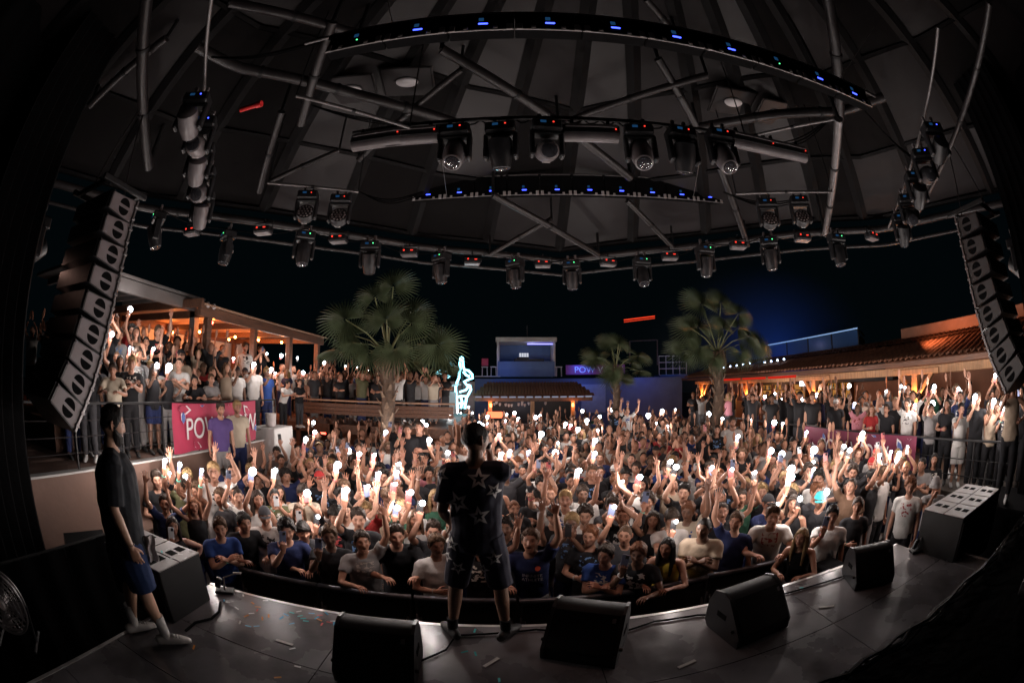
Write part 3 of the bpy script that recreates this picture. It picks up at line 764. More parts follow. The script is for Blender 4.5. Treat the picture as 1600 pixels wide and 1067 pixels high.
# ---- DJ table behind which the camera stands
o = empty('dj_table', (2.6, .55, 1.2), 0, 'dark table edge with taped cables in the lower right corner', 'table')
MB().bbox((0, 0, .77), (3.9, .84, .05), .012).build('table_top', M_MATTE, o)
MB().box((0, .40, .36), (3.9, .02, .72)).build('front_cloth', M_MATTE, o)
for x in (-1.9, 1.9):
    for y in (-.36, .36): MB().tube([(x, y, 0), (x, y, .75)], .022, n=8).build('leg', M_TUBE, o, True)
q = MB(); rr = random.Random(5)
for k in range(4):
    pts = [(-1.9 + 3.85 * i / 30, .36 + .03 * rr.uniform(-1, 1) + .012 * k, .815 + .012 * rr.random() + .008 * k) for i in range(31)]
    q.tube(pts, .011, n=6)
q.build('cable', mat('rubber_cable', (.015, .015, .017), .3, spec=.7), o, True)
q = MB()
for i in range(26): q.bbox((-1.85 + i * .147 + rr.uniform(-.03, .03), .385, .818), (.03 + rr.random() * .03, .05, .03), .008, Matrix.Rotation(rr.uniform(-.5, .5), 3, 'Z'))
q.build('tape', mat('gaffer_tape', (.06, .06, .065), .22, spec=.8), o)
dj = [((3.55, .55, 2.01), .34, .30), ((2.75, .35, 2.01), .32, .28)]
for k, (p, w, d) in enumerate(dj):
    o = empty('media_player', p, 0, ['dark media player on the table at lower right', 'second dark media player beside it, nearer the camera'][k], 'media player')
    MB().bbox((0, 0, .05), (w, d, .09), .01).build('body', M_FIX, o); MB().lathe([(.10, 0), (.10, .012), (.09, .016), (.02, .016)], (0, -.03, .095), 24).build('jog_wheel', M_FIXG, o, True)
    q = MB()
    for a in range(4): q.lathe([(.010, 0), (.009, .012)], (-.10 + a * .06, .11, .095), 10)
    q.build('button', G_BLUE2, o)

# ---- fan at the far left edge
c = atx(4, 940, -3.25)
o = empty('floor_fan', (c.x, c.y, c.z - .30), R(50), 'round metal floor fan cut by the left picture edge', 'fan')
q = MB()
for r in (.24, .20, .155, .11, .065):
    for s in (-.05, .05): q.tube([(r * math.sin(2 * math.pi * k / 40), s * (1 if r < .24 else .5), .30 + r * math.cos(2 * math.pi * k / 40)) for k in range(41)], .0045 if r < .24 else .010, n=6, cap=False)
for k in range(24):
    a = 2 * math.pi * k / 24
    for s in (-.05, .05): q.tube([(.05 * math.sin(a), s, .30 + .05 * math.cos(a)), (.24 * math.sin(a), s * .5, .30 + .24 * math.cos(a))], .003, n=5)
q.build('guard', M_CHROME, o, True)
for k in range(4):
    a = 2 * math.pi * k / 4 + .3; u = Vector((math.sin(a), 0, math.cos(a))); w = Vector((math.cos(a), 0, -math.sin(a))); c0 = Vector((0, 0, .30))
    MB().add([c0 + u * .04 - w * .02, c0 + u * .20 - w * .075 + Vector((0, .03, 0)), c0 + u * .215 + w * .05 + Vector((0, -.03, 0)), c0 + u * .05 + w * .03], [(0, 1, 2, 3)]).build('blade', M_FIXG, o)
MB().lathe([(.05, -.06), (.055, -.03), (.055, .03), (.03, .06)], (0, 0, .30), 14, Matrix.Rotation(R(90), 3, 'X')).build('hub', M_WHITE, o, True)
MB().tube([(-.2, .0, .0), (-.26, 0, .30)], .012, n=6).tube([(.2, 0, 0), (.26, 0, .30)], .012, n=6).tube([(-.2, -.15, 0), (-.2, .15, 0)], .014, n=6).tube([(.2, -.15, 0), (.2, .15, 0)], .014, n=6).build('stand', M_BLACK, o, True)

# ---- small clamp stands with cables near the subwoofers
for (p, rz, lab) in ((atz(352, 925, 1.2), .5, 'small metal clamp stand by the left subwoofer'), (atz(1432, 862, 1.2), -.4, 'small metal clamp stand by the right subwoofers')):
    o = empty('clamp_stand', p, rz, lab, 'clamp stand', 'clamp stands at the stage corners')
    MB().bbox((0, 0, .02), (.20, .12, .03), .006).build('base', M_BLACK, o)
    MB().tube([(0, 0, .03), (.02, 0, .17)], .010, n=8).tube([(.02, 0, .17), (.16, .03, .21)], .008, n=8).build('arm', M_CHROME, o, True)
    MB().bbox((-.05, 0, .11), (.06, .05, .12), .01, Matrix.Rotation(R(25), 3, 'Y')).build('lamp_head', M_FIX, o)
    MB().bbox((.17, .035, .212), (.09, .02, .018), .004).build('tip', M_WHITE, o)
cab = [atz(x, y, 1.215) for x, y in ((344, 940), (342, 955), (330, 966), (305, 972), (290, 985))]
o = MB().tube([p - cab[0] for p in cab], .012, n=8).build('cable', M_MATTE, None, True, cab[0]); tag(o, 'black cable curling on the stage by the left subwoofer', 'cable')
# ---- flight case and shoes' ledge at far left
p = atz(112, 858, .95)
o = empty('flight_case', (p.x - .2, p.y, .0), R(-20), 'dark wedge-shaped case in front of the pink plinth', 'case')
MB().prism([(-.45, 0), (.45, 0), (.45, .75), (.10, 1.15), (-.45, .70)], .7).build('shell', M_BLACK, o)
MB().box((0, -.006, .62), (.86, .012, .03)).build('edge_band', M_FIXG, o)
o = empty('black_screen', (-4.6, 1.4, 0), 0, 'black cloth screen between the stage and the pink terrace plinth', 'screen')
N = 50; MB().add([(.03 * math.sin(i * 1.1), -2.2 + 4.2 * i / N, z) for i in range(N + 1) for z in (0., 1.36)], [(2 * i, 2 * i + 2, 2 * i + 3, 2 * i + 1) for i in range(N)]).build('cloth', M_MATTE, o, True)
for k in range(4): MB().tube([(-.04, -2.2 + k * 1.4, 0), (-.04, -2.2 + k * 1.4, 1.36)], .02, n=8).build('post', M_BLACK, o, True)
MB().tube([(-.02, -2.2, 1.36), (-.02, 2.0, 1.36)], .02, n=8).build('top_bar', M_BLACK, o, True)
# ---- confetti on the deck
CC = [('blue', (.05, .35, .6)), ('red', (.6, .05, .05)), ('orange', (.7, .25, .03)), ('white', (.7, .7, .7)), ('teal', (.03, .45, .45))]
CM = {n: mat('confetti_' + n, c, .5) for n, c in CC}
cme = {n: MB().add([(-.028, -.008, 0), (.028, -.008, .004), (.028, .008, .006), (-.028, .008, .001)], [(0, 1, 2, 3)]).mesh('confetti', CM[n]) for n, _ in CC}
spots = [(380, 930), (395, 942), (370, 950), (403, 948), (402, 953), (393, 958), (385, 962), (375, 972), (388, 978), (401, 978), (456, 957), (467, 955), (469, 962), (478, 970), (474, 966), (495, 965), (500, 961), (499, 968), (521, 970), (515, 972), (522, 974), (456, 974), (457, 1013), (465, 1041), (434, 1058), (303, 1011), (742, 985), (743, 1021), (726, 1018), (780, 1062), (253, 862), (1253, 918), (415, 938), (350, 938), (440, 965), (447, 960), (510, 958), (487, 958), (503, 975), (410, 966), (420, 962)]
rr = random.Random(11)
cf = []
for k, (x, y) in enumerate(spots):
    n = ['blue', 'red', 'orange', 'white', 'teal', 'blue', 'orange'][rr.randrange(7)] if k < 26 or k > 31 else 'teal'
    zz = 1.206 if (x, y) != (253, 862) else 1.716
    o = link('confetti_piece', cme[n], None, atz(x, y, zz), (0, 0, rr.uniform(0, 6.28))); tag(o, None, 'confetti', f'{n} confetti strips on the stage'); cf.append((n, x, y, o))
for n, _ in CC:
    for k, (_, x, y, o) in enumerate(sorted([q for q in cf if q[0] == n], key=lambda q: q[1])): o['label'] = f'{ordinal(k + 1)} {n} confetti strip from the left on the stage deck'
for kq, (x, y) in enumerate(sorted(((236, 850), (262, 858), (282, 866), (270, 872), (290, 872), (244, 866), (256, 876), (298, 862)))):
    o = link('confetti_piece', cme['white'], None, atz(x, y, 1.722), (0, 0, rr.uniform(0, 6.28))); tag(o, f'{ordinal(kq + 1)} white confetti strip from the left on the left subwoofer top', 'confetti', 'white confetti strips on the left subwoofer')

# ================================================================== PALMS
def frond_mesh(name, nseg, rad, arc_deg, droop, seed):
    rs = random.Random(seed); mb = MB()
    for k in range(nseg):
        a = R(-arc_deg / 2 + arc_deg * k / (nseg - 1)); L = rad * (1 - .22 * abs(a / R(arc_deg / 2)) ** 2) * rs.uniform(.94, 1.04)
        da = R(arc_deg) / nseg * .5
        z = lambda r: -droop * (r / rad) ** 2 * rad + .03 * rad * math.cos(a * 2)
        def P(r, b, dz=0): return (math.sin(b) * r, math.cos(b) * r, z(r) + dz)
        tip = P(L, a + rs.uniform(-.03, .03), -.05 * rad * rs.random())
        f = .030 * rad
        vs = [P(.03, a), P(L * .38, a - da * .98, f), P(L * .40, a, -f), P(L * .38, a + da * .98, f), P(L * .72, a - da * .40, f * .7), P(L * .74, a, -f * .6), P(L * .72, a + da * .40, f * .7), tip]
        mb.add(vs, [(0, 2, 1), (0, 3, 2), (1, 2, 5, 4), (2, 3, 6, 5), (4, 5, 7), (5, 6, 7)])
    return mb.mesh(name, M_FROND)
FM = [frond_mesh('frond', 36, .80, 290, .22, 1), frond_mesh('frond', 32, .74, 260, .34, 2), frond_mesh('frond', 38, .86, 300, .15, 3)]
def palm(base, h, spec, label, r=.19, boots=46, dead=8):
    o = empty('fan_palm', base, 0, label, 'palm tree', 'fan palms on the dance floor')
    n = 16; rs = random.Random(label)
    MB().tube([(.05 * math.sin(i * .7) * i / n, .04 * math.cos(i * .9) * i / n, h * i / n) for i in range(n + 1)], [r * (1.25 - .35 * min(1, i / 4)) * (1 + (.05 if i % 2 else 0)) + (.06 * max(0, (i - 13) / 3)) for i in range(n + 1)], n=14).build('trunk', M_BARK, o, True)
    bm_ = MB()
    for k in range(boots):
        z = h * (.30 + .68 * k / boots); a = k * 2.4; u = Vector((math.cos(a), math.sin(a), 0)); w = Vector((-math.sin(a), math.cos(a), 0))
        b0 = u * (r * .85) + Vector((0, 0, z)); ln = rs.uniform(.16, .26); t = b0 + u * rs.uniform(.10, .17) + Vector((0, 0, ln))
        bm_.add([b0 - w * .07, b0 + w * .07, b0 + u * .05 + Vector((0, 0, .02)), t - w * .022, t + w * .022, t + u * .02], [(0, 2, 5, 3), (2, 1, 4, 5), (0, 3, 4, 1), (3, 5, 4)])
    bt = bm_.build('leaf_base', M_BOOT, o); bt['kind'] = 'stuff'
    q = MB()
    for k in range(26):
        a = k * 2.4; u = Vector((math.cos(a), math.sin(a), 0)); z = h * rs.uniform(.88, 1.0)
        q.tube([u * r * .9 + Vector((0, 0, z)), u * (r + .10) + Vector((0, 0, z + .12)), u * (r + .12) + Vector((0, 0, z - .10)), u * (r + .08) + Vector((0, 0, z - .30))], [.05, .04, .03, .008], [.02, .016, .012, .004], n=5)
    fb = q.build('dry_fibre', M_BOOT, o, True); fb['kind'] = 'stuff'
    for k, (az, el, pl, sc_, fc, droop) in enumerate(spec):
        az, el = R(az), R(el); d = Vector((math.cos(el) * math.cos(az), math.cos(el) * math.sin(az), math.sin(el)))
        c0 = Vector((0, 0, h - .05)); e = c0 + d * pl * sc_ + Vector((0, 0, -.12 * pl * math.cos(el))); m1 = c0 + d * pl * sc_ * .5 + Vector((0, 0, .05))
        st = MB().tube([c0, m1, e], [.028, .020, .013], [.016, .012, .009], n=6).build('leaf_stalk', M_STEM, o, True)
        tang = (e - m1).normalized()
        fr = link('frond', FM[k % 3], st, e)
        n_ = (Vector((0, 0, 1)) * (1 - fc) + Vector((.12, -1, .25)) * fc).normalized()        # the blade's upper side turns towards the open floor
        ya = (tang + Vector((0, 0, -droop))); ya = (ya - n_ * ya.dot(n_)).normalized(); xa = ya.cross(n_)
        Mx = Matrix((xa, ya, n_)).transposed() @ Matrix.Rotation(R(6 * math.sin(k * 1.7)), 3, 'Y')
        fr.rotation_euler = Mx.to_euler(); fr.scale = (sc_ * .86,) * 3
    return o
def crown(seed, n=15):
    rs = random.Random(seed); out = []
    for k in range(n):
        el = rs.choice([-12, 5, 18, 32, 48, 62, 74]) + rs.uniform(-6, 6)
        out.append((k * 360 / n + rs.uniform(-14, 14), el, rs.uniform(.95, 1.35), rs.uniform(.95, 1.15), rs.uniform(.3, .85), rs.uniform(-.1, .4)))
    return out
p = aty(606, 560, 10.6)
spec1 = [(-16, 14, 1.25, 1.2, .9, .45), (-36, 42, 1.1, 1.1, .85, .2), (-80, 60, .9, 1.15, .85, -.1), (-60, 80, 1.55, 1.15, .88, -.3), (-128, 72, 1.35, 1.15, .85, -.2), (-156, 40, 1.25, 1.2, .85, .1), (-174, 8, 1.3, 1.05, .3, .2), (-140, 20, 1.0, 1.05, .85, .6), (120, 55, 1.2, 1.05, .7, -.1), (30, 62, 1.3, 1.05, .8, -.1), (60, 20, 1.0, 1., .5, .2), (-60, 12, .8, 1.0, .85, .8), (-115, 6, .75, .95, .85, .9), (5, 30, 1.15, 1.05, .8, .3), (165, 30, 1.2, 1.1, .8, .2)]
palm((p.x, p.y, 0), p.z + .15, spec1, 'large fan palm standing in the crowd left of the performer')
p = aty(1121, 560, 13.2)
spec2 = [(-12, 14, 1.25, 1.3, .92, .5), (-166, 38, 1.1, 1.3, .85, .2), (-156, 66, 1.45, 1.25, .75, .0), (-36, 58, 1.4, 1.15, .8, .2), (-95, 50, .85, 1.2, .9, .1), (176, 8, 1.1, 1.15, .8, .5), (-70, 80, 1.5, 1.15, .85, -.2), (15, 42, 1.2, 1.25, .8, .1), (110, 50, 1.2, 1.15, .7, 0), (-125, -8, .8, 1.05, .88, .8), (-30, 28, 1.15, 1.15, .7, .4), (-150, 14, 1.0, 1.1, .85, .6), (-50, 4, .85, 1.05, .85, .9)]
palm((p.x, p.y, 0), p.z + .25, spec2, 'large fan palm in front of the tiled bar on the right', .20)
p = aty(962, 575, 18)
palm((p.x, p.y, 0), p.z, crown(4), 'dark slim fan palm in front of the blue wall', .17, 36)
p = aty(668, 590, 18.5)
palm((p.x, p.y, 0), p.z - .1, crown(9, 12), 'dark fan palm beside the cyan neon figure', .18, 30)
p = aty(1332, 548, 20)
palm((p.x, 20, 0), p.z, crown(12, 9), 'pale palm top showing above the roof wall at right', .16, 8)

# ================================================================== LEFT TERRACE
o = empty('terrace_railing', (-6.05, 2.2, 1.80), 0, 'black railing along the edge of the left terrace', 'railing')
for k in range(8): MB().bbox((0, k * 1.06, .47), (.035, .035, .94), .006).build('post', M_BLACK, o)
MB().bbox((0, 3.7, .955), (.05, 7.46, .04), .008).build('top_rail', M_BLACK, o)
for z in (.25, .48, .71): MB().tube([(0, 0, z), (0, 7.42, z)], .008, n=6).build('wire', M_TUBE, o, True)
def banner(loc, sx, w, h, text, toff, tsize, label, bend, cloth=None):
    cloth = cloth or M_PINK
    """sx = 1: hangs on a wall face that looks towards +x, else -x"""
    o = empty('banner', loc, 0, label, 'banner')
    N, K = 30, 6; vs = [(sx * (.018 * math.sin(v * 11 + u * 7) * (1 - u) + bend * math.sin(v * math.pi)), v * w, (u - 1) * h - .03 * math.sin(math.pi * v) * (u > .9) - .012 * math.sin(v * 23) * (u < .1)) for v in np.linspace(0, 1, N + 1) for u in np.linspace(0, 1, K + 1)]
    f = [(i * (K + 1) + j, (i + 1) * (K + 1) + j, (i + 1) * (K + 1) + j + 1, i * (K + 1) + j + 1) for i in range(N) for j in range(K)]
    MB().add(vs, f).build('sheet', cloth, o, True)
    t = text_mesh(text, tsize, .004, 'lettering', M_BWHITE)
    l = link('lettering', t, o, (sx * (.045 + bend), toff, -h * .55)); l.rotation_euler = (R(90), 0, R(90) * sx)
    l.scale = (1., 1.25, 1)
    rs = random.Random(label)
    for k in range(9):
        v = (.05, .10, .20, .30, .62, .78, .90, .95, .86)[k] * w; z = -h * (.12, .42, .80, .10, .12, .15, .35, .70, .88)[k]
        a = rs.uniform(0, 6.28); s = rs.uniform(1.3, 2.1)
        def leaf(sc, m, off, nm):
            pts = [(0, 0), (.05, .045), (.12, .05), (.19, .0), (.12, -.04), (.05, -.035)]
            q = MB().add([(sx * (.036 + bend + off), min(w - .03, max(.03, v + sc * s * (x * math.cos(a) - y * math.sin(a)))), min(-.05, max(-h + .05, z + sc * s * (x * math.sin(a) + y * math.cos(a))))) for x, y in pts], [tuple(range(6))]); q.build(nm, m, o)
        leaf(1.0, M_BWHITE, 0, 'leaf_outline'); leaf(.82, M_BBLUE if k % 2 else cloth, .003, 'leaf_print')
    return o
banner((-5.965, 5.58, 2.76), 1, 2.95, .92, 'POW WOW', 1.62, .46, 'bright pink banner with white lettering on the left terrace railing', .0)
# planters and bins along the terrace edge
p0 = atx(418, 660, -6.0)
o = empty('plinth_block', (-6.0, 9.35, 0), 0, 'pale square block at the end of the pink banner', 'block')
MB().bbox((0, 0, 1.05), (.75, .95, 2.1), .02).build('block', M_WPLAST, o)
o = MB().lathe([(.13, 0), (.15, .30), (.16, .32), (.14, .33)], n=18).build('bucket', M_WHITE, None, True, (-6.0, 9.3, 2.1)); tag(o, 'pale bucket on the square block', 'bucket')

# pergola over the terrace
PX, PZ = -8.0, 4.85
pg = empty('pergola', (PX, 8.6, 1.79), 0, 'timber pergola with slatted roof lit by small orange bulbs', 'pergola')
for k in range(4): MB().bbox((0, .25 + k * 2.4, 1.5), (.20, .20, 3.0), .012).build('post', M_WOOD, pg)
for k in range(4): MB().bbox((-4.6, .25 + k * 2.4, 1.5), (.20, .20, 3.0), .012).build('post', M_WOOD, pg)
MB().bbox((.02, 3.85, 3.14), (.16, 8.1, .28), .012).build('front_beam', M_WOOD, pg)
MB().bbox((-4.62, 3.85, 3.14), (.16, 8.1, .28), .012).build('rear_beam', M_WOOD, pg)
for k in range(4): MB().bbox((-2.3, .25 + k * 2.4, 3.12), (4.4, .12, .20), .01).build('cross_beam', M_WOOD, pg)
sl = MB().bbox((0, 0, 0), (.085, 8.3, .035), .006).mesh('slat', M_SLAT)
for k in range(44): link('slat', sl, pg, (.18 - k * .118, 3.85, 3.31))
MB().bbox((.25, -.35, 3.22), (.12, .12, .2), .01).bbox((-2.3, -.36, 3.30), (5.2, .06, .22), .008).build('end_fascia', M_WOOD, pg)
for s in (-.12, .16): MB().ball((.06 + .02, .20 + s, 3.32), .085, 12, 8).build('globe_lamp', M_WHITE, pg, True)
G_BULB = glow('bulb_orange', (1., .28, .06), 45)
G_BULBR = glow('bulb_red', (1., .06, .03), 40)
bulbs = [(332, 492, -8.2), (313, 503, -10.5), (305, 521, -11.5), (368, 518, -10.), (358, 526, -11.), (404, 527, -9.6), (400, 530, -10.5), (440, 535, -9.), (270, 512, -12)]
for k, (x, y, X) in enumerate(bulbs):
    q = atx(x, y, X)
    if q.z > PZ - .1: q.z = PZ - .12
    o = empty('hanging_bulb', q, 0, f'{ordinal(k + 1)} small orange bulb under the pergola, counted from nearest the first post', 'bulb', 'orange bulbs under the pergola')
    MB().ball((0, 0, 0), .05, 10, 7).build('glass', G_BULB if k else G_BULBR, o, True); MB().tube([(0, 0, .05), (0, 0, .14)], .018, n=8).build('socket', M_BLACK, o, True)
    lamp('POINT', (0, 0, -.06), 75, (1., .26, .055), o, .05)
# white canopy behind the speaker column, pale wall with window
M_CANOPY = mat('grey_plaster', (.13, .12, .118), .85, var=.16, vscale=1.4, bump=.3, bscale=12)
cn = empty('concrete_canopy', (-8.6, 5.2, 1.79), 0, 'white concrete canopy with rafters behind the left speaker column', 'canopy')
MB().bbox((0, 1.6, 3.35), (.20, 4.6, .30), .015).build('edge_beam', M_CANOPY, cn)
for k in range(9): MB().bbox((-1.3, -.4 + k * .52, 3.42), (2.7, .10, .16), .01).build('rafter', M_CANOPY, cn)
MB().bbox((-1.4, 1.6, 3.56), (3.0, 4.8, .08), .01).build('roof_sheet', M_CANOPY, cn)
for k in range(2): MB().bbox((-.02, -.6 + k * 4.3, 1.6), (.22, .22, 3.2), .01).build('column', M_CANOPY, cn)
bw = empty('terrace_house', (-13.2, 12, 0), 0, 'pale house wall with lit window behind the pergola', 'house')
MB().bbox((0, 0, 2.6), (.4, 11, 5.2), .02).build('wall', M_WPLAST, bw)
for y in (-3.6, 1.2): 
    w_ = MB().bbox((.22, y, 3.4), (.08, 1.9, 1.1), .01).build('window', M_WOOD, bw); MB().box((.262, y, 3.4), (.01, 1.75, .95)).build('pane', glow('window_lit', (1., .80, .62), .35), w_)
# upper timber terrace behind the big palm
bt = empty('timber_parapet', (-4.6, 13.05, 0), 0, 'long brown timber parapet behind the big palm', 'parapet')
for k in range(3): MB().bbox((0, 0, 2.26 + k * .125), (5.6, .05, .118), .006).build('plank', M_WOOD, bt)
MB().bbox((0, .06, 2.66), (5.7, .22, .05), .008).build('cap_rail', M_SLAT, bt)
for k in range(5): MB().bbox((-2.7 + k * 1.35, .12, 1.0), (.14, .14, 2.0), .01).build('post', M_WOOD, bt)
MB().bbox((0, 1.8, 1.0), (5.6, .2, 1.7), .01).build('back_wall', M_PLAST, bt)
q = aty(505, 672, 13.6)
o = empty('red_lamp', q, 0, 'red glowing lamp box under the timber parapet', 'lamp')
MB().bbox((0, 0, 0), (.5, .3, .4), .02).build('box', M_FIX, o); MB().bbox((0, -.16, 0), (.36, .02, .24), .01).build('lit_face', glow('red_face', (1., .07, .04), 9), o)
lamp('POINT', (0, -.4, .1), 14, (1., .12, .08), o, .1)

# ================================================================== FAR CENTRE: white building with booth, kiosk, neon
def rect(px0, py0, px1, py1, y): 
    a, b = aty(px0, py1, y), aty(px1, py0, y); return (a.x + b.x) / 2, (a.z + b.z) / 2, b.x - a.x, b.z - a.z
Yb = 28.
bl_ = empty('rear_building', (0, Yb, 0), 0, 'blue-lit plastered building behind the kiosk with an open booth on top', 'building')
cx, cz, w, h = rect(742, 588, 1066, 700, Yb)
top = cz + h / 2
MB().bbox((cx, .8, top / 2), (w, 1.6, top), .03).build('wall', M_BLUEW, bl_)
cx2, cz2, w2, h2 = rect(640, 596, 742, 700, Yb)
MB().bbox((cx2, .9, (cz2 + h2 / 2) / 2), (w2, 1.5, cz2 + h2 / 2), .03).build('wall', M_WPLAST, bl_)
x0, z0, w0, h0 = rect(778, 531, 866, 588, Yb)
MB().bbox((x0, 2.2, z0), (w0, .12, h0), .01).build('booth_back', M_BLUEW, bl_)
for s in (-1, 1): MB().bbox((x0 + s * w0 / 2, 1.1, z0), (.14, 2.2, h0), .01).build('booth_side', M_WPLAST, bl_)
MB().bbox((x0, 1.0, z0 + h0 / 2), (w0 + .3, 2.6, .30), .02).build('booth_roof', M_WPLAST, bl_)
MB().bbox((x0, -.02, z0 - h0 * .30), (w0 + .02, .12, h0 * .42), .01).build('booth_front', M_BLUEW, bl_)
MB().bbox((x0 + .2, .6, z0 - .12), (2.0, .5, .18), .02).bbox((x0 - .2, .6, z0 + .02), (.8, .4, .14), .02).build('dj_desk', M_FIX, bl_)
for i in range(4):
    for j in range(3): MB().bbox((x0 - .35 + i * .17, 2.12, z0 + .14 + j * .14), (.14, .03, .11), .01).build('light_tile', glow('tile_white', (.9, .92, 1.), .8), bl_)
MB().bbox((x0 + .9, -.15, z0 + h0 * .38), (w0 * .45, .06, .07), .01).build('neon_strip', glow('violet_strip', (.25, .25, 1.), 3), bl_)
MB().tube([(x0 + .1, 1., z0 + h0 / 2), (x0 + .1, 1., z0 + h0 / 2 + 1.1)], .02, n=6).build('antenna', M_FIXG, bl_)
xd, zd, wd, hd = rect(908, 600, 946, 645, Yb)
MB().bbox((xd, -.03, zd), (wd, .06, hd), .01).build('door_panel', mat('blue_door', (.30, .42, .60), .6, var=.08), bl_)
cx, cz, w, h = rect(742, 586, 782, 590, Yb)
MB().bbox((cx, -.12, cz), (w, .25, .06), .01).build('ledge', M_WPLAST, bl_)
lamp('AREA', (4.6, -1.0, 4.35), 18, (.06, .20, 1.), bl_, 1.2, aim=(4.4, .3, 1.5)); lamp('AREA', (-.6, -1.6, 4.6), 8, (.08, .24, 1.), bl_, .8, aim=(-.3, .2, 3.))
lamp('POINT', (x0 + .4, .2, z0 + h0 * .30), 6, (.6, .6, 1.), bl_, .15)
lamp('AREA', (8.5, -1.5, 4.5), 16, (.05, .14, .9), bl_, 1.2, aim=(8.6, .3, 1.5))
for k, (px, lab) in enumerate([(757, 'pale bar stool with curved back on the ledge left of the booth'), (771, 'white square stool right beside the booth'), (874, 'small white stool right of the booth')]):
    q = aty(px, 588, Yb - .3); o = empty('bar_stool', (q.x, Yb - .35 + .3, q.z), 0, lab, 'stool')
    MB().bbox((0, 0, .62), (.42, .40, .06), .01).build('seat', M_WHITE, o)
    for a in (-.17, .17):
        for b in (-.16, .16): MB().tube([(a, b, 0), (a * .9, b * .9, .6)], .022, n=6).build('leg', M_WHITE, o)
    if k == 0: MB().bbox((0, .18, .95), (.44, .05, .5), .02).build('backrest', M_PINK, o)
sg = empty('sign_panel', (0, 0, 0), 0, 'purple sign panel with pale POW WOW lettering on the rear building', 'sign')
cx, cz, w, h = rect(884, 570, 976, 585, Yb - .4); sg.location = (cx, Yb - .4, cz)
MB().bbox((0, 0, 0), (w, .08, h * 1.05), .01).build('board', mat('purple_board', (.22, .05, .20), .6, emit=(.4, .06, .25), estr=.02), sg)
t = text_mesh('POW WOW', h * .95, .03, 'lettering', mat('sign_letter', (.6, .65, .8), .5, emit=(.5, .6, 1.), estr=.05)); l = link('lettering', t, sg, (w * .05, -.06, -.02)); l.rotation_euler = (R(90), 0, 0); l.scale = (1.05, 1, 1)
# upper right railings and red strip
cx, cz, w, h = rect(1030, 556, 1072, 586, 30); o = empty('balcony', (cx, 30, cz), 0, 'small balcony with thin railings lit blue behind the middle palm', 'balcony')
for k in range(4): MB().tube([(-w / 2, 0, -h / 2 + k * h / 3), (w / 2, 0, -h / 2 + k * h / 3)], .03, n=6).build('rail', M_WPLAST, o)
for k in range(5): MB().tube([(-w / 2 + k * w / 4, 0, -h / 2), (-w / 2 + k * w / 4, 0, h / 2)], .025, n=6).build('baluster', M_WPLAST, o)
MB().bbox((0, .5, -h / 2 - .15), (w, 1.4, .3), .01).build('slab', M_BLUEW, o)
lamp('POINT', (0, -1.2, .2), 12, (.15, .3, 1.), o, .1)
a, b = aty(975, 500, 33), aty(1023, 494, 33); o = MB().tube([Vector((0, 0, 0)), b - a], .05, n=6).tube([Vector((0, 0, -.17)), b - a + Vector((0, 0, -.17))], .03, n=6).build('neon_strip', glow('neon_red', (1., .06, .02), 1.0), None, True, a); tag(o, 'thin red neon strip high above the dark palm', 'neon strip')
fr_ = empty('roof_frame', aty(1000, 560, 31), 0, 'thin grey steel frame on the dark roof behind the slim palm', 'frame')
a, b, c_, d_ = aty(1027, 531, 31), aty(1027, 570, 31), aty(984, 533, 31), aty(984, 570, 31)
for (u, v) in ((a, b), (c_, d_), (a, c_)): MB().tube([u - fr_.location, v - fr_.location], .05, n=6).build('bar', M_FIXG, fr_)
# kiosk with tiled hip roof
ky = 24.
kx0, kx1 = aty(738, 622, ky - 1.7).x, aty(929, 620, ky - 1.7).x; kez = aty(830, 619, ky - 1.7).z; krz = aty(830, 598, ky).z
kk = empty('kiosk_bar', ((kx0 + kx1) / 2, ky, 0), 0, 'bar kiosk with low tiled hip roof and timber posts at the back of the floor', 'kiosk')
W = (kx1 - kx0) / 2
for nm, pl in (('roof_front', [(-W, -1.7, kez), (W, -1.7, kez), (W * .78, 0, krz), (-W * .78, 0, krz)]), ('roof_back', [(W, 1.7, kez), (-W, 1.7, kez), (-W * .78, 0, krz), (W * .78, 0, krz)])):
    m = MB().add(pl, [(0, 1, 2, 3)]); m.build(nm, M_TILE, kk)
for s in (-1, 1): MB().add([(s * W, -1.7, kez), (s * W, 1.7, kez), (s * W * .78, 0, krz)], [(0, 1, 2)]).build('roof_end', M_TILE, kk)
nt_ = 40
tl = MB(); 
for i in range(5):
    a = math.pi * i / 4; tl.v += [(.10 * math.cos(a), 0, .07 * math.sin(a)), (.085 * math.cos(a), 1.95, .06 * math.sin(a) + (krz - kez) * 1.12)]
tl.f = [(2 * i, 2 * i + 2, 2 * i + 3, 2 * i + 1) for i in range(4)]
tm = tl.mesh('roof_tile', M_TILE, True)
for k in range(nt_):
    x = -W + (k + .5) * 2 * W / nt_; sc2 = min(1., (W - abs(x)) / (W * .22) + .06); q = link('roof_tile', tm, kk, (x, -1.74, kez + .02)); q.scale = (W / nt_ / .105, .88 * sc2, sc2 * .88)
MB().bbox((0, -1.62, kez - .16), (2 * W - .2, .10, .22), .01).bbox((0, 1.62, kez - .16), (2 * W - .2, .10, .22), .01).build('eave_beam', M_WOOD, kk)
for k in range(14): MB().box((-W * .9 + k * W * 1.8 / 13, -1.70, kez - .04), (.34, .02, .07)).build('eave_light', glow('eave_glow', (.65, .72, .95), .35), kk)
for px in (766, 832, 895): 
    x = aty(px, 640, ky - 1.5).x - kk.location.x; MB().bbox((x, -1.5, kez / 2 - .1), (.20, .20, kez - .2), .01).build('post', M_WOODL, kk)
MB().bbox((0, -.6, .55), (2 * W * .82, .6, 1.1), .02).build('counter', M_WOOD, kk)
MB().bbox((0, 1.2, 1.2), (2 * W * .8, .1, 2.2), .02).build('back_shelf', M_FIX, kk)
rs = random.Random(8)
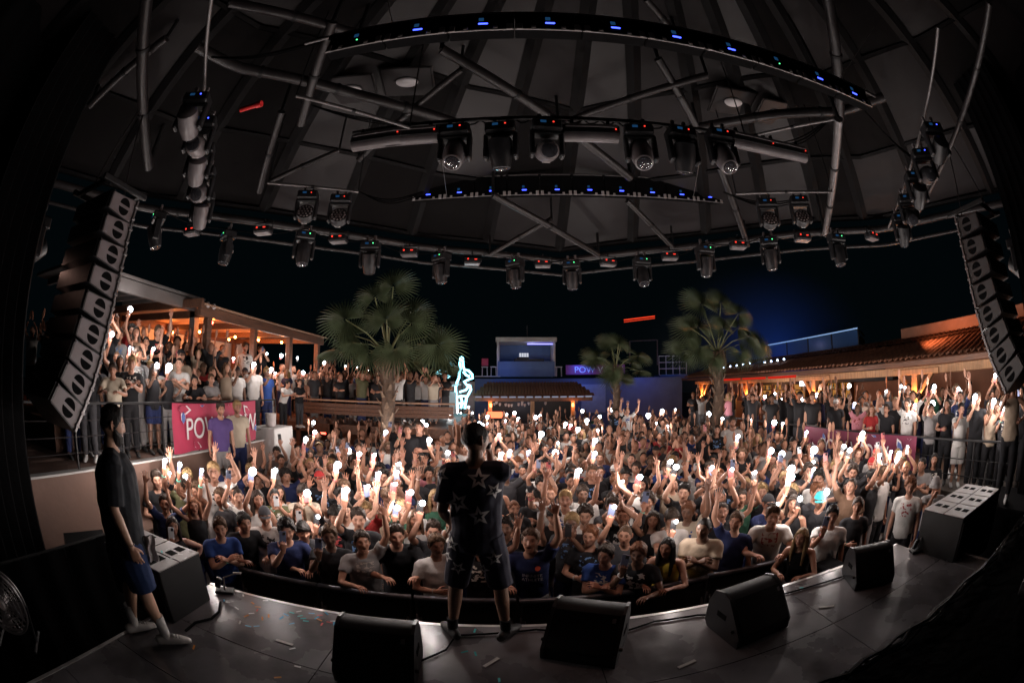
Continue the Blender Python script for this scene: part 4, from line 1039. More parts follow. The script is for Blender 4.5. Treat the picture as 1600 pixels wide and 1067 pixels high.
for k in range(16): 
    x = rs.uniform(-W * .75, W * .75); MB().lathe([(.02, 0), (.06, .05), (.07, .16), (.02, .17)], (x, -.7, kez - .42 - rs.random() * .2), 8).tube([(x, -.7, kez - .25), (x, -.7, kez - .1)], .008, n=5).build('hanging_glass', M_WHITE, kk, True)
for px in (767, 895):
    x = aty(px, 632, ky - 1.6).x - kk.location.x
    ml = MB().bbox((x, -1.64, kez - .48), (.12, .08, .20), .02).build('wall_lamp', glow('kiosk_lamp', (1., .25, .07), 8), kk)
    lamp('POINT', (x, -1.85, kez - .45), 16, (1., .33, .10), kk, .08)
lamp('POINT', (-.5, -.2, kez - .5), 9, (.55, .6, 1.), kk, .2)
q = aty(773, 648, ky - 2.2); o = MB().bbox((0, 0, 0), (.8, .1, .32), .03).build('red_sign', glow('red_sign_face', (1., .12, .05), 4), None, False, q); tag(o, 'small glowing red sign in front of the kiosk', 'sign')

# neon figure: cyan tubes on a dark frame
def neon(pts, y, r=.06): return MB().tube([aty(640 + x / 5, 500 + z / 5, y) for x, z in pts], r, n=6)
G_NEON = glow('neon_cyan', (.30, .85, 1.0), 5.)
nb = aty(722, 640, 21.5)
ns = empty('neon_figure', (nb.x, 21.5, 0), 0, 'glowing cyan neon figure with raised arm beside the dark palm', 'neon sign')
for pts in ([(400, 288), (393, 340), (398, 380), (388, 412), (386, 450), (372, 482), (360, 522), (362, 582), (368, 640), (372, 692)], [(400, 288), (415, 298), (417, 350), (426, 386), (462, 396), (488, 424), (493, 452), (462, 463), (425, 482), (446, 506), (472, 512), (479, 542), (462, 576), (446, 602), (437, 650), (431, 692)],
            [(390, 562), (440, 546), (466, 512)], [(370, 602), (402, 592), (440, 596)], [(400, 600), (411, 640), (401, 690)], [(420, 402), (442, 430), (470, 440)], [(372, 655), (402, 648), (432, 655)]):
    m = neon(pts, 21.5); m.v = [tuple(Vector(v) - ns.location) for v in m.v]; m.build('tube', G_NEON, ns, True)
m = MB().tube([(0, .12, 0), (0, .12, 4.6)], .05, n=8); m.build('mast', M_BLACK, ns, True)
lamp('POINT', (0, -.7, 3.6), 40, (.25, .8, 1.), ns, .4)
ns2 = empty('neon_figure', (aty(695, 580, 21).x, 21, 0), 0, 'smaller broken cyan neon shape left of the neon figure', 'neon sign')
for pts in ([(212, 405), (235, 395), (262, 385), (296, 362)], [(206, 422), (232, 410), (248, 425)], [(268, 425), (290, 430), (318, 440), (300, 452)]):
    m = neon(pts, 21, .03); m.v = [tuple(Vector(v) - ns2.location) for v in m.v]; m.build('tube', G_NEON, ns2, True)
MB().tube([(0, .1, 0), (0, .1, 4.2)], .05, n=8).build('mast', M_BLACK, ns2, True)
cx, cz, w, h = rect(675, 612, 715, 660, 22); o = empty('market_tent', (cx, 22, 0), 0, 'pale little booth with a sloping roof beside the neon figure', 'booth')
MB().bbox((0, 0, (cz + h / 2) / 2), (w, 1.2, cz + h / 2), .02).build('body', M_WPLAST, o); MB().prism([(-w * .6, cz + h / 2), (w * .6, cz + h / 2 + .35), (w * .6, cz + h / 2 + .43), (-w * .6, cz + h / 2 + .08)], 1.6, Matrix.Translation((0, -.8, 0))).build('roof', M_WPLAST, o)

# ================================================================== RIGHT SIDE: tiled eaves, timber posts, bar, upper wall
EX, EZ = 10.7, 3.52
rb = empty('tiled_bar_house', (EX, 12, 1.0), 0, 'long low bar house with clay tiled eaves and terracotta walls', 'building')
MB().bbox((3.4, 0, 1.5), (.3, 26, 3.0), .02).build('wall', M_PLAST, rb)
MB().add([(-.35, -12.5, EZ - 1.0), (-.35, 12.5, EZ - 1.0), (2.6, 12.5, EZ + .75 - 1.0), (2.6, -12.5, EZ + .75 - 1.0)], [(0, 1, 2, 3)]).build('roof_deck', M_WOOD, rb)
tl = MB()
for i in range(6):
    a = math.pi * i / 5; tl.v += [(0, .105 * math.cos(a), .085 * math.sin(a)), (.62, .085 * math.cos(a), .07 * math.sin(a))]
tl.f = [(2 * i, 2 * i + 2, 2 * i + 3, 2 * i + 1) for i in range(5)]
tm = tl.mesh('roof_tile', M_TILE, True); slope = math.atan2(.75, 2.95)
rs = random.Random(21); cnt = 0
for r_ in range(3):
    for k in range(96):
        y = -9.6 + k * .225
        x = -.42 + r_ * .52
        o_ = link('roof_tile', tm, rb, (x + rs.uniform(-.02, .02), y + rs.uniform(-.012, .012), EZ - 1.0 + .02 + (x + .35) * math.tan(slope) + .012 * r_), (rs.uniform(-.06, .06), -slope - .05 + rs.uniform(-.02, .02), rs.uniform(-.04, .04)))
rest = MB()
for r_ in range(3, 6):
    for k in range(110):
        y = -12.4 + k * .225; x = -.42 + r_ * .52; o_ = len(rest.v)
        for i in range(4):
            a = math.pi * i / 3; rest.v += [(x, y + .105 * math.cos(a), EZ - 1 + .03 + (x + .35) * math.tan(slope) + .085 * math.sin(a)), (x + .56, y + .09 * math.cos(a), EZ - 1 + .02 + (x + .85) * math.tan(slope) + .07 * math.sin(a))]
        rest.f += [(o_ + 2 * i, o_ + 2 * i + 2, o_ + 2 * i + 3, o_ + 2 * i + 1) for i in range(3)]
rest.build('upper_tiles', M_TILE, rb, True)['kind'] = 'stuff'
MB().bbox((-.33, 0, EZ - 1.10), (.05, 25, .14), .008).build('eave_board', M_WOOD, rb)
MB().bbox((.30, -1.5, EZ - 1.30), (.18, 22, .22), .01).build('eave_beam', M_WOODL, rb)
for k in range(3): MB().bbox((-.2 + .42, 2.6 + k * 2.3, EZ - 1.18), (.04, 2.1, .17), .006).build('red_light_panel', glow('red_panel', (1., .03, .015), .55), rb)
lamp('AREA', (.7, 5.5, EZ - 1.35), 10, (1., .08, .04), rb, 1.5)
# upper wall
uw = empty('upper_wall', (13.3, 5.5, 0), 0, 'terracotta wall rising above the tiled eaves at the right', 'wall')
MB().bbox((0, -.3, 3.85), (.3, 8.4, 1.6), .02).build('wall', M_PLAST, uw); MB().bbox((-.02, 4.3, 3.75), (.36, 1.0, 1.0), .02).build('pier', M_PLAST, uw)
lamp('AREA', (-2.2, 1.5, 4.55), 50, (1., .36, .16), uw, .6, aim=(0, -1.0, 4.3)).name = 'lamp_light'
# bar openings with lit shelves
def bar_shelf(y0, y1, lab):
    o = empty('bar_shelf', (13.9, (y0 + y1) / 2, 1.0), 0, lab, 'shelf', 'lit back shelves of the bar')
    w = y1 - y0
    MB().box((.0, 0, 1.35), (.03, w, 1.6)).build('back_panel', glow('amber_shelf', (1., .42, .10), .42), o)
    for z in (.75, 1.2, 1.65): MB().bbox((-.12, 0, z), (.26, w, .04), .006).build('shelf_board', M_WOOD, o)
    for y in (-w / 2, -w / 6, w / 6, w / 2): MB().bbox((-.12, y, 1.35), (.26, .06, 1.7), .006).build('upright', M_WOOD, o)
    rs = random.Random(lab); bo = [MB().lathe([(.035, 0), (.038, .01), (.038, .17), (.015, .22), (.014, .28)], n=8).mesh('bottle', mat('bottle_%d' % i, c, .15, spec=.7)) for i, c in enumerate([(.30, .12, .02), (.03, .07, .02), (.35, .3, .22), (.02, .02, .02)])]
    for z in (.77, 1.22, 1.67):
        for k in range(int(w / .16)):
            if rs.random() < .75: b_ = link('bottle', rs.choice(bo), o, (-.13 + rs.uniform(-.04, .04), -w / 2 + .12 + k * .16, z))
    lamp('AREA', (-.5, 0, 2.1), 20, (1., .48, .16), o, 1.2)
bar_shelf(12.9, 15.6, 'amber lit bottle shelf seen right of the second timber post'); bar_shelf(16.2, 20.8, 'amber lit bottle shelf seen between the far timber posts')
cn_ = empty('bar_counter', (12.6, 16.5, 1.0), 0, 'long timber bar counter under the eaves', 'counter'); MB().bbox((0, 0, .55), (.6, 9, 1.1), .02).build('body', M_WOOD, cn_); MB().bbox((0, 0, 1.12), (.75, 9.1, .05), .01).build('top', M_WOODL, cn_)
q = Vector((13.3, 15.9, 3.0)); o = empty('bar_screen', q, 0, 'small bright white screen under the eaves of the bar', 'screen'); MB().bbox((0, 0, 0), (.08, .62, .38), .01).build('housing', M_FIX, o); MB().box((-.046, 0, 0), (.006, .56, .32)).build('panel', glow('screen_white', (.9, .9, 1.), 2.2), o)
q = Vector((13.3, 21.3, 2.2)); o = empty('poster', q, 0, 'blue lit poster panel beside the far timber post', 'poster'); MB().bbox((0, 0, 0), (.06, .8, 1.3), .01).build('frame', M_FIX, o); MB().box((-.034, 0, 0), (.004, .7, 1.2)).build('sheet', glow('poster_blue', (.05, .15, .8), .5), o)
# timber posts with Y braces and warm up-lights
for k, y in enumerate((7.3, 12.4, 17.5, 22.6)):
    o = empty('timber_post', (11.0, y, 1.0), 0, ['nearest lit timber post with Y braces under the tiled eaves', 'second lit timber post with Y braces under the eaves', 'third timber post with Y braces beside the bar shelves', 'far timber post lit bright orange behind the right palm'][k], 'post', 'timber posts under the tiled eaves')
    MB().bbox((0, 0, 1.12), (.24, .24, 2.24), .015).build('post', M_WOODL, o)
    for s in (-1, 1): MB().bbox((0, s * .42, 1.86), (.14, .13, 1.1), .01, Matrix.Rotation(s * R(-42), 3, 'X')).build('brace', M_WOODL, o)
    MB().bbox((0, 0, 2.19), (.26, 2.0, .16), .012).build('bolster', M_WOODL, o)
    MB().lathe([(.03, 0), (.06, .02), (.07, .14), (.05, .15)], (-.19, -.02, 1.30), 12).build('wall_lamp', glow('post_lamp', (1., .36, .10), 10), o, True)
    lamp('POINT', (-.24, -.05, 1.52), 75 if k < 3 else 110, (1., .34, .09), o, .05)
# glass parapet, string of lights and blue flood on the roof
gp = empty('glass_parapet', (13.6, 16.2, 3.62), 0, 'glass parapet lit blue on the roof above the bar', 'glass parapet')
for k in range(4): MB().bbox((0, -3.1 + k * 1.8, .75), (.03, 1.7, 1.2), .008).build('pane', M_GLASS, gp)
for k in range(5): MB().bbox((0, -4. + k * 1.8, .75), (.06, .06, 1.4), .008).build('post', M_FIX, gp)
MB().bbox((0, -.4, 1.42), (.07, 7.2, .05), .008).build('handrail', mat('rail_led', (.4, .5, .6), .4, emit=(.3, .55, 1.), estr=.5), gp)
MB().bbox((.3, 0, -.35), (.8, 12, .7), .02).build('upstand', M_FIX, gp)
lamp('AREA', (-1.4, 2.5, .4), 18, (.04, .18, 1.), gp, .8, aim=(.1, -.2, .9)).name = 'lamp_light'
for k in range(9):
    q = atx(1131 + k * 10 + (14 if k > 4 else 0), 574 - k * 1.6, 11.4); o = MB().ball((0, 0, 0), .045, 8, 6).build('string_light', glow('string_bulb', (.55, .72, 1.), 9), None, True, q); tag(o, f'{ordinal(k + 1)} tiny white bulb from the left above the far tiled eaves', 'bulb', 'tiny white bulbs above the far eaves')
o = MB().tube([atx(1125, 575, 11.4) , atx(1178, 568, 11.4), atx(1240, 558, 11.4)], .012, n=5).build('light_string', M_BLACK, None); tag(o, 'dark wire carrying the tiny white bulbs', 'wire')
# terrace railing and banner at the right
rl = empty('terrace_railing', (7.85, 2.4, 1.0), 0, 'dark railing along the edge of the right terrace', 'railing')
for k in range(12): MB().bbox((0, k * 1.1, .46), (.035, .035, .92), .006).build('post', M_BLACK, rl)
MB().bbox((0, 6.05, .94), (.05, 12.2, .04), .008).build('top_rail', M_BLACK, rl)
for z in (.3, .6): MB().tube([(0, 0, z), (0, 12.1, z)], .01, n=6).build('wire', M_BLACK, rl, True)
bn = banner((7.80, 5.1, 1.96), -1, 4.2, .86, 'POW WOW', 2.1, .46, 'dim pink banner on the right terrace railing, half hidden by people', .0, mat('pink_banner_shaded', (.15, .013, .045), .6, var=.12, vscale=4, bump=.25, bscale=5))  # same pink cloth as at left, its dim light put into the colour

# ---- tape marks and cables on the deck
tm_ = mat('white_tape', (.45, .43, .41), .6, var=.2, vscale=20)
for k, (x, y, a, lb) in enumerate([(1.25, 2.35, .3, 'short strip of pale tape on the deck right of the performer'), (2.75, 2.5, -.5, 'short strip of pale tape between the two right monitors'), (-.15, 2.62, .9, 'short strip of pale tape behind the performer'), (-1.75, 2.45, 0., 'short strip of pale tape left of the nearest monitor')]):
    o = MB().box((0, 0, 0), (.16, .03, .003)).build('tape_mark', tm_, None, False, (x, y, 1.2055), (0, 0, a)); tag(o, lb, 'tape', 'tape marks on the stage deck')
for k, (pts, lb) in enumerate([([(-.70, 2.52), (-.5, 2.75), (-.45, 2.98), (.2, 3.10), (.55, 3.02)], 'black cable running from the nearest monitor to the second one'), ([(.80, 2.92), (1.2, 3.05), (1.6, 3.02), (1.9, 2.90)], 'black cable between the second and third monitors'), ([(2.1, 2.88), (2.5, 2.98), (3.0, 2.92), (3.42, 2.86)], 'black cable between the third and last monitors')]):
    a = Vector((pts[0][0], pts[0][1], 1.215)); o = MB().tube([Vector((x, y, 1.215)) - a for x, y in pts], .009, n=6).build('cable', M_MATTE, None, True, a); tag(o, lb, 'cable', 'cables on the stage deck')
# ---- thin smoke above the roofs at the back right, lit by a blue flood
fl = empty('flood_lamp', (17.2, 22.5, 4.2), 0, 'blue flood lamp on the roof behind the glass parapet', 'flood lamp')
MB().bbox((0, 0, 0), (.5, .3, .4), .03).build('housing', M_FIX, fl); MB().bbox((.0, .16, .05), (.42, .02, .3), .01).build('lit_face', glow('flood_blue', (.05, .2, 1.), 6), fl)
lamp('SPOT', (0, .4, .3), 1700, (.03, .16, 1.), fl, .2, aim=(3.0, 6, 2.6), spot=R(110), blend=.9)
mb = MB().ball((0, 0, 0), 1., 28, 18)
sm = mb.build('smoke', None, None, True, (21.5, 30, 5.2)); sm.scale = (13, 7, 7.5); tag(sm, 'thin smoke glowing blue in the sky above the right-hand roofs', 'smoke', None, 'stuff')
ms_ = bpy.data.materials.new('smoke'); ms_.use_nodes = True; nt = ms_.node_tree; nt.nodes.clear()
pv = nt.nodes.new('ShaderNodeVolumePrincipled'); gr = nt.nodes.new('ShaderNodeTexGradient'); gr.gradient_type = 'SPHERICAL'; tc_ = nt.nodes.new('ShaderNodeTexCoord'); ml = nt.nodes.new('ShaderNodeMath'); ml.operation = 'MULTIPLY'; ml.inputs[1].default_value = .035; nt.links.new(tc_.outputs['Object'], gr.inputs['Vector']); nt.links.new(gr.outputs['Fac'], ml.inputs[0]); nt.links.new(ml.outputs[0], pv.inputs['Density']); pv.inputs['Color'].default_value = (.8, .85, .95, 1); mo = nt.nodes.new('ShaderNodeOutputMaterial'); nt.links.new(pv.outputs[0], mo.inputs['Volume']); sm.data.materials.clear(); sm.data.materials.append(ms_)
# ================================================================== PEOPLE: mesh library
SKIN = mat('skin', rough=.5, spec=.45, objcol=True, tint=True, var=.06, vscale=9, bump=.05, bscale=60)
CLOTH = mat('cloth', rough=.85, spec=.2, objcol=True, bump=.35, bscale=14, var=.08, vscale=5)
CLOTHT = mat('printed_cloth', rough=.8, spec=.25, objcol=True, tint=True, bump=.3, bscale=14)
HAIR = mat('hair', rough=.55, spec=.22, objcol=True, bump=.6, bscale=120, var=.25, vscale=40, stretch=(1, 1, .35))
LEATHER = mat('shoe', rough=.5, objcol=True, var=.08, vscale=12)

def g2(a, b, sa, sb): return np.exp(-(a / sa) ** 2 - (b / sb) ** 2)
def head_surface(U, feat=True, female=False, mouth=0., beard=0., wide=1.):
    """U: unit directions (N,3), face towards -y. returns positions and tint"""
    x, y, z = U[:, 0].copy(), U[:, 1].copy(), U[:, 2].copy()
    sq = lambda a, p: np.sign(a) * np.abs(a) ** p
    X = .077 * wide * sq(x, .92); Y = np.where(y < 0, .092, .105) * sq(y, .93); Z = .119 * sq(z, .96)
    t = np.clip(-z, 0, 1)
    jaw = 1 - (.34 if female else .25) * t ** 1.4
    X *= jaw
    tb = np.clip((-z - .15) / .85, 0, 1)
    Y = np.where(y > 0, Y * (1 - .62 * tb), Y)            # nape runs in under the skull
    Y += -.010 * np.clip((-z - .45) / .5, 0, 1) * (y < 0.2)   # chin forward
    top = np.clip((z - .35) / .65, 0, 1)
    Y += .012 * top
    X *= 1 + .04 * np.clip(1 - np.abs(z - .35) / .4, 0, 1) * np.clip(y + .2, 0, 1)
    tint = np.ones((len(x), 3))
    if feat:
        fr = np.clip(-y * 2.2, 0, 1)
        d = np.zeros_like(X)
        ax = np.abs(X)
        # flatten the face front a little
        d += -.006 * g2(X, Z - .0, .06, .09)
        d += (.005 if not female else .002) * g2(ax - .028, Z - .028, .020, .009)        # brow
        d += -.012 * g2(ax - .031, Z - .010, .014, .011)                                 # eye socket
        d += .0055 * g2(ax - .031, Z - .009, .010, .006)                                 # eyeball + lids
        nz = np.clip((.022 - Z) / .052, 0, 1) * (Z > -.036)
        d += (.008 + .0115 * nz) * g2(X, 0, .009 + .0035 * nz, 1) * np.clip((.030 - Z) / .012, 0, 1) * np.clip((Z + .041) / .009, 0, 1)
        d += .008 * g2(ax - .012, Z + .031, .007, .007)                                  # nostril wings
        d += .006 * g2(ax - .047, Z + .015, .017, .016)                                  # cheek bone
        d += -.005 * g2(ax - .040, Z + .050, .016, .020)                                 # cheek hollow
        mo = mouth
        d += .0075 * g2(X, Z + .050, .022, .0065) + .0075 * g2(X, Z + .063 + .012 * mo, .019, .0065)
        d += -(.004 + .014 * mo) * g2(X, Z + .0565 + .006 * mo, .020, .0028 + .008 * mo)
        d += -.005 * g2(X, Z + .076 + .01 * mo, .018, .006)
        d += .008 * g2(X, Z + .097, .022, .013)
        Y -= d * fr
        if mo: Z -= .010 * mo * np.clip((-Z - .055) / .04, 0, 1) * fr
        def mixt(w, c):
            nonlocal tint
            w = (np.clip(w, 0, 1) * (fr > .25))[:, None]
            tint = tint * (1 - w) + np.array(c) * w
        mixt(.75 * g2(ax - .030, Z - .010, .022, .014), (.62, .52, .50))
        mixt(1.3 * g2(ax - .031, Z - .031 - .004 * np.sin(ax * 60), .019, .0048), (.10, .08, .07))
        mixt(1.2 * g2(ax - .031, Z - .0095, .0125, .0045), (1.1, 1.15, 1.2))
        mixt(1.5 * g2(ax - .031, Z - .0095, .0052, .0060), (.05, .04, .04))
        mixt(1.2 * g2(ax - .031, Z - .0145, .0145, .0020), (.12, .09, .08))
        lip = (.85, .42, .42) if female else (.80, .55, .53)
        mixt(1.2 * g2(X, Z + .051, .021, .0055) + 1.2 * g2(X, Z + .063 + .012 * mo, .018, .006), lip)
        mixt(1.3 * g2(X, Z + .0565 + .006 * mo, .021, .0022 + .0075 * mo), (.10, .05, .05))
        mixt(.5 * g2(ax - .045, Z + .022, .018, .016), (1.05, .82, .78))
        if beard:
            bw = np.clip((-Z - .026) / .022, 0, 1) * np.clip((ax - .020) / .02 + np.clip((-Z - .062) / .012, 0, 1) + g2(X, Z + .043, .03, .006), 0, 1)
            bw = bw * (1 - np.clip(g2(X, Z + .057, .024, .012) * 1.4, 0, 1) * (Z > -.07))
            w = (beard * np.clip(bw, 0, 1) * np.clip(.55 - y * 1.0, 0, 1))[:, None]
            tint = tint * (1 - w) + np.array((.10, .08, .07)) * w
            Y -= .004 * beard * bw * fr; Z -= .006 * beard * np.clip((-Z - .09) / .03, 0, 1)
    return np.stack([X, Y, Z], 1), tint
def sphere_grid(nu, nv, dense=True):
    pts = []; 
    for j in range(nv + 1):
        a = math.pi * j / nv - math.pi / 2
        for i in range(nu):
            s = 2 * math.pi * i / nu
            b = s - (.55 * math.sin(s) if dense else 0)       # packs columns round the face
            pts.append((-math.sin(b) * math.cos(a), -math.cos(b) * math.cos(a), math.sin(a)))
    fs = [(j * nu + i, (j + 1) * nu + i, (j + 1) * nu + (i + 1) % nu, j * nu + (i + 1) % nu) for j in range(nv) for i in range(nu)]
    return np.array(pts), fs
def make_head(nu=52, nv=44, **k):
    U, fs = sphere_grid(nu, nv)
    P, T = head_surface(U, **k)
    P = list(map(tuple, P)); T = list(map(tuple, T))
    w = k.get('wide', 1.)
    for s in (-1, 1):                                          # ears: a curled shell
        mb = MB()
        mb.tube([(s * .072 * w, .004, -.030), (s * .083 * w, .012, -.020), (s * .088 * w, .018, .004), (s * .086 * w, .020, .022), (s * .078 * w, .012, .030), (s * .073 * w, .002, .020)],
                [.006, .008, .0075, .0075, .007, .005], n=6, rnd=True)
        mb.ball((s * .076 * w, .010, 0), (.006, .014, .024), 8, 6)
        o = len(P); P += mb.v; fs = fs + [tuple(i + o for i in f) for f in mb.f]; T += [(1., .86, .82)] * len(mb.v)
    return np.array(P), fs, np.array(T)

# ---- hands: wrist at the origin, fingers along +z, palm towards -y, thumb towards +x
def make_hand(curls, thumb=.5, spread=.12, voxel=.0048):
    mb = MB()
    mb.tube([(0, 0, -.03), (0, 0, 0), (.002, -.001, .03), (.002, -.002, .065), (.0, 0, .088)], [.026, .027, .036, .041, .038], [.020, .018, .0165, .0145, .012], n=12, side=(1, 0, 0))
    base = [(.030, .087, .074), (.010, .094, .082), (-.011, .090, .077), (-.030, .080, .060)]
    for k, ((bx, bz, ln), c) in enumerate(zip(base, curls)):
        ang = spread * (1.5 - k) * (1 - c * .6); p = Vector((bx, 0, bz - .012)); a = 0; pts = [p.copy()]; rr = [.0088]
        for q, f in enumerate((.46, .30, .24)):
            a += c * (1.35, 1.55, 1.0)[q] + .06
            p = p + Vector((math.sin(ang) * math.cos(a), -math.sin(a), math.cos(ang) * math.cos(a))) * (ln * f + (.012 if q == 0 else 0))
            pts.append(p.copy()); rr.append((.0082, .0076, .0062)[q] * (.88 if k == 3 else 1))
        mb.tube(pts, rr, n=8, rnd=True)
    t = thumb
    tp = [Vector((.020, -.004, .015)), Vector((.042, -.010 - .010 * t, .036))]
    d1 = Vector((.62 * (1 - .55 * t), -.35 - .45 * t, .68)).normalized(); tp.append(tp[-1] + d1 * .032)
    d2 = Vector((.35 * (1 - 1.6 * t), -.35 - .5 * t, .8)).normalized(); tp.append(tp[-1] + d2 * .026)
    mb.tube(tp, [.013, .0125, .0098, .0078], n=8, rnd=True)
    me = remesh(mb, voxel, 2); r = mesh_arrays(me); bpy.data.meshes.remove(me)
    return r
HAND_SPEC = {'open': ((.04, .02, .03, .06), .05, .17), 'relaxed': ((.28, .34, .40, .46), .45, .08), 'fist': ((.98, 1., 1., .98), 1., .02),
             'point': ((.03, .95, 1., 1.), .95, .04), 'hold': ((.50, .48, .48, .52), .75, .07), 'cup': ((.22, .18, .22, .30), .35, .10), 'vee': ((.05, .05, .98, 1.), .95, .30)}
HANDS = {}
def hand(name):
    if name not in HANDS: HANDS[name] = make_hand(*HAND_SPEC[name])
    return HANDS[name]

def ik(S, W, hint, l1, l2):
    d = W - S; L = min(d.length, (l1 + l2) * .995); d = d.normalized(); W = S + d * L
    a = (l1 * l1 - l2 * l2 + L * L) / (2 * L); h = math.sqrt(max(0, l1 * l1 - a * a))
    n = hint - d * hint.dot(d); n.normalize()
    return S + d * a + n * h, W

class Fig:
    """a posed figure: joints first, then one skin and the clothes over it. faces -y, right hand at -x"""
    def __init__(s, fem=False, lean=0., twist=0., arms=None, hands=('relaxed', 'relaxed'), palms=(None, None), head=(0., 0., 0.), hkw=None, voxel=.013, legs=None, bulk=1., sleeve=.55, tank=False, hi=False, handdir=(None, None)):
        s.fem = fem; s.voxel = voxel; s.bulk = bulk; s.sleeve = sleeve; s.tank = tank; s.hi = hi
        M = Matrix.Translation((0, 0, .95)) @ Matrix.Rotation(twist, 4, 'Z') @ Matrix.Rotation(lean, 4, 'X') @ Matrix.Translation((0, 0, -.95))
        s.M = M
        T = lambda *p: M @ Vector(p)
        sw = .165 if fem else .188
        s.spine = [T(0, 0, .88), T(0, 0, .97), T(0, -.004, 1.09), T(0, -.012, 1.22), T(0, -.008, 1.33), T(0, .004, 1.42), T(0, .008, 1.465)]
        b = bulk
        s.srx = ([.150, .172, .126, .143, .150, .135, .075] if fem else [.145, .160, .147, .165, .176, .158, .085])
        s.sry = ([.105, .112, .088, .108, .104, .080, .055] if fem else [.103, .110, .100, .116, .116, .088, .062])
        s.srx = [r * b for r in s.srx]; s.sry = [r * b for r in s.sry]
        s.neck = [T(0, .010, 1.42), T(0, .004, 1.50), T(0, -.006, 1.56)]
        s.headc = T(0, -.020, 1.632)
        s.headM = Matrix.Translation(s.headc) @ Matrix.Rotation(twist, 4, 'Z') @ Matrix.Rotation(lean * .55, 4, 'X') @ Matrix.Translation((0, 0, -.06)) @ Matrix.Rotation(head[0], 4, 'Z') @ Matrix.Rotation(head[1], 4, 'X') @ Matrix.Rotation(head[2], 4, 'Y') @ Matrix.Translation((0, 0, .06))
        if fem: s.headM = s.headM @ Matrix.Scale(.95, 4)
        s.arm = []
        arms = arms or ('down', 'down')
        for i, a in enumerate(arms):
            sg = -1 if i == 0 else 1
            w, h = ARM[a] if isinstance(a, str) else a
            S = T(sg * sw, .004, 1.405)
            up = max(0, w[2]) * .10                               # a raised arm lifts the shoulder
            S = S + Vector((-sg * up * .35, 0, up))
            W = S + (M.to_3x3() if abs(lean) < .2 else Matrix.Rotation(twist, 3, 'Z')) @ Vector((sg * w[0], -w[1], w[2]))
            E, W = ik(S, W, Vector((sg * h[0], -h[1], h[2])), .285, .255)
            s.arm.append((S, E, W, sg))
        s.hands = hands; s.palms = palms; s.handdir = handdir
        s.legs = legs or [((-.085, 0, .92), (-.10, -.02, .50), (-.105, .01, .09), 0.), ((.085, 0, .92), (.10, -.02, .50), (.105, .01, .09), 0.)]
        s.hkw = hkw or {}
        s.hframes = []
        for i, (S, E, W, sg) in enumerate(s.arm):
            d = (W - E).normalized()
            if handdir[i] is not None: d = (d * .35 + Vector(handdir[i]) * .65).normalized()
            pn = Vector(palms[i]) if palms[i] is not None else Vector((-sg * 1., 0, 0))
            yv = -(pn - d * pn.dot(d)).normalized()
            xv = yv.cross(d)
            F = Matrix((( xv.x, yv.x, d.x, W.x), (xv.y, yv.y, d.y, W.y), (xv.z, yv.z, d.z, W.z), (0, 0, 0, 1)))
            s.hframes.append(F)
    def skin_mb(s):
        mb = MB(); f = .88 if s.fem else 1.
        mb.tube(s.spine, [r * .95 for r in s.srx], [r * .95 for r in s.sry], n=18, side=s.M.to_3x3() @ Vector((1, 0, 0)), rnd=True)
        mb.tube(s.neck, [.066 * f, .056 * f, .054 * f], [.064 * f, .057 * f, .056 * f], n=12, rnd=True)
        for S, E, W, sg in s.arm:
            sp = s.spine[5]
            mb.tube([sp.lerp(S, .35), S], [.062 * f, .058 * f], n=10, rnd=True)
            mid = S.lerp(E, .42); m2 = E.lerp(W, .28)
            mb.tube([S, mid, E, m2, W], [.055 * f, .050 * f, .039 * f, .042 * f, .0265 * f], n=12, rnd=True)
            d = (W - E).normalized()
            mb.tube([W - d * .03, W + d * .012], [.0265 * f, .025 * f], [.0265 * f, .022 * f], n=10, rnd=True)
        for hp, kn, an, ya in s.legs:
            hp, kn, an = Vector(hp), Vector(kn), Vector(an)
            c = kn.lerp(an, .30) + Vector((0, .012, 0))
            mb.tube([hp, hp.lerp(kn, .3), hp.lerp(kn, .75), kn, c, kn.lerp(an, .72), an], [.088 * s.bulk, .085 * s.bulk, .064 * s.bulk, .056, .057 * s.bulk, .041, .034], n=12, rnd=True)
            fd = Vector((math.sin(ya), -math.cos(ya), 0))
            mb.tube([an + fd * -.05 + Vector((0, 0, -.055)), an + fd * .05 + Vector((0, 0, -.05)), an + fd * .17 + Vector((0, 0, -.07))], [.034, .040, .034], [.034, .034, .018], n=10, side=fd.cross(Vector((0, 0, 1))), rnd=True)
            mb.tube([an, an + Vector((0, 0, -.05))], [.035, .036], n=8, rnd=True)
        return mb
    def body(s, name):
        me = remesh(s.skin_mb(), s.voxel, 3)
        V, Fc = mesh_arrays(me); bpy.data.meshes.remove(me)
        parts = [(V, Fc, np.ones((len(V), 3)))]
        hv, hf, ht = make_head(*((92, 80) if s.hi else (52, 44)), **s.hkw)
        HM = np.array(s.headM); parts.append((hv @ HM[:3, :3].T + HM[:3, 3], hf, ht))
        for i in range(2):
            v, f = hand(s.hands[i]); v = v.copy()
            if i == 1: v[:, 0] *= -1; f = [tuple(reversed(q)) for q in f]
            if s.fem: v = v * .9
            A = np.array(s.hframes[i]); parts.append((v @ A[:3, :3].T + A[:3, 3], f, np.tile((1., .9, .88), (len(v), 1))))
        vs = np.concatenate([p[0] for p in parts]); ts = np.concatenate([p[2] for p in parts]); fs = []; o = 0
        for p in parts: fs += [tuple(i + o for i in f) for f in p[1]]; o += len(p[0])
        m = bpy.data.meshes.new(name); m.from_pydata(vs.tolist(), [], fs); m.materials.append(SKIN)
        m.polygons.foreach_set('use_smooth', [True] * len(m.polygons))
        at = m.color_attributes.new('tint', 'FLOAT_COLOR', 'POINT')
        at.data.foreach_set('color', np.concatenate([ts, np.ones((len(ts), 1))], 1).ravel())
        return m
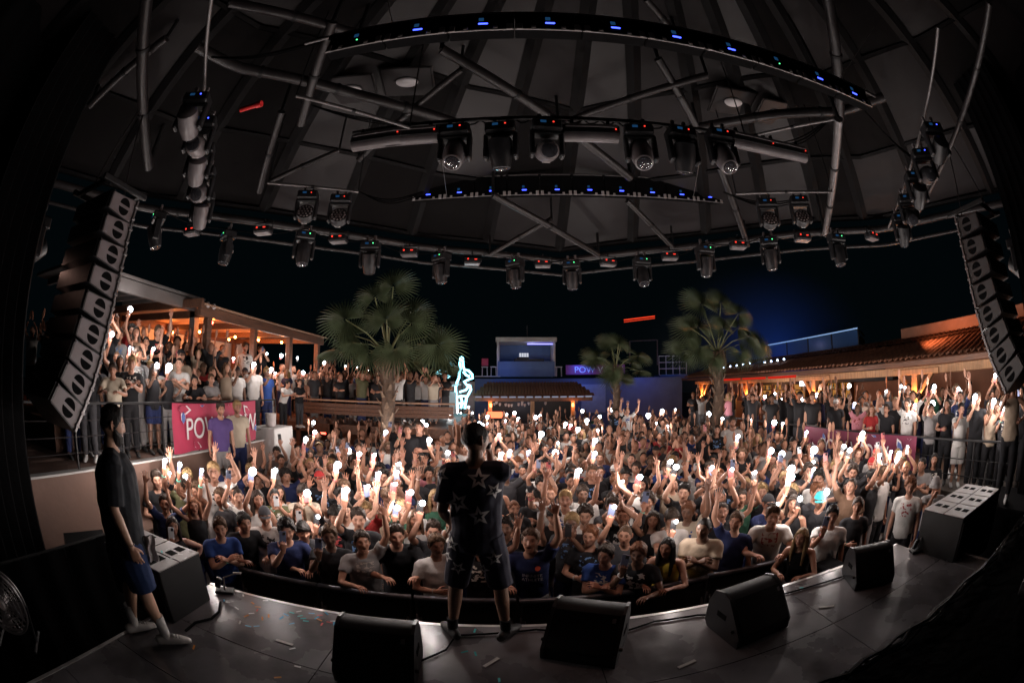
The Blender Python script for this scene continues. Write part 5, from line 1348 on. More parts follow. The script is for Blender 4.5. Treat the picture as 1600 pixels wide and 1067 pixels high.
    def fold(s, me, amp, seed=0., fz=26.):
        n = len(me.vertices); co = np.empty(n * 3); me.vertices.foreach_get('co', co); co = co.reshape(-1, 3)
        no = np.empty(n * 3); me.vertex_normals.foreach_get('vector', no) if hasattr(me, 'vertex_normals') else me.vertices.foreach_get('normal', no)
        no = no.reshape(-1, 3)
        x, y, z = co.T
        w = np.sin(x * 21 + seed + 2.3 * np.sin(z * 9 + seed)) * np.sin(z * fz + 1.7 * np.sin(x * 13 + y * 17 + seed)) + .6 * np.sin(z * 41 + x * 33 + y * 29 + seed * 2) * np.sin(x * 17 - y * 23)
        co += no * (amp * w)[:, None]
        me.vertices.foreach_set('co', co.ravel()); me.update()
    def shirt(s, name, loose=.014, hem=.90, sleeve=None, voxel=None, material=None, long=False):
        mb = MB(); sl = s.sleeve if sleeve is None else sleeve
        T = lambda *p: s.M @ Vector(p)
        side = s.M.to_3x3() @ Vector((1, 0, 0))
        pts = [T(0, 0, hem), T(0, 0, hem + .08)] + s.spine[2:6] + [T(0, .008, 1.448)]
        rx = [s.srx[0] + loose * 1.9, s.srx[1] + loose * 1.2, s.srx[2] + loose * 1.8, s.srx[3] + loose * 1.2, s.srx[4] + loose, s.srx[5] + loose * .6, s.srx[6] + loose * .2]
        ry = [s.sry[0] + loose * 1.9, s.sry[1] + loose * 1.2, s.sry[2] + loose * 1.8, s.sry[3] + loose * 1.2, s.sry[4] + loose, s.sry[5] + loose * .6, s.sry[6] + loose * .2]
        mb.tube(pts, rx, ry, n=20, side=side)
        f = .88 if s.fem else 1.
        if not s.tank:
            for S, E, W, sg in s.arm:
                sp = s.spine[5]
                mb.tube([sp.lerp(S, .3), S], [.066 * f + loose * .4, .062 * f + loose * .5], n=10, rnd=True)
                if long: pl = [S, S.lerp(E, .5), E, E.lerp(W, .5), E.lerp(W, .96)]; rr = [.058, .053, .046, .042, .034]
                else: pl = [S, S.lerp(E, sl * .5), S.lerp(E, sl)]; rr = [.059, .056, .057]
                mb.tube(pl, [r * f * (1 + .06 * (s.bulk - 1)) + loose * .75 for r in rr], n=12)
        else:
            for S, E, W, sg in s.arm:
                sp = s.spine[5]
                mb.tube([sp + Vector((sg * .07, 0, -.05)), sp + Vector((sg * .075, 0, .035))], [.035, .030], [.085, .055], n=10, side=(1, 0, 0))
        me = remesh(mb, voxel or s.voxel * 1.15, 2)
        s.fold(me, .0035, seed=hash(name) % 7)
        me.name = name; me.materials.clear(); me.materials.append(material or CLOTH)
        return me
    def trousers(s, name, to=1., loose=.012, top=1.0, flare=0.):
        mb = MB()
        mb.tube([(0, 0, .80), (0, 0, .90), (0, 0, top)], [s.srx[0] * .9, s.srx[1] + loose * .8, s.srx[2] + loose * .9], [s.sry[0] * .9, s.sry[1] + loose * .8, s.sry[2] + loose * .9], n=18, side=(1, 0, 0))
        for hp, kn, an, ya in s.legs:
            hp, kn, an = Vector(hp), Vector(kn), Vector(an)
            P = [hp + Vector((0, 0, .02)), hp.lerp(kn, .35), hp.lerp(kn, .78), kn, kn.lerp(an, .35), kn.lerp(an, .75), an + Vector((0, 0, .02))]
            rr = [.094, .094, .078, .070, .068, .060, .055]
            n = max(2, round(to * 7)) if to < 1 else 7
            mb.tube(P[:n], [r * s.bulk + loose + flare * k / n for k, r in enumerate(rr[:n])], n=14)
        me = remesh(mb, s.voxel * 1.2, 2); s.fold(me, .003, seed=1.3, fz=17)
        me.name = name; me.materials.clear(); me.materials.append(CLOTH)
        return me
    def shoes(s, name):
        out = []
        for hp, kn, an, ya in s.legs:
            mb = MB()
            an = Vector(an); fd = Vector((math.sin(ya), -math.cos(ya), 0)); sd = fd.cross(Vector((0, 0, 1))); z = -an.z
            b = Vector((an.x, an.y, 0))
            mb.tube([b - fd * .075 + Vector((0, 0, .045)), b - fd * .03 + Vector((0, 0, .052)), b + fd * .06 + Vector((0, 0, .045)), b + fd * .13 + Vector((0, 0, .036)), b + fd * .185 + Vector((0, 0, .026))],
                    [.034, .040, .045, .046, .034], [.042, .050, .043, .034, .024], n=12, side=sd, rnd=True)
            mb.tube([b + Vector((0, 0, .05)), b + Vector((0, 0, .105))], [.043, .040], n=10)
            me = remesh(mb, s.voxel * .75, 1); me.name = name; me.materials.clear(); me.materials.append(LEATHER); out.append(me)
        return out

ARM = {  # wrist from the shoulder (outward, forward, up), elbow hint (outward, forward, up)
    'up': ((.08, .12, .50), (1, .2, -.3)), 'upwide': ((.24, .08, .44), (1, .1, -.4)), 'phone': ((-.03, .26, .40), (.7, .3, -.8)), 'phonelow': ((-.06, .36, .10), (.5, .1, -1)),
    'face2': ((-.14, .33, .14), (.7, .1, -1)), 'high2': ((-.12, .20, .44), (1, .2, -.3)), 'down': ((.07, .03, -.53), (.4, -1, 0)), 'belly': ((-.09, .24, -.24), (.8, -.6, -.4)),
    'rail': ((-.02, .36, -.16), (.7, -.4, -.6)), 'railout': ((.10, .40, -.20), (1, -.3, -.2)), 'point': ((.06, .44, .26), (.5, .1, -1)), 'fist': ((.10, .16, .40), (1, .3, -.4)),
    'clap': ((-.15, .24, .38), (1, .2, -.2)), 'mouth': ((-.12, .20, .10), (.6, .2, -1)), 'head': ((-.05, .02, .28), (1, .2, .3)), 'half': ((.02, .30, .16), (.8, 0, -1)), 'halfout': ((.20, .26, .20), (.8, 0, -1)), 'hip': ((.05, .02, -.26), (1, -.6, -.1)), 'cross': ((-.20, .22, -.12), (.8, -.2, -.7))}

# ---- hair: shells grown from the head's own surface
def hair_mesh(name, style, hkw=None, fem=False, nu=60, nv=40, locks=22):
    rs = random.Random(name)
    U, fs = sphere_grid(nu, nv, dense=False)
    P, _ = head_surface(U, feat=False, **({'female': True} if fem else {}))
    x, y, z = U.T
    az = np.degrees(np.arctan2(np.abs(x), -y))                # 0 at the face, 180 at the nape
    hl = [(0, .60), (22, .62), (40, .50), (52, .26), (62, .20), (72, -.08), (82, -.16), (88, .06), (104, .10), (112, -.18), (135, -.30), (180, -.34)]
    if style in ('long', 'tied'): hl = [(0, .64), (20, .60), (40, .44), (60, .12), (75, -.1), (90, -.2), (112, -.4), (180, -.56)]
    if style == 'fringe': hl[0] = (0, .30); hl[1] = (22, .28); hl[2] = (40, .26); hl[3] = (52, .18)
    line = np.interp(az, [a for a, _ in hl], [b for _, b in hl]) + .035 * np.sin(P[:, 0] * 260 + 1.3) * np.sin(P[:, 1] * 170)
    keep = z > line - .05
    th = np.full(len(x), .012)
    S = lambda k, a, b: np.sin(k * P[:, 0] * 100 + a) * np.sin(k * P[:, 1] * 100 + b) * np.sin(k * P[:, 2] * 100 + a * b)
    if style == 'buzz': th[:] = .0035
    elif style == 'fade': th = .004 + .016 * np.clip((z - .25) / .4, 0, 1) + .003 * S(1.9, 1, 2)
    elif style == 'short': th = .010 + .020 * np.clip((z - .1) / .5, 0, 1) + .005 * S(1.3, .4, 1.1)
    elif style == 'fringe':
        th = .014 + .016 * np.clip(z, 0, 1) + .006 * S(1.2, .3, 2.) + .006 * (y < -.3)
    elif style == 'curly': th = .022 + .024 * np.clip(z + .2, 0, 1) + .011 * S(1.35, .7, .2) + .006 * S(2.2, .2, 1.)
    elif style == 'quiff': th = .008 + .022 * np.clip((z - .2) / .5, 0, 1) + .022 * np.exp(-((y + .55) / .3) ** 2) * np.clip((z - .4) / .3, 0, 1) + .004 * S(1.6, 1, .3)
    elif style in ('long', 'tied'): th = .014 + .006 * S(1.1, .3, .9)
    No = U / np.linalg.norm(U, axis=1)[:, None]
    edge = np.clip((z - line + .03) / (.26 if style in ('short', 'fade', 'buzz', 'quiff') else .16), 0, 1) ** .75
    Q = P + No * (th * edge - .0015 * (1 - edge))[:, None]
    jit = np.array([[rs.uniform(-1, 1) for _ in range(3)] for _ in range(len(x))])
    Q += jit * (.0012 if style in ('buzz', 'fade', 'long', 'tied') else .0022)
    ff = [f for f in fs if all(keep[i] for i in f)]
    mb = MB(); mb.add(Q.tolist(), ff)
    if style in ('short', 'fringe', 'quiff', 'curly', 'fade') and nu > 30:      # loose tufts break the outline
        idx = [i for i in range(len(x)) if keep[i] and z[i] > line[i] + .12 and (style != 'fade' or z[i] > .38)]
        for i in rs.sample(idx, min(len(idx), 170)):
            p0 = Vector(Q[i]); nn = Vector(No[i]); fl_ = Vector((rs.uniform(-1, 1), rs.uniform(-1.1, .5), rs.uniform(-.2, 1.)))
            dd = (nn * .7 + fl_ * (.8 if style != 'fade' else .4)).normalized(); ln = rs.uniform(.008, .024) * (1.3 if style in ('curly', 'quiff') else .55 if style == 'fade' else 1.)
            s1_ = nn.cross(dd); s1_ = s1_.normalized() * .0055 if s1_.length > 1e-3 else Vector((.005, 0, 0)); s2_ = dd.cross(s1_).normalized() * .004
            b0 = p0 - nn * .004
            mb.add([b0 + s1_, b0 - s1_ * .5 + s2_, b0 - s1_ * .5 - s2_, b0 + dd * ln + s1_ * .2], [(0, 1, 3), (1, 2, 3), (2, 0, 3)])
    if style == 'long':                                       # locks falling on both shoulders and down the back
        for k in range(locks):
            a = R(-118 + 236 * k / (locks - 1)); sx, sy = math.sin(a), math.cos(a)
            w = rs.uniform(.8, 1.1); ln = rs.uniform(.26, .34) if abs(a) < R(90) else rs.uniform(.20, .30)
            p0 = Vector((sx * .083, sy * .095 + .012, .035)); p1 = Vector((sx * .093, sy * .098 + .014, -.06)); p2 = Vector((sx * .100 * w, sy * .085 + .018, -.16)); p3 = Vector((sx * .098 * w, sy * .080 + .012, -.06 - ln))
            mb.tube([p0, p1, p2, p2.lerp(p3, .55) + Vector((rs.uniform(-.008, .008), rs.uniform(-.008, .008), 0)), p3], [.014 * 22 / locks, .019 * 22 / locks, .020 * 22 / locks, .016 * 22 / locks, .005], [.010, .013, .014, .011, .004], n=6 if locks > 12 else 4)
    if style == 'tied':
        mb.ball((0, .118, .03), (.03, .032, .034), 9, 7)
        mb.tube([(0, .13, .03), (0, .165, -.01), (0, .15, -.09), (0, .13, -.16)], [.016, .024, .022, .006], n=8)
    # drop loose vertices
    used = sorted({i for f in mb.f for i in f}); mp = {o: n for n, o in enumerate(used)}
    mb.v = [mb.v[i] for i in used]; mb.f = [tuple(mp[i] for i in f) for f in mb.f]
    return mb.mesh(name, HAIR, True)
def beard_mesh(name):
    rs = random.Random(name); U, fs = sphere_grid(92, 80); P, _ = head_surface(U, feat=True)
    x, y, z = U.T; az = np.degrees(np.arctan2(np.abs(x), -y))
    up_ = np.interp(az, [0, 14, 22, 35, 55, 75, 88, 95], [-.60, -.60, -.40, -.34, -.26, -.12, .10, .0]) + .02 * np.sin(az * 1.7)
    mo_ = (az < 24) & (z > -.415) & (z < -.335)
    keep = ((z < up_) & (az < 94) & (z > -.985)) | mo_
    edge = np.where(mo_, .6, np.clip((up_ - z) / .18, 0, 1)) * np.clip((96 - az) / 14, 0, 1)
    Q = P + U * (.0125 * edge)[:, None]; Q[:, 2] -= .012 * edge * np.clip((-z - .6) / .3, 0, 1); Q[:, 1] -= .006 * edge * np.clip((-z - .5) / .4, 0, 1)
    Q += np.array([[rs.uniform(-1, 1) for _ in range(3)] for _ in range(len(x))]) * .0014
    ff = [f for f in fs if all(keep[i] for i in f)]
    used = sorted({i for f in ff for i in f}); mp = {o: n for n, o in enumerate(used)}
    mb = MB().add([tuple(Q[i]) for i in used], [tuple(mp[i] for i in f) for f in ff])
    return mb.mesh(name, HAIR, True)
def cap_mesh(name, kind):
    mb = MB()
    U, fs = sphere_grid(40, 26, dense=False)
    P, _ = head_surface(U, feat=False)
    x, y, z = U.T
    if kind == 'bucket':
        keep = z > .20
        Q = P * 1.0 + U * .016; Q[:, 2] = np.minimum(Q[:, 2] + .012 * np.clip((z - .5) / .3, 0, 1), .124 + .012 * (1 - x * x - y * y))
        mb.add(Q.tolist(), [f for f in fs if all(keep[i] for i in f)])
        n = 36; rings = [(.092, .104, .030), (.112, .126, .004), (.126, .142, -.020)]
        vs = [(rx * math.sin(2 * math.pi * k / n), ry * -math.cos(2 * math.pi * k / n) + .008, zz) for rx, ry, zz in rings for k in range(n)]
        mb.add(vs, [(j * n + k, j * n + (k + 1) % n, (j + 1) * n + (k + 1) % n, (j + 1) * n + k) for j in range(2) for k in range(n)])
    else:
        keep = (z > .26) | ((y > .2) & (z > .05))
        Q = P + U * .013; Q[:, 2] = np.minimum(Q[:, 2], .118 + .014 * (1 - x * x - y * y))
        mb.add(Q.tolist(), [f for f in fs if all(keep[i] for i in f)])
        n = 16; vs = []
        for j, (dy, dz) in enumerate(((0, 0), (.035, .004), (.068, -.004))):
            for k in range(n + 1):
                a = R(-72 + 144 * k / n); rr = 1.
                vs.append((.084 * math.sin(a) * (1 - .05 * j), -.098 * math.cos(a) - dy * math.cos(a) ** .6, .036 + dz - .018 * abs(math.sin(a)) ** 2))
        mb.add(vs, [(j * (n + 1) + k, j * (n + 1) + k + 1, (j + 1) * (n + 1) + k + 1, (j + 1) * (n + 1) + k) for j in range(2) for k in range(n)])
        mb.add([(v[0], v[1], v[2] - .004) for v in vs], [(j * (n + 1) + k, (j + 1) * (n + 1) + k, (j + 1) * (n + 1) + k + 1, j * (n + 1) + k + 1) for j in range(2) for k in range(n)])
    used = sorted({i for f in mb.f for i in f}); mp = {o: n for n, o in enumerate(used)}
    mb.v = [mb.v[i] for i in used]; mb.f = [tuple(mp[i] for i in f) for f in mb.f]
    return mb.mesh(name, CLOTH, True)
# ================================================================== CROWD
DN, UPV = (0, 0, -1), (0, 0, 1)
def V(arms, hands, fem=False, lean=0., palms=(None, None), hd=(None, None), head=(0, 0, 0), mouth=0., beard=0., tank=False, phone=None, twist=0., say='', wide=1., bulk=1., long=False):
    return dict(arms=arms, hands=hands, fem=fem, lean=lean, palms=palms, handdir=hd, head=head, hkw=dict(female=fem, mouth=mouth, beard=beard, wide=wide), tank=tank, phone=phone, twist=twist, say=say, bulk=bulk, long=long)
FW, BK, UP = (0, -1, 0), (0, 1, 0), (0, 0, 1)
SPEC = {
    'phoneR': V(('phone', 'down'), ('hold', 'relaxed'), palms=(BK, None), hd=(UP, None), phone='R', say='phone held high'),
    'phoneL': V(('down', 'phone'), ('relaxed', 'hold'), palms=(None, BK), hd=(None, UP), phone='L', mouth=.3, head=(R(8), R(4), 0), say='phone held high'),
    'phoneRf': V(('phone', 'belly'), ('hold', 'relaxed'), fem=True, palms=(BK, None), hd=(UP, None), phone='R', tank=True, say='phone held high'),
    'phoneU': V(('phone', 'upwide'), ('hold', 'open'), palms=(BK, FW), hd=(UP, UP), phone='R', mouth=.7, say='phone and hand up'),
    'phone2': V(('face2', 'face2'), ('hold', 'hold'), palms=(BK, BK), hd=(UP, UP), phone='B', say='both hands on phone'),
    'phone2f': V(('face2', 'face2'), ('hold', 'hold'), fem=True, palms=(BK, BK), hd=(UP, UP), phone='B', tank=True, say='both hands on phone'),
    'phonehi': V(('high2', 'high2'), ('hold', 'hold'), palms=(BK, BK), hd=(UP, UP), phone='B', mouth=.2, say='phone overhead'),
    'phonelow': V(('phonelow', 'down'), ('hold', 'relaxed'), palms=(BK, None), hd=(UP, None), phone='R', say='phone at chest'),
    'phonelowf': V(('phonelow', 'hip'), ('hold', 'relaxed'), fem=True, palms=(BK, None), hd=(UP, None), phone='R', tank=True, say='phone at chest'),
    'upR': V(('up', 'down'), ('open', 'relaxed'), palms=(FW, None), hd=(UP, None), mouth=.8, head=(R(-6), R(-8), R(5)), say='right arm raised'),
    'upL': V(('belly', 'up'), ('relaxed', 'open'), palms=(None, FW), hd=(None, UP), mouth=.4, say='left arm raised'),
    'upRf': V(('up', 'belly'), ('open', 'relaxed'), fem=True, palms=(FW, None), hd=(UP, None), tank=True, mouth=.5, say='right arm raised'),
    'both': V(('up', 'upwide'), ('open', 'open'), palms=(FW, FW), hd=(UP, UP), mouth=.9, head=(0, R(-10), 0), say='both arms up'),
    'bothf': V(('upwide', 'up'), ('open', 'vee'), fem=True, palms=(FW, FW), hd=(UP, UP), tank=True, mouth=.8, say='both arms up'),
    'point': V(('point', 'down'), ('point', 'relaxed'), palms=(DN, None), hd=((0, -.6, .8), None), mouth=.6, beard=.6, say='pointing at stage'),
    'fist': V(('down', 'fist'), ('relaxed', 'fist'), palms=(None, FW), mouth=.8, wide=1.05, say='left fist raised'),
    'idle': V(('down', 'down'), ('relaxed', 'relaxed'), head=(R(10), R(5), 0), beard=.7, say='arms down'),
    'idlef': V(('belly', 'down'), ('relaxed', 'relaxed'), fem=True, head=(R(-10), 0, R(4)), say='arms low'),
    'clasp': V(('belly', 'belly'), ('relaxed', 'relaxed'), head=(R(-12), R(-3), 0), wide=1.04, bulk=1.06, say='hands clasped'),
    'clap': V(('clap', 'clap'), ('open', 'open'), palms=((1, 0, 0), (-1, 0, 0)), hd=(UP, UP), mouth=.5, say='clapping overhead'),
    'half': V(('half', 'halfout'), ('open', 'open'), palms=(FW, FW), hd=(UP, UP), mouth=.7, head=(R(12), R(-6), R(-4)), say='hands at face'),
    'halff': V(('halfout', 'half'), ('open', 'relaxed'), fem=True, palms=(FW, FW), hd=(UP, UP), tank=True, mouth=.3, say='hands at face'),
    'mouth': V(('mouth', 'down'), ('hold', 'relaxed'), palms=((1, 0, 0), None), say='hand at mouth'),
    'rail': V(('rail', 'rail'), ('relaxed', 'relaxed'), lean=R(24), palms=(DN, DN), head=(R(6), R(-16), 0), say='leaning on rail'),
    'railup': V(('rail', 'up'), ('relaxed', 'open'), lean=R(12), palms=(DN, FW), hd=(None, UP), head=(0, R(-22), 0), mouth=.9, say='leaning, arm raised'),
    'railphone': V(('phonelow', 'rail'), ('hold', 'relaxed'), lean=R(12), palms=(BK, DN), hd=(UP, None), head=(R(-8), R(-6), 0), phone='R', say='leaning with phone'),
    'railf': V(('rail', 'rail'), ('relaxed', 'relaxed'), fem=True, lean=R(20), palms=(DN, DN), head=(R(-8), R(-14), 0), tank=True, say='leaning on rail'),
    'cross': V(('cross', 'cross'), ('relaxed', 'relaxed'), lean=R(14), head=(R(-14), R(-8), 0), say='arms folded'),
}
def print_mat():
    m = mat('chest_print', (.5, .5, .5), .8, objcol=True); nt = m.node_tree; N = nt.nodes; L = nt.links
    tc = N.new('ShaderNodeTexCoord'); oi = N.new('ShaderNodeObjectInfo'); ad = N.new('ShaderNodeVectorMath'); ad.operation = 'MULTIPLY_ADD'
    cb = N.new('ShaderNodeCombineXYZ'); [L.new(oi.outputs['Random'], cb.inputs[k]) for k in range(3)]
    ad.inputs[1].default_value = (1, 1, 1.6); L.new(tc.outputs['Object'], ad.inputs[0]); sc9 = N.new('ShaderNodeVectorMath'); sc9.operation = 'SCALE'; sc9.inputs['Scale'].default_value = 40; L.new(cb.outputs[0], sc9.inputs[0]); L.new(sc9.outputs[0], ad.inputs[2])
    nz = N.new('ShaderNodeTexNoise'); nz.inputs['Scale'].default_value = 16; L.new(ad.outputs[0], nz.inputs['Vector'])
    gt = N.new('ShaderNodeMath'); gt.operation = 'GREATER_THAN'; gt.inputs[1].default_value = .54; L.new(nz.outputs[0], gt.inputs[0])
    tr_ = N.new('ShaderNodeBsdfTransparent'); mx = N.new('ShaderNodeMixShader'); L.new(gt.outputs[0], mx.inputs[0]); L.new(tr_.outputs[0], mx.inputs[1]); L.new(N['Principled BSDF'].outputs[0], mx.inputs[2]); L.new(mx.outputs[0], N['Material Output'].inputs[0])
    return m
M_PRINT = print_mat()
def decal(mb, bvh, axis, off=.004):
    out = MB(); ax = Vector(axis)
    vs = []
    for v in mb.v:
        hit = bvh.ray_cast(Vector(v) - ax * .6, ax, 1.2)
        vs.append(hit[0] - ax * off if hit[0] is not None else None)
    ok = [f for f in mb.f if all(vs[i] is not None for i in f) and max((vs[i] - vs[f[0]]).length for i in f) < .12]
    used = sorted({i for f in ok for i in f}); mp = {a: b for b, a in enumerate(used)}
    out.v = [tuple(vs[i]) for i in used]; out.f = [tuple(mp[i] for i in f) for f in ok]
    return out
PH_W, PH_H, PH_D = .074, .152, .009
LIB = {}
def variant(k):
    if k in LIB: return LIB[k]
    s = dict(SPEC[k]); ph = s.pop('phone'); say = s.pop('say'); lg = s.pop('long')
    f = Fig(voxel=.0165, **s)
    d = dict(fig=f, say=say, fem=s['fem'], tank=s['tank'], body=f.body('body_' + k), shirt=f.shirt('shirt_' + k, loose=.016 if not s['fem'] else .010, hem=.865), headM=f.headM, phone=None)
    if ph:
        if ph == 'B':
            A, B = f.hframes[0].translation, f.hframes[1].translation
            M = Matrix.Translation((A + B) / 2 + Vector((0, -.012, .10))) @ Matrix.Rotation(R(-8), 4, 'X')
        else:
            F = f.hframes[0 if ph == 'R' else 1]
            c = F @ Vector((0, -.030, .095))
            M = Matrix.Translation(c + Vector((0, -.008, .045))) @ Matrix.Rotation(R(-6), 4, 'X') @ Matrix.Rotation(R(8 if ph == 'R' else -8), 4, 'Y')
        d['phone'] = M; d['flash'] = M @ Vector((.022, -PH_D, .060))
    S_, E_, W_, sg_ = f.arm[0]; dv = (W_ - E_).normalized(); ax_ = dv.orthogonal().normalized(); bx_ = dv.cross(ax_); rr_ = .030 if not s['fem'] else .027
    d['band'] = MB().tube([W_ - dv * .035 + ax_ * (rr_ * math.cos(a)) + bx_ * (rr_ * math.sin(a)) for a in np.linspace(0, 2 * math.pi, 15)], .003, .008, n=4, side=tuple(dv), cap=False).mesh('wristband', CLOTH, True)
    vv, ff = mesh_arrays(d['shirt']); bv = BVHTree.FromPolygons([Vector(v) for v in vv], ff); g_ = MB(); n_ = 7
    g_.add([(f.spine[4].x + (u - .5) * .20, 0, f.spine[4].z - .02 + (w - .5) * .19) for u in np.linspace(0, 1, n_) for w in np.linspace(0, 1, n_)], [(a * n_ + b, (a + 1) * n_ + b, (a + 1) * n_ + b + 1, a * n_ + b + 1) for a in range(n_ - 1) for b in range(n_ - 1)])
    dm = decal(g_, bv, (0, 1, 0), .003); d['print'] = dm.mesh('chest_print', M_PRINT, True) if dm.f else None
    LIB[k] = d
    return d
_base = Fig(voxel=.0145); _basef = Fig(voxel=.0145, fem=True)
TROU = {False: _base.trousers('trousers_m', loose=.008), True: _basef.trousers('trousers_f', loose=.004)}
SHORT = {False: _base.trousers('shorts_m', to=.55, loose=.016, flare=.02), True: _basef.trousers('shorts_f', to=.40, loose=.008, flare=.02)}
SHOE = _base.shoes('shoes')
HSTY = {False: ['short', 'fade', 'fringe', 'curly', 'quiff', 'buzz'], True: ['long', 'tied']}
HM = {(st, fm): hair_mesh('hair_' + st, st, fem=fm) for fm in (False, True) for st in HSTY[fm]}
CAPM = {'cap': cap_mesh('cap', 'cap'), 'bucket': cap_mesh('bucket_hat', 'bucket')}
SCOL = {'black': (.012, .012, .014), 'white': (.48, .465, .45), 'charcoal': (.04, .04, .045), 'navy': (.015, .022, .07), 'grey': (.22, .21, .21), 'red': (.33, .03, .03), 'blue': (.025, .06, .22), 'beige': (.33, .26, .195), 'olive': (.09, .09, .045), 'pink': (.5, .20, .24), 'green': (.025, .08, .05), 'brown': (.12, .07, .045), 'cream': (.44, .38, .30), 'purple': (.085, .055, .17), 'yellow': (.55, .36, .05), 'turquoise': (.04, .36, .40)}
HCOL = {'black': (.012, .010, .009), 'dark': (.028, .018, .013), 'brown': (.075, .042, .024), 'auburn': (.12, .045, .02), 'fair': (.26, .17, .08)}
SKINS = [(.42, .225, .155), (.39, .205, .14), (.34, .17, .11), (.44, .245, .17), (.27, .13, .083), (.15, .075, .047), (.36, .185, .122)]
HNAME = {'short': 'short', 'fade': 'faded', 'fringe': 'fringed', 'curly': 'curly', 'quiff': 'swept', 'buzz': 'cropped', 'long': 'long', 'tied': 'tied'}
USED = set(); PR = random.Random(77)
def person(var, loc, rz=0., sc_=1., skin=None, shirt='black', trou='navy', hair='short', hcol='dark', hat=None, label=None, group=None, shorts=False, legs=True, long=False):
    d = variant(var)
    o = empty('person', loc, rz, label, 'person', group); o.scale = (sc_,) * 3
    link('body', d['body'], o, color=skin)
    link('top' if d['tank'] else 'shirt', d['shirt'], o, color=SCOL[shirt])
    u_ = PR.random()
    if d['print'] is not None and u_ < .30 and not d['tank'] and not label.startswith('man in plain') and 'football' not in label: link('chest_print', d['print'], o, color=PR.choice([(.6, .6, .58), (.5, .45, .4), (.35, .05, .05), (.1, .2, .4)]) if sum(SCOL[shirt]) < .7 else PR.choice([(.02, .02, .02), (.25, .04, .04), (.03, .06, .2)]))
    if PR.random() < .45: link('wristband', d['band'], o, color=PR.choice([(.03, .35, .28), (.55, .55, .55), (.02, .02, .02), (.4, .05, .1)]))
    if legs:
        link('shorts' if shorts else 'trousers', (SHORT if shorts else TROU)[d['fem']], o, color=SCOL[trou])
        for sm in SHOE: link('shoe', sm, o, color=(.5, .5, .5) if int(abs(loc[0]) * 97) % 2 else (.03, .03, .03))
    if hair:
        h = link('hair', HM[(hair, d['fem'])], o, color=HCOL[hcol]); h.matrix_local = d['headM']
    if hat:
        h = link(hat[0] if hat[0] == 'cap' else 'hat', CAPM[hat[0]], o, color=SCOL[hat[1]]); h.matrix_local = d['headM']
    return o
# ---- phone: case, screen, lit torch
PHM = {}
ph_case = MB().bbox((0, 0, 0), (PH_W, PH_D, PH_H), .003)
PHM['case'] = [ph_case.mesh('case', mat('phone_case_%d' % i, c, .35, spec=.6)) for i, c in enumerate([(.02, .02, .022), (.5, .5, .52), (.30, .06, .06), (.10, .12, .2)])]
PHM['screen'] = MB().box((0, PH_D / 2 + .001, 0), (PH_W * .92, .001, PH_H * .94)).mesh('screen', glow('phone_screen', (.5, .6, .9), .6))
PHM['camera_bump'] = MB().bbox((.016, -PH_D / 2 - .002, .050), (.034, .004, .036), .002).mesh('camera_bump', M_LENS)
G_TORCH = glow('torch_glare', (.80, .90, 1.), 26.)
PHM['torch_glare'] = {round(s * m_, 4): MB().ball((.022, -PH_D / 2 - .006, .060), (s * m_, s * m_ * .6, s * m_), 12, 8).mesh('torch_glare', G_TORCH, True) for s in (.024, .038, .052, .066) for m_ in (.65, 1., 1.35)}  # balls swollen beyond a real flash, standing in for its glare
TORCH_W = 17.0
torch_light = bpy.data.lights.new('torch_light', 'POINT'); torch_light.energy = TORCH_W; torch_light.color = (1., .88, .82); torch_light.shadow_soft_size = .02
torch_near = bpy.data.lights.new('torch_light_near', 'POINT'); torch_near.energy = TORCH_W * .5; torch_near.color = (1., .88, .82); torch_near.shadow_soft_size = .02
def phone(M, label, lit, group, r):
    o = empty('phone', (0, 0, 0), 0, label, 'phone', group); o.matrix_world = M
    o.location, o.rotation_mode = M.translation, 'XYZ'; o.rotation_euler = M.to_euler()
    link('case', r.choice(PHM['case']), o); link('screen', PHM['screen'], o); link('camera_bump', PHM['camera_bump'], o)
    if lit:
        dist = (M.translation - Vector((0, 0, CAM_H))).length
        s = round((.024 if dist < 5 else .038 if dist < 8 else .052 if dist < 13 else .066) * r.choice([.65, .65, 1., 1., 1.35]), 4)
        link('torch_glare', PHM['torch_glare'][s], o)
        l = bpy.data.objects.new('torch_light', torch_near if dist < 6 else torch_light); COL.objects.link(l); l.parent = o; l.location = (.022, -.17, .085)
    return o

rnd = random.Random(42)
people = []          # dicts: var, loc, rz, scale, shirt ...
def colname(px):
    for a, b in ((330, 'under the left terrace'), (470, 'below the pink banner'), (590, 'left of the big palm'), (690, 'below the big palm'), (800, 'behind the performer'), (950, 'before the kiosk'), (1080, 'before slim palm'), (1180, 'below the right palm'), (1330, 'below the bar shelves'), (1480, 'below the right banner')):
        if px < a: return b
    return 'by the right subwoofers'
def depthname(y): return 'front row' if y < 4.75 else 'second row' if y < 5.6 else 'few rows back' if y < 7.2 else 'mid-crowd' if y < 10.5 else 'far back'
def roll(p):
    p['skin'] = rnd.choice(SKINS)
    fm = SPEC[p['var']]['fem']
    p.setdefault('fix', {})
    p['shirt'] = rnd.choices(list(SCOL), [44, 20, 14, 10, 7, 2, 2, 3, 2, 1, 1, 2, 3, 0, 0, 0])[0]
    p['hcol'] = rnd.choices(list(HCOL), [24, 36, 22, 6, 12])[0]
    p['hair'] = rnd.choice(HSTY[fm]) if not fm else rnd.choices(['long', 'tied'], [7, 2])[0]
    p['hat'] = None
    if not fm and rnd.random() < .10: p['hat'] = ('cap', rnd.choice(['black', 'white', 'navy', 'red', 'grey'])); p['hair'] = 'buzz'
    p['trou'] = rnd.choice(['black', 'navy', 'charcoal', 'black', 'navy', 'grey'])
    p.update(p['fix'])
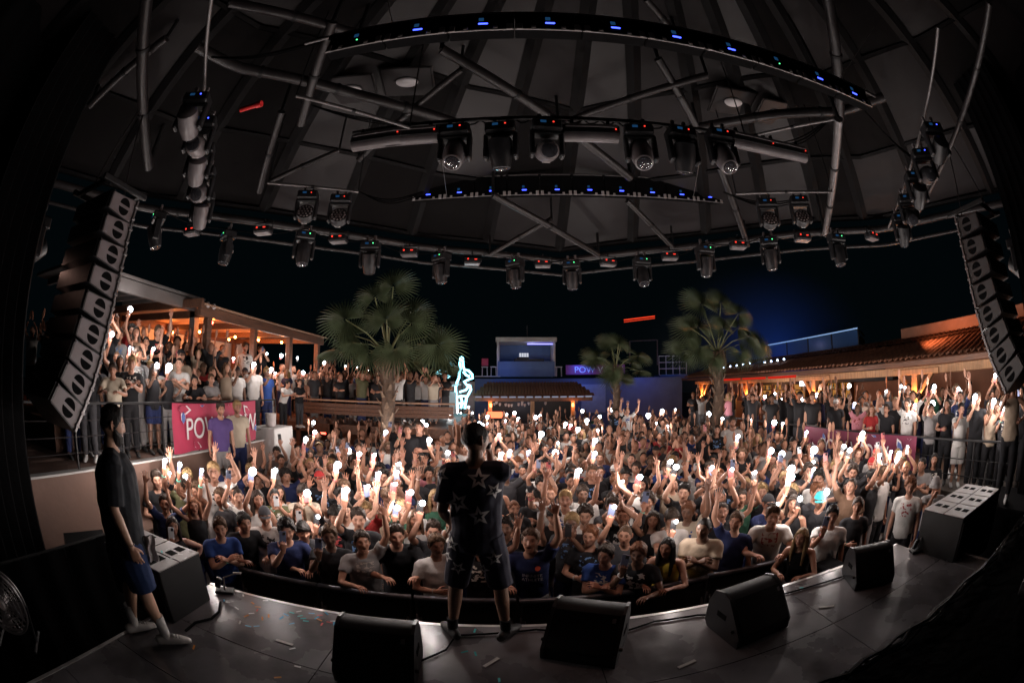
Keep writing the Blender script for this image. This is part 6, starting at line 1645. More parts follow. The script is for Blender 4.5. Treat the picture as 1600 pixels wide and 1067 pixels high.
def describe(p, where):
    d = SPEC[p['var']]; g = 'top' if d['tank'] else 'shirt'
    h = f"{p['hat'][1]} cap" if p['hat'] else f"{HNAME[p['hair']]} {p['hcol']} hair"
    return f"{p['shirt']} {g}, {h}, {d['say']}, {where}"
def add(var, loc, rz=0., sc_=1., where=None, label=None, **fix):
    p = dict(var=var, loc=Vector(loc), rz=rz, sc=sc_, label=label, fix=fix, where=where); roll(p); people.append(p); return p
def near(x, y, r): return any((q['loc'].x - x) ** 2 + (q['loc'].y - y) ** 2 < r * r for q in people)
def face(x, y): return math.atan2(x - .2, y - 2.0) * -.75 + rnd.uniform(-.25, .25)
def headz(var, s): return variant(var)['headM'].translation.z * s
def at_head(px, py, var, s=1., rz=None, zfloor=0., **k):
    """stand a figure so that its head is seen at this pixel"""
    z = headz(var, s) + zfloor; q = atz(px, py, z); rz = face(q.x, q.y) if rz is None else rz
    h = Matrix.Rotation(rz, 3, 'Z') @ (variant(var)['headM'].translation * s)
    return add(var, (q.x - h.x, q.y - h.y, zfloor), rz, s, **k)
# ---- people who can be told apart, nearest first
at_head(344, 826, 'cross', .98, label='young man in blue polo shirt, head bowed, beside the left subwoofer', shirt='blue', hair='short', hcol='brown', hat=None, trou='navy')
at_head(382, 818, 'rail', 1.0, label='man in black shirt hanging both arms over the left end of the barrier', shirt='black', hair='short', hcol='black', hat=None, trou='black')
at_head(270, 822, 'phonelowf', .97, label='girl with long dark hair holding a bright phone by the left subwoofer', shirt='black', hair='long', hcol='dark', zfloor=-.05)
at_head(566, 848, 'railup', .98, label='man in grey shirt and dark sunglasses reaching over the barrier', shirt='grey', hair='short', hcol='dark', hat=None)
at_head(619, 838, 'rail', 1.04, label='man in plain black shirt with swept hair, mouth shut, left of the performer', shirt='black', hair='quiff', hcol='dark', hat=None)
at_head(682, 852, 'upL', .97, label='person in white shirt with raised arms, half hidden behind the performer', shirt='white', hair='short', hcol='brown', hat=None)
CH = at_head(829, 846, 'railup', 1.03, label='man in navy football shirt with white lettering shouting beside the performer', shirt='navy', hair='short', hcol='brown', hat=None)
at_head(790, 826, 'both', 1.0, label='person with both arms up right behind the performer, black shirt', shirt='black', hair='short', hcol='black', hat=None)
at_head(865, 806, 'idle', 1.0, label='bearded man with fringe and black cap-like hair behind the football shirt', shirt='black', hair='fringe', hcol='black', hat=None)
at_head(893, 818, 'phone2', 1.0, label='fair-haired person filming with a pale phone near the performer', shirt='charcoal', hair='short', hcol='fair', hat=None)
at_head(914, 806, 'idle', 1.0, label='young man with curly dark hair right of the fair-haired filmer', shirt='white', hair='curly', hcol='dark', hat=None)
at_head(922, 838, 'clasp', .96, label='smiling boy with auburn hair in the second row', shirt='black', hair='short', hcol='auburn', hat=None)
at_head(946, 868, 'cross', .94, label='boy in bright blue shirt with hands together at the barrier', shirt='blue', hair='short', hcol='dark', hat=None)
at_head(997, 866, 'railphone', .95, label='girl with auburn hair holding a lit phone at the barrier', shirt='black', hair='short', hcol='auburn', hat=None)
at_head(1042, 856, 'railf', .97, label='woman with long dark hair and yellow top at the barrier', shirt='yellow', hair='long', hcol='black')
at_head(1099, 826, 'cross', 1.03, label='man with cropped black hair and pale shirt looking sideways at the barrier', shirt='beige', hair='buzz', hcol='black', hat=None, skin=(.13, .07, .045))
at_head(1150, 816, 'upR', .97, label='young man in navy shirt waving an open hand in front of his face', shirt='navy', hair='short', hcol='brown', hat=None)
at_head(1207, 808, 'rail', 1.05, label='laughing young man in white shirt leaning on the barrier', shirt='white', hair='quiff', hcol='brown', hat=None)
at_head(1252, 840, 'railf', .96, label='woman with fair hair bending over the barrier at right', shirt='black', hair='long', hcol='fair')
at_head(1280, 782, 'idle', .98, label='person wearing a turquoise cap in the right part of the crowd', shirt='black', hair='buzz', hcol='dark', hat=('cap', 'turquoise'))
at_head(1300, 806, 'phonelow', .97, label='person in white top with phone under the turquoise cap', shirt='white', hair='short', hcol='black', hat=None)
at_head(1340, 790, 'idlef', .98, label='woman with tied dark hair near the last barrier section', shirt='black', hair='tied', hcol='dark')
at_head(1422, 760, 'idle', 1.0, label='man with curly auburn hair and white shirt by the right subwoofers', shirt='white', hair='curly', hcol='auburn', hat=None)
at_head(1462, 758, 'mouth', .98, label='person in a pale bucket hat next to the right subwoofers', shirt='grey', hair='buzz', hcol='dark', hat=('bucket', 'grey'))
at_head(334, 738, 'fist', 1.05, zfloor=.25, label='tall fair young man in white shirt with one fist up below the banner', shirt='white', hair='short', hcol='fair', hat=None)
at_head(258, 788, 'both', .97, label='boy in dark shirt with arms up beside the left subwoofer', shirt='navy', hair='short', hcol='dark', hat=None)
at_head(303, 790, 'bothf', .97, label='woman with long auburn hair and raised arms left of the blue polo', shirt='black', hair='long', hcol='auburn')
at_head(372, 776, 'phoneR', 1.0, label='man in white shirt shouting with a phone up, left of the barrier', shirt='white', hair='buzz', hcol='dark', hat=None)
at_head(414, 806, 'idle', .99, label='person in white shirt with dark cap left of the barrier end', shirt='white', hair='buzz', hcol='dark', hat=('cap', 'charcoal'))
at_head(448, 830, 'railphone', 1.0, label='person in navy shirt with a phone at the barrier near its left end', shirt='navy', hair='curly', hcol='black', hat=None)
at_head(474, 832, 'rail', .98, label='person with fringed black hair bending over the barrier, left section', shirt='charcoal', hair='fringe', hcol='black', hat=None)
at_head(515, 838, 'phonelow', .98, label='person holding a bright star of light at the barrier, left section', shirt='black', hair='short', hcol='brown', hat=None)
at_head(540, 800, 'both', 1.0, shirt='white', hat=None); at_head(1075, 800, 'upL', 1.0, hat=None); at_head(975, 806, 'clap', 1.0, shirt='black', hat=None)
at_head(851, 728, 'both', 1.0, label='man in black printed shirt with both elbows spread, right of the performer', shirt='black', hair='short', hcol='black', hat=None)
at_head(1128, 800, 'both', .98, shirt='black'); at_head(1020, 812, 'phoneRf', .98)
# three men on a step under the big palm, two on a step before the slim palm, two girls and a tall man before the right palm
for (px, py, v, f, z0, lb) in [(622, 664, 'phonelow', 9.2, .62, 'man in black shirt and dark cap looking at his phone under the big palm'), (637, 672, 'phonelow', 9.0, .62, 'middle man of the three in black shirts under the big palm'), (655, 668, 'clasp', 9.2, .62, 'right man of the three in black shirts under the big palm')]:
    q = aty(px, py, f); add(v, (q.x, f, q.z - headz(v, 1.)), .1, 1., label=lb, shirt='black', hair='short', hcol='dark', hat=('cap', 'black') if px == 622 else None)
    people[-1]['loc'].z = z0; people[-1]['sc'] = (q.z - z0) / headz(v, 1.)
o = MB().bbox((0, 0, .31), (2.4, 1.6, .62), .02).build('step_platform', M_WOOD, None, False, (-2.5, 9.3, 0)); tag(o, 'dark timber step under the big palm with three men on it', 'platform')
for (px, py, v, lb, sh) in [(980, 640, 'both', 'person in white shirt raised above the crowd before the slim palm', 'white'), (963, 645, 'both', 'person in black shirt raised above the crowd before the slim palm', 'black')]:
    q = aty(px, py, 15.5); add(v, (q.x, 15.5, .5), 0., min(1.06, (q.z - .5) / headz(v, 1.)), label=lb, shirt=sh, hair='short', hcol='dark', hat=None)
o = MB().bbox((0, 0, .25), (1.6, 1.2, .50), .02).build('step_platform', M_WOOD, None, False, (4.1, 15.6, 0)); tag(o, 'dark timber step before the slim palm', 'platform')
for (px, py, v, lb, sh, ht) in [(1098, 668, 'phone2f', 'woman in black top on a step below the right palm, phone up', 'black', 'long'), (1120, 672, 'idlef', 'woman in black dress with long dark hair below the right palm', 'black', 'long'), (1144, 660, 'idle', 'tall man in white shirt standing below the right palm', 'white', 'short')]:
    q = aty(px, py, 9.6); add(v, (q.x, 9.6, .35), -.3, (q.z - .35) / headz(v, 1.), label=lb, shirt=sh, hair=ht, hcol='dark', hat=None)
o = MB().bbox((0, 0, .175), (2.2, 1.3, .35), .02).build('step_platform', M_WOOD, None, False, (4.75, 9.7, 0)); tag(o, 'low timber step below the right palm', 'platform')

# ---- torches seen in the photograph, on the floor
FL = [(603, 675), (635, 643), (654, 651), (660, 659), (666, 664), (671, 687), (544, 704), (562, 709), (586, 710), (624, 724), (621, 737), (593, 739), (542, 765), (575, 760), (618, 756), (642, 769), (660, 786), (621, 793), (700, 707), (703, 646), (721, 646), (738, 645), (737, 675), (732, 636), (749, 662), (754, 664), (762, 651), (762, 662), (755, 696), (773, 723), (780, 679), (792, 647), (790, 657), (804, 645), (810, 655), (785, 708), (797, 705), (827, 705), (846, 678), (837, 652), (844, 649), (872, 692), (868, 707), (884, 662), (892, 664), (903, 671), (917, 657), (937, 651), (934, 672), (930, 688), (930, 708), (956, 640), (910, 642), (973, 752), (960, 792), (1013, 649), (1025, 661), (1043, 666), (1048, 721), (1057, 729), (1107, 637), (1129, 654), (1154, 681), (1239, 638), (1180, 655), (1185, 641), (1210, 660), (1250, 658), (1261, 675), (1319, 697), (1328, 703), (1405, 709), (1402, 719), (1272, 703), (1271, 722), (1272, 734), (1237, 732), (1236, 745), (1205, 704), (1222, 709), (1180, 738), (1144, 733), (1113, 730), (1379, 794), (1068, 824), (1276, 812), (1347, 813), (1488, 717), (1498, 727), (203, 741), (228, 725), (258, 720), (248, 750), (265, 739), (290, 744), (354, 770), (395, 736), (497, 807), (528, 726), (490, 660), (492, 675), (478, 686), (1348, 677), (1000, 745), (905, 735), (480, 770), (430, 735)]
PHV = ['phoneR', 'phoneL', 'phoneRf', 'phonehi', 'phoneU', 'phoneR', 'phoneL', 'phone2']
for k, (px, py) in enumerate(FL):
    done = False
    for tryv in ([rnd.choice(PHV) for _ in range(5)] + ['phone2', 'phonelow']):
        s = rnd.uniform(.95, 1.05); v = variant(tryv); fz = v['flash'].z * s
        q = atz(px, py, fz)
        if q.y > 23.5 or q.y < 4.2: continue
        rz = face(q.x, q.y); h = Matrix.Rotation(rz, 3, 'Z') @ (v['flash'] * s); x, y = q.x - h.x, q.y - h.y
        if y < 4.25 or x < -5.6 or x > 7.45: continue
        if near(x, y, .30): continue
        add(tryv, (x, y, 0), rz, s, lit=True); people[-1]['lit'] = True; done = True; break
    if not done:
        s = 1.; tryv = 'phonelow' if py > 760 else 'phoneR'; v = variant(tryv); q = atz(px, py, v['flash'].z); q.y = min(max(q.y, 4.3), 23)
        h = v['flash']; add(tryv, (max(-5.6, min(7.4, q.x - h.x)), max(4.3, q.y - h.y), 0), 0., 1.); people[-1]['lit'] = True
# ---- left terrace
TER = 'on the left terrace'
for lx, (px, py, X, v, lb, sh, hr, hc, hat, z0) in enumerate([
    (176, 578, -6.35, 'rail', 'young man in cream shirt bending forward beside the left speaker column', 'cream', 'fringe', 'dark', None, 1.8), (206, 568, -6.3, 'cross', 'fair young man in black shirt leaning on the terrace rail', 'black', 'short', 'fair', None, 1.8),
    (216, 555, -6.8, 'idle', 'dark-haired man behind the fair man on the left terrace', 'grey', 'short', 'dark', None, 1.8), (240, 578, -6.4, 'phonelowf', 'woman in short black dress with a lit phone at the terrace rail', 'black', 'long', 'dark', None, 1.8),
    (262, 580, -6.45, 'phonelowf', 'second woman in black at the terrace rail beside the banner', 'black', 'tied', 'dark', None, 1.8), (283, 555, -6.9, 'idle', 'man with black cap and beige shirt behind the two women in black', 'beige', 'buzz', 'dark', ('cap', 'black'), 1.8),
    (304, 600, -6.35, 'rail', 'person in black leaning over the start of the pink banner', 'black', 'tied' if False else 'short', 'black', None, 1.8), (330, 605, -6.35, 'clasp', 'person with clasped hands above the banner lettering', 'grey', 'short', 'brown', None, 1.8),
    (370, 580, -6.5, 'mouth', 'young man in white shirt and black cap with hand at mouth above the banner', 'white', 'buzz', 'dark', ('cap', 'black'), 1.8), (383, 582, -6.7, 'idle', 'person with grey cap next to the man in the black cap', 'black', 'buzz', 'dark', ('cap', 'charcoal'), 1.8),
    (396, 575, -6.5, 'phonelow', 'man in white shirt with lit phone at the end of the banner', 'white', 'short', 'brown', None, 1.8), (417, 582, -6.5, 'phonelow', 'man with phone right of the white shirt, end of the banner', 'blue', 'short', 'fair', None, 1.8),
    (450, 605, -6.6, 'rail', 'person in white printed shirt bending over the terrace end', 'white', 'short', 'black', None, 1.8), (468, 600, -6.6, 'clasp', 'person in black shirt at the terrace end near the palm', 'black', 'short', 'dark', None, 1.8),
    (248, 512, -7.8, 'upL', 'tall young man in black shirt standing high behind the women', 'black', 'short', 'brown', None, 2.3), (213, 520, -7.6, 'upRf', 'woman with long hair and raised arm high on the left terrace', 'brown', 'long', 'dark', None, 2.3),
    (384, 528, -7.8, 'idle', 'man in white shirt standing tall beside the second pergola post', 'white', 'short', 'dark', None, 2.3), (408, 540, -7.9, 'phone2', 'man in black filming with phone beside the second pergola post', 'black', 'short', 'dark', None, 2.3),
    (310, 555, -7.6, 'upR', 'person in pale top reaching up behind the banner', 'beige', 'short', 'fair', None, 2.3)]):
    q = atx(px, py, X); s = max(.86, min(1.14, (q.z - z0) / headz(v, 1.))); d = variant(v)['headM'].translation * s
    rz = R(62) + rnd.uniform(-.35, .25); h = Matrix.Rotation(rz, 3, 'Z') @ d
    add(v, (min(q.x - h.x, -6.28), q.y - h.y, z0), rz, s, label=lb, shirt=sh, hair=hr, hcol=hc, hat=hat, shorts=('dress' in lb)); people[-1]['lit'] = v.startswith('phone') and 'filming' not in lb
    people[-1]['grp'] = 'people on the left terrace'
MB().box((-11.9, 6.6, 2.045), (8.8, 6.2, .50)).build('terrace_tier', M_WOOD)['kind'] = 'structure'
# two young men standing in front of the banner
for (px, py, lb, sh, hr, hc) in [(344, 640, 'young man in purple football shirt standing in front of the pink banner', 'purple', 'quiff', 'dark'), (370, 637, 'fair young man with glasses and cream shirt in front of the pink banner', 'cream', 'short', 'fair')]:
    q = atx(px, py, -5.55); z0 = .95; s = (q.z - z0) / headz('idle', 1.); add('idle', (q.x, q.y, z0), R(50), s, label=lb, shirt=sh, hair=hr, hcol=hc, hat=None); people[-1]['grp'] = 'people on the left terrace'
MB().bbox((-5.62, 6.5, .475), (.70, 5.4, .95), .02).build('terrace_step', M_PLY)['kind'] = 'structure'
# man with phone in the dark at the far left, woman at the far right
q = atx(1582, 600, 6.9); wz = 1.25; add('phonelowf', (q.x, q.y, wz), R(-75), (q.z - wz) / headz('phonelowf', 1.), label='woman with long hair and bare midriff cut by the right picture edge', shirt='beige', hair='long', hcol='auburn', trou='black'); people[-1]['grp'] = 'people beside the stage'
MB().bbox((7.2, 1.9, .62), (1.2, 1.6, 1.24), .02).build('side_platform', M_MATTE)['kind'] = 'structure'
# rail of the right terrace
for (px, py, v, lb, sh, hr, hc, hat) in [(1502, 640, 'mouth', 'young man in white shirt and white shorts with hand at mouth on the right terrace', 'white', 'short', 'black', None), (1480, 632, 'idlef', 'woman in black top beside the man in white on the right terrace', 'black', 'long', 'dark', None), (1527, 625, 'phonelow', 'person in dark shirt with lit phone right of the man in white', 'black', 'short', 'brown', None), (1550, 632, 'phonelowf', 'woman in beige top with lit phone near the right speaker column', 'beige', 'long', 'brown', None),
    (1418, 632, 'phoneR', 'person in white printed shirt with lit phone by the nearest timber post', 'white', 'short', 'dark', None), (1455, 640, 'phoneU', 'person in grey shirt with arms up in the smoke on the right terrace', 'grey', 'short', 'dark', None), (1362, 640, 'idlef', 'woman with long auburn hair above the right banner', 'red', 'long', 'auburn', None), (1385, 640, 'upR', 'person in black with raised arm above the right banner', 'black', 'short', 'dark', None),
    (1340, 640, 'both', 'person in pink with both arms up above the right banner', 'pink', 'short', 'brown', None), (1306, 630, 'idle', 'broad man in black shirt and cap at the left end of the right banner', 'black', 'buzz', 'dark', ('cap', 'white')), (1570, 660, 'phonelow', 'person in charcoal with lit phone at the right edge of the terrace', 'charcoal', 'short', 'dark', None)]:
    q = atx(px, py, 8.15); z0 = 1.0; s = max(.86, min(1.12, (q.z - z0) / headz(v, 1.))); rz = R(-62) + rnd.uniform(-.3, .3); h = Matrix.Rotation(rz, 3, 'Z') @ (variant(v)['headM'].translation * s)
    add(v, (max(q.x - h.x, 8.06), q.y - h.y, z0), rz, s, label=lb, shirt=sh, hair=hr, hcol=hc, hat=hat, trou='white' if 'shorts' in lb else 'black', shorts='shorts' in lb); people[-1]['lit'] = 'lit phone' in lb; people[-1]['grp'] = 'people on the right terrace'
# torches on the terraces: (pixel, distance sideways)
for (px, py, X) in [(205, 472, -8.2), (175, 522, -7.2), (205, 545, -6.9), (240, 545, -7.2), (352, 595, -6.7), (365, 560, -8.4), (430, 583, -6.9), (418, 530, -8.6), (440, 551, -8.4), (465, 559, -8.2), (474, 582, -7.6), (507, 555, -9.), (508, 588, -8), (540, 572, -9.), (558, 568, -9.), (575, 578, -8.), (583, 604, -6.2), (590, 608, -6.), (490, 618, -7.4), (1195, 620, 10.2), (1211, 615, 10.4), (1223, 629, 9.8), (1253, 625, 9.6), (1276, 617, 9.8), (1327, 603, 10.), (1335, 644, 8.6), (1385, 611, 9.6), (1414, 605, 9.4), (1429, 647, 8.3), (1460, 604, 9.2), (1457, 638, 8.6), (1498, 607, 8.9), (1547, 637, 8.4), (1564, 662, 8.2), (1555, 587, 9.6), (1576, 622, 8.6), (1590, 617, 8.9), (1035, 629, 5.2)]:
    q = atx(px, py, X); base = (1.8 if q.y < 13 else 1.87) if X < 0 else (1.0 if X > 7.6 else 0.)
    if X < -7.5 and q.y < 9.7: base = 2.3
    best = min(['phoneR', 'phoneL', 'phonelow', 'phone2', 'phonelowf', 'phonehi', 'phoneRf'], key=lambda k: abs(variant(k)['flash'].z - (q.z - base)) + rnd.random() * .12)
    v = variant(best); s = max(.88, min(1.12, (q.z - base) / v['flash'].z)); rz = R(50 if X < 0 else -50) + rnd.uniform(-.3, .3); h = Matrix.Rotation(rz, 3, 'Z') @ (v['flash'] * s)
    add(best, (q.x - h.x, q.y - h.y, base), rz, s); people[-1]['lit'] = True; people[-1]['grp'] = 'people on the left terrace' if X < 0 else 'people on the right terrace'
named = len(people)
# ---- fill
FILL = ['upR', 'upL', 'both', 'point', 'fist', 'idle', 'idle', 'clasp', 'clap', 'upRf', 'bothf', 'idlef', 'phone2', 'phoneR', 'phoneL', 'mouth', 'phonehi', 'both', 'upR', 'upL', 'phone2f', 'idle', 'half', 'half', 'halff', 'cross']
HOLES = [(-2.5, 9.3, 1.1), (4.1, 15.6, .8), (4.75, 9.7, 1.0)] + [(o.location.x, o.location.y, .45) for o in bpy.data.objects if o.name.startswith('fan_palm')]
def blocked(x, y): return any((x - a) ** 2 + (y - b) ** 2 < r * r for a, b, r in HOLES)
tries = 0
for ring in range(6500):
    y = 4.28 + 16 * rnd.random() ** 1.35; x = rnd.uniform(-5.5 if y < 12.6 else -7, 7.4)
    if x < -5.1 and 3.6 < y < 9.4: continue
    if y > 12.6 and x < -1.6: continue
    if blocked(x, y): continue
    if near(x, y, .33 + .0165 * y): continue
    px, py = pix((x, y, 1.6))
    if not (150 < px < 1520): continue
    add(rnd.choice(FILL), (x, y, 0), face(x, y), rnd.uniform(.92, 1.06)); people[-1]['fill'] = True
def fill_zone(n, x0, x1, y0, y1, z0, rz0, grp, sep=.5):
    k = 0
    for _ in range(n * 12):
        x, y = rnd.uniform(x0, x1), rnd.uniform(y0, y1)
        if near(x, y, sep): continue
        add(rnd.choice(FILL), (x, y, z0), rz0 + rnd.uniform(-.5, .5), rnd.uniform(.92, 1.06)); people[-1]['grp'] = grp; people[-1]['fill'] = True; k += 1
        if k >= n: break
fill_zone(44, -7.4, -6.5, 3.6, 9.6, 1.8, R(62), 'people on the left terrace', .36); fill_zone(70, -10.5, -7.6, 4.0, 9.6, 2.3, R(55), 'people on the left terrace', .38)
fill_zone(20, -7.3, -6.3, 13.35, 14.2, 1.87, R(25), 'people on the upper timber terrace', .42); fill_zone(56, -9.5, -2.5, 13.35, 17, 1.87, R(25), 'people on the upper timber terrace', .45)
fill_zone(26, 8.2, 9.0, 2.6, 10, 1.0, R(-60), 'people on the right terrace'); fill_zone(50, 8.2, 11.8, 4, 19, 1.0, R(-50), 'people on the right terrace', .5)
print('PEOPLE', len(people), 'named', named)

# ---- the 300 that show largest are individuals, the rest one mass
for p in people: 
    d = (p['loc'] + Vector((0, 0, 1.5)) - Vector((0, 0, CAM_H))).length
    p['key'] = d - (100 if p['label'] else 0) - (1.5 if p.get('lit') else 0)
people.sort(key=lambda p: p['key'])
INDIV, MASS = people[:300], people[300:]
def where_of(p):
    px, _ = pix(p['loc'] + Vector((0, 0, 1.6)))
    g = p.get('grp')
    if g == 'people on the left terrace': return 'left terrace ' + ('by speakers' if px < 240 else 'above banner' if px < 400 else 'near pergola end')
    if g == 'people on the upper timber terrace': return 'upper terrace ' + ('near pergola' if px < 520 else 'behind big palm')
    if g == 'people on the right terrace': return 'right terrace ' + ('by near post' if px > 1380 else 'above banner' if px > 1290 else 'before bar')
    return depthname(p['loc'].y) + ' ' + colname(px)
nl = 0
for p in INDIV:
    w = where_of(p)
    if not p['label']:
        for _ in range(60):
            lab = describe(p, w)
            if lab not in USED: break
            roll(p)
        p['label'] = lab
    else: p['own'] = True
    USED.add(p['label'])
    o = person(p['var'], p['loc'], p['rz'], p['sc'], p['skin'], p['shirt'], p['trou'], p['hair'], p['hcol'], p['hat'], p['label'], p.get('grp', 'crowd on the dance floor'), p['fix'].get('shorts', False), True)
    p['obj'] = o
TINY = {}
for p in people:
    d = variant(p['var'])
    if d['phone'] is None: continue
    M = Matrix.Translation(p['loc']) @ Matrix.Rotation(p['rz'], 4, 'Z') @ Matrix.Scale(p['sc'], 4) @ d['phone']
    M = Matrix.LocRotScale(M.translation, M.to_quaternion(), None)
    lit = bool(p.get('lit'))
    if p not in INDIV and not lit: continue
    px, py = pix(M.translation)
    if p.get('obj') is not None:
        b = ' '.join(p['label'].split()[:13]) if p.get('own') else p['label'].replace(', ' + SPEC[p['var']]['say'], '')
        lab = ('lit phone of ' if lit else 'dark phone of ') + b
        if lab in USED: lab = ('lit phone, ' if lit else 'dark phone, ') + ' '.join(p['label'].split()[:14])
        USED.add(lab)
    else: lab = None
    po = phone(M, lab, lit, 'phones held by the crowd', rnd)
    if lab is None: TINY.setdefault(where_of(p), []).append((px, po))
for w, L in TINY.items():
    for k, (_, po) in enumerate(sorted(L, key=lambda q: q[0])): po['label'] = f'{ordinal(k + 1)} tiny lit phone from the left, {w}'
# ---- the mass: light copies of the same figures in one mesh
MPOSE = ['both', 'upR', 'upL', 'idle', 'clasp', 'bothf', 'phoneR', 'phonehi', 'idlef', 'phone2']
def tri(v, f):
    t = []
    for q in f:
        for k in range(1, len(q) - 1): t.append((q[0], q[k], q[k + 1]))
    return np.asarray(v), np.array(t, dtype=np.int32)
LOD = {}
def lod(k):
    if k in LOD: return LOD[k]
    s = dict(SPEC[k]); [s.pop(n) for n in ('phone', 'say', 'long')]
    f = Fig(voxel=.062, **s)
    me = remesh(f.skin_mb(), .052, 1); b = tri(*mesh_arrays(me)); me2 = f.shirt('lod_shirt', loose=.022, hem=.865, voxel=.054); sh = tri(*mesh_arrays(me2)); me3 = f.trousers('lod_trousers', loose=.010); tr = tri(*mesh_arrays(me3))
    hv, hf, ht = make_head(14, 11, **s['hkw']); H = np.array(f.headM); hd = tri(hv @ H[:3, :3].T + H[:3, 3], hf)
    hs = []
    for i in range(2):
        mb = MB(); F_ = f.hframes[i]; mb.tube([F_ @ Vector((0, 0, 0)), F_ @ Vector((0, -.005, .06)), F_ @ Vector((0, -.01, .10)), F_ @ Vector((0, -.02, .17))], [.03, .042, .040, .022], [.018, .016, .013, .010], n=6, side=F_.to_3x3() @ Vector((1, 0, 0)), rnd=True); hs.append(tri(mb.v, mb.f))
    LOD[k] = dict(b=[b, hd] + hs, s=sh, t=tr, H=H, fem=s['fem']); return LOD[k]
HLOD = {}
def hlod(st, fm):
    if (st, fm) not in HLOD: HLOD[(st, fm)] = tri(*mesh_arrays(hair_mesh('lod_' + st, st, fem=fm, nu=16, nv=10, locks=8)))
    return HLOD[(st, fm)]
mv, mf, mc = [], [], []; off = 0
for p in MASS:
    k = p['var'] if p['var'] in MPOSE else rnd.choice(MPOSE); d = lod(k); M = np.array(Matrix.Translation(p['loc']) @ Matrix.Rotation(p['rz'], 4, 'Z') @ Matrix.Scale(p['sc'], 4))
    hair = p['hair'] if p['hair'] in HSTY[d['fem']] else HSTY[d['fem']][0]
    for (v, t), A, c in [(q, M, p['skin']) for q in d['b']] + [(d['s'], M, SCOL[p['shirt']]), (d['t'], M, SCOL[p['trou']]), (hlod(hair, d['fem']), M @ d['H'], HCOL[p['hcol']])]:
        mv.append(v @ A[:3, :3].T + A[:3, 3]); mf.append(t + off); mc.append(np.tile((*c, 1.), (len(v), 1))); off += len(v)
if MASS:
    va, fa = np.concatenate(mv), np.concatenate(mf)
    me = bpy.data.meshes.new('crowd'); me.vertices.add(len(va)); me.vertices.foreach_set('co', va.ravel())
    me.loops.add(fa.size); me.loops.foreach_set('vertex_index', fa.ravel()); me.polygons.add(len(fa)); me.polygons.foreach_set('loop_start', np.arange(0, fa.size, 3, dtype=np.int32))
    me.update(calc_edges=True)
    at = me.color_attributes.new('tint', 'FLOAT_COLOR', 'POINT'); at.data.foreach_set('color', np.concatenate(mc).ravel())
    me.polygons.foreach_set('use_smooth', [True] * len(me.polygons))
    me.materials.append(mat('crowd_mass', (1, 1, 1), .7, spec=.3, tint=True))
    o = link('crowd', me); tag(o, 'far rows of the packed crowd between the kiosk and the palms', 'crowd', None, 'stuff')
    print('MASS', len(MASS), 'tris', len(fa))

# ================================================================== PERFORMER AND BEARDED MAN
def star(cx, cz, r, rot, inner=.46, y=0.):
    """ring-shaped star in the xz plane, finely cut so that it can lie on cloth"""
    def outline(s):
        c = [((s * r * (1 if k % 2 == 0 else .42)) * math.sin(rot + math.pi * k / 5), (s * r * (1 if k % 2 == 0 else .42)) * math.cos(rot + math.pi * k / 5)) for k in range(10)]
        o = []
        for k in range(10):
            a, b = c[k], c[(k + 1) % 10]
            for t in range(4): o.append((a[0] + (b[0] - a[0]) * t / 4, a[1] + (b[1] - a[1]) * t / 4))
        return o
    mb = MB(); L = [outline(s) for s in (1, .84, .68, inner)]; n = 40
    mb.add([(cx + x, y, cz + z) for l in L for x, z in l], [(j * n + k, j * n + (k + 1) % n, (j + 1) * n + (k + 1) % n, (j + 1) * n + k) for j in range(3) for k in range(n)])
    return mb
M_STAR = mat('star_print', (.85, .83, .83), .6)
NAVYC = (.045, .046, .068)
legsP = [((-.09, 0, .92), (-.165, -.03, .50), (-.205, .02, .09), -.55), ((.09, 0, .92), (.165, -.03, .50), (.205, .02, .09), .55)]
fp = Fig(arms=(((-.10, .22, .10), (.12, -.05, -1.)), ((.02, .16, -.44), (.25, -1., .0))), hands=('fist', 'relaxed'), palms=((1, 0, 0), (1, 0, 0)), head=(R(-48), R(4), 0), voxel=.008, legs=legsP, bulk=1.0, sleeve=.80, hi=True)
SP = 1.8 / 1.75
pf = empty('person', (-.26, 3.0, 1.204), math.pi, 'performer in dark star-patterned shirt and shorts with his back to the camera', 'person'); pf.scale = (SP,) * 3
link('body', fp.body('body_performer'), pf, color=(.30, .165, .11))
shm = fp.shirt('shirt_performer', loose=.019, hem=.82, sleeve=.80, voxel=.009); fp.fold(shm, .003, 4.2, 15)
so = link('shirt', shm, pf, color=NAVYC)
trm = fp.trousers('shorts_performer', to=.60, loose=.010, top=.96, flare=.022)
to = link('shorts', trm, pf, color=NAVYC)
h = link('hair', hair_mesh('hair_performer', 'buzz'), pf, color=(.010, .009, .008)); h.matrix_local = fp.headM
for sm in fp.shoes('shoe_performer'): link('shoe', sm, pf, color=(.02, .02, .022))
mb = MB()
for hp, kn, an, ya in legsP: link('sock', MB().tube([(an[0], an[1], .10), (an[0] * .99, an[1], .19)], [.042, .046], n=14).mesh('sock', CLOTH, True), pf, color=(.015, .015, .018))
mb = MB().tube([(0, 0, .925), (0, 0, .965)], [.182, .178], [.128, .126], n=24, side=(1, 0, 0)); link('undershirt_hem', mb.mesh('undershirt_hem', CLOTH, True), pf, color=(.6, .6, .6))
Minv = (Matrix.Translation(pf.location) @ Matrix.Rotation(math.pi, 4, 'Z') @ Matrix.Scale(SP, 4)).inverted()
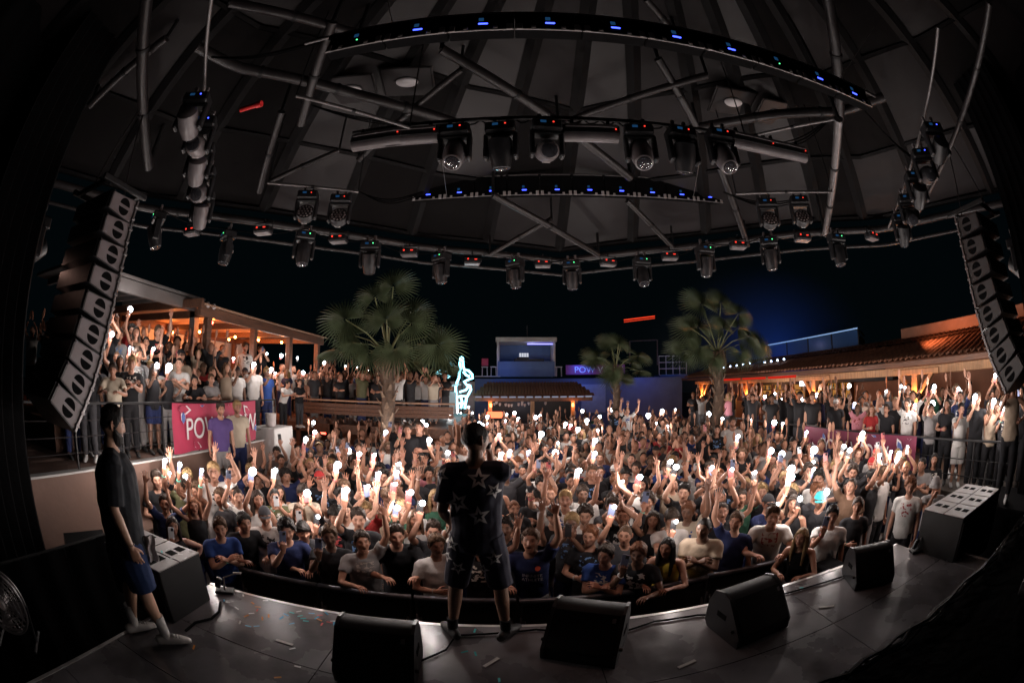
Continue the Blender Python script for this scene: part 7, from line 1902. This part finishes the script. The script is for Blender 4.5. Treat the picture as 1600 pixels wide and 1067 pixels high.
for me_, po, stars in ((shm, so, [(747, 750, .082), (714, 788, .088), (748, 808, .080), (684, 746, .070), (690, 815, .06), (772, 770, .06)]), (trm, to, [(703, 856, .058), (745, 863, .055), (772, 877, .062), (714, 893, .060), (753, 898, .052), (694, 878, .05)])):
    vv, ff = mesh_arrays(me_); bv = BVHTree.FromPolygons([Vector(v) for v in vv], ff)
    for k, (x, y, r) in enumerate(stars):
        c = Minv @ aty(x, y, 2.84); s = decal(star(c.x, c.z, r, .3 * math.sin(k * 2.1) + k * .2, y=.0), bv, (0, -1, 0))
        if s.f: s.build('printed_star', M_STAR, po)
mic = empty('microphone', pf.location, 0, 'dark microphone the performer holds to his mouth', 'microphone')
F = Matrix.Translation(pf.location) @ Matrix.Rotation(math.pi, 4, 'Z') @ Matrix.Scale(SP, 4) @ fp.hframes[0]
c = F @ Vector((.0, -.03, .085)); mouth_w = Matrix.Translation(pf.location) @ Matrix.Rotation(math.pi, 4, 'Z') @ Matrix.Scale(SP, 4) @ fp.headM @ Vector((0, -.125, -.06))
d = (mouth_w - c).normalized(); mic.location = c
MB().tube([-d * .12, d * .06], [.014, .019], n=12).build('handle', M_BLACK, mic, True); MB().ball(d * .085, .027, 14, 10).build('mesh_head', M_TUBE, mic, True)

legsM = [((-.09, 0, .92), (-.095, -.05, .50), (-.10, -.10, .09), -.1), ((.09, 0, .92), (.10, .05, .50), (.11, .16, .09), .25)]
fm_ = Fig(arms=(((.09, .05, -.52), (.3, -1, 0)), ((.07, .03, -.53), (.3, -1, 0))), hands=('relaxed', 'relaxed'), palms=((1, 0, 0), (-1, 0, 0)), head=(R(4), R(7), 0), voxel=.008, legs=legsM, bulk=1.16, sleeve=.85, hi=True, hkw=dict(beard=1.), twist=0.)
SM = 1.82 / 1.75
pm = empty('person', (-2.70, 1.80, 1.204), R(143), 'bearded man in black shirt and navy shorts standing at the left of the stage', 'person'); pm.scale = (SM,) * 3
link('body', fm_.body('body_bearded_man'), pm, color=(.46, .27, .185))
shm2 = fm_.shirt('shirt_bearded_man', loose=.036, hem=.77, sleeve=.90, voxel=.009); link('shirt', shm2, pm, color=(.012, .014, .018))
link('shorts', fm_.trousers('shorts_bearded_man', to=.60, loose=.026, top=.96, flare=.02), pm, color=(.016, .030, .085))
h = link('hair', hair_mesh('hair_bearded_man', 'fade', nu=90, nv=60), pm, color=(.012, .010, .009)); h.matrix_local = fm_.headM
h = link('beard', beard_mesh('beard_bearded_man'), pm, color=(.012, .010, .009)); h.matrix_local = fm_.headM
for sm in fm_.shoes('shoe_bearded_man'): link('shoe', sm, pm, color=(.62, .59, .57))
mb = MB(); lc = MB()
for hp, kn, an, ya in legsM:
    link('sock', MB().tube([(an[0], an[1], .09), (an[0] * .99, an[1] * .9, .26)], [.044, .050], n=14).mesh('sock', CLOTH, True), pm, color=(.62, .60, .58))
    fd = Vector((math.sin(ya), -math.cos(ya), 0)); sd = Vector((math.cos(ya), math.sin(ya), 0)); b = Vector((an[0], an[1], 0))
    for t in range(4):
        lc = MB(); q = b + fd * (.045 + .024 * t) + Vector((0, 0, .094 - .009 * t)); lc.tube([q - sd * .028, q + Vector((0, 0, .006)), q + sd * .028], .004, n=5); link('lace', lc.mesh('lace', CLOTH, True), pm, color=(.25, .24, .24))
W = fm_.arm[0][2]
link('bracelet', MB().tube([(W.x + .031 * math.cos(a), W.y + .031 * math.sin(a), W.z + .02) for a in np.linspace(0, 6.283, 20)], .003, n=5, cap=False).mesh('bracelet', M_CHROME, True), pm)
hp = Matrix.Translation(pm.location) @ Matrix.Rotation(R(143), 4, 'Z') @ Vector((-.10, -.20, .93))
mb = MB(); N = 8
mb.add([(.05 * (u - .5) * 2 + .008 * math.sin(9 * v), .02 * math.sin(u * 9 + v * 3), -v * .20) for u in np.linspace(0, 1, N + 1) for v in np.linspace(0, 1, N + 1)], [(a * (N + 1) + b, (a + 1) * (N + 1) + b, (a + 1) * (N + 1) + b + 1, a * (N + 1) + b + 1) for a in range(N) for b in range(N)])
o = mb.build('towel', mat('towel', (.5, .44, .44), .9, bump=.4, bscale=60), None, True, hp, (0, 0, R(60))); tag(o, 'small pale towel hanging from the bearded man\'s pocket', 'towel')
# ---- print on the football shirt
if CH.get('obj') is not None:
    d = variant(CH['var']); vv, ff = mesh_arrays(d['shirt']); bv = BVHTree.FromPolygons([Vector(v) for v in vv], ff)
    for txt, z, sz, x in (('INFINITE', 1.245, .052, .03), ('ATHLETE', 1.195, .052, .03)):
        t = text_mesh(txt, sz, 0., 'lettering', M_BWHITE); m = MB(); 
        for v in t.vertices: m.v.append((v.co.x + x, 0, v.co.y + z))
        m.f = [tuple(p.vertices) for p in t.polygons]
        # cut long faces away by triangulating through bmesh is not needed at this size
        dm = decal(m, bv, (0, 1, 0)); sh_ob = [c for c in CH['obj'].children if c.name.startswith('shirt')][0]
        if dm.f: dm.build('lettering', M_BWHITE, sh_ob)
    m = MB(); m.add([(.085 + .026 * math.cos(a), 0, 1.335 + .026 * math.sin(a)) for a in np.linspace(0, 6.283, 17)[:-1]], [tuple(range(16))]); dm = decal(m, bv, (0, 1, 0)); 
    if dm.f: dm.build('club_badge', mat('badge_red', (.6, .10, .05), .5), sh_ob)
# ================================================================== FILL SPOTS ADDED AT THE FRONT BAR TO LIGHT THE CROWD
for (x, y, z, tx, ty, e) in [(-1.6, 3.1, 6.45, -2.6, 6.5, 100), (1.1, 3.1, 6.45, .8, 6.5, 100), (4.0, 3.0, 6.45, 4.2, 6.5, 100)]:
    lamp('SPOT', (x, y, z), e, (1., .56, .44), None, .12, (tx, ty, 1.2), R(95), .8, 'added_batten_wash')

bpy.data.scenes.remove(WORK)
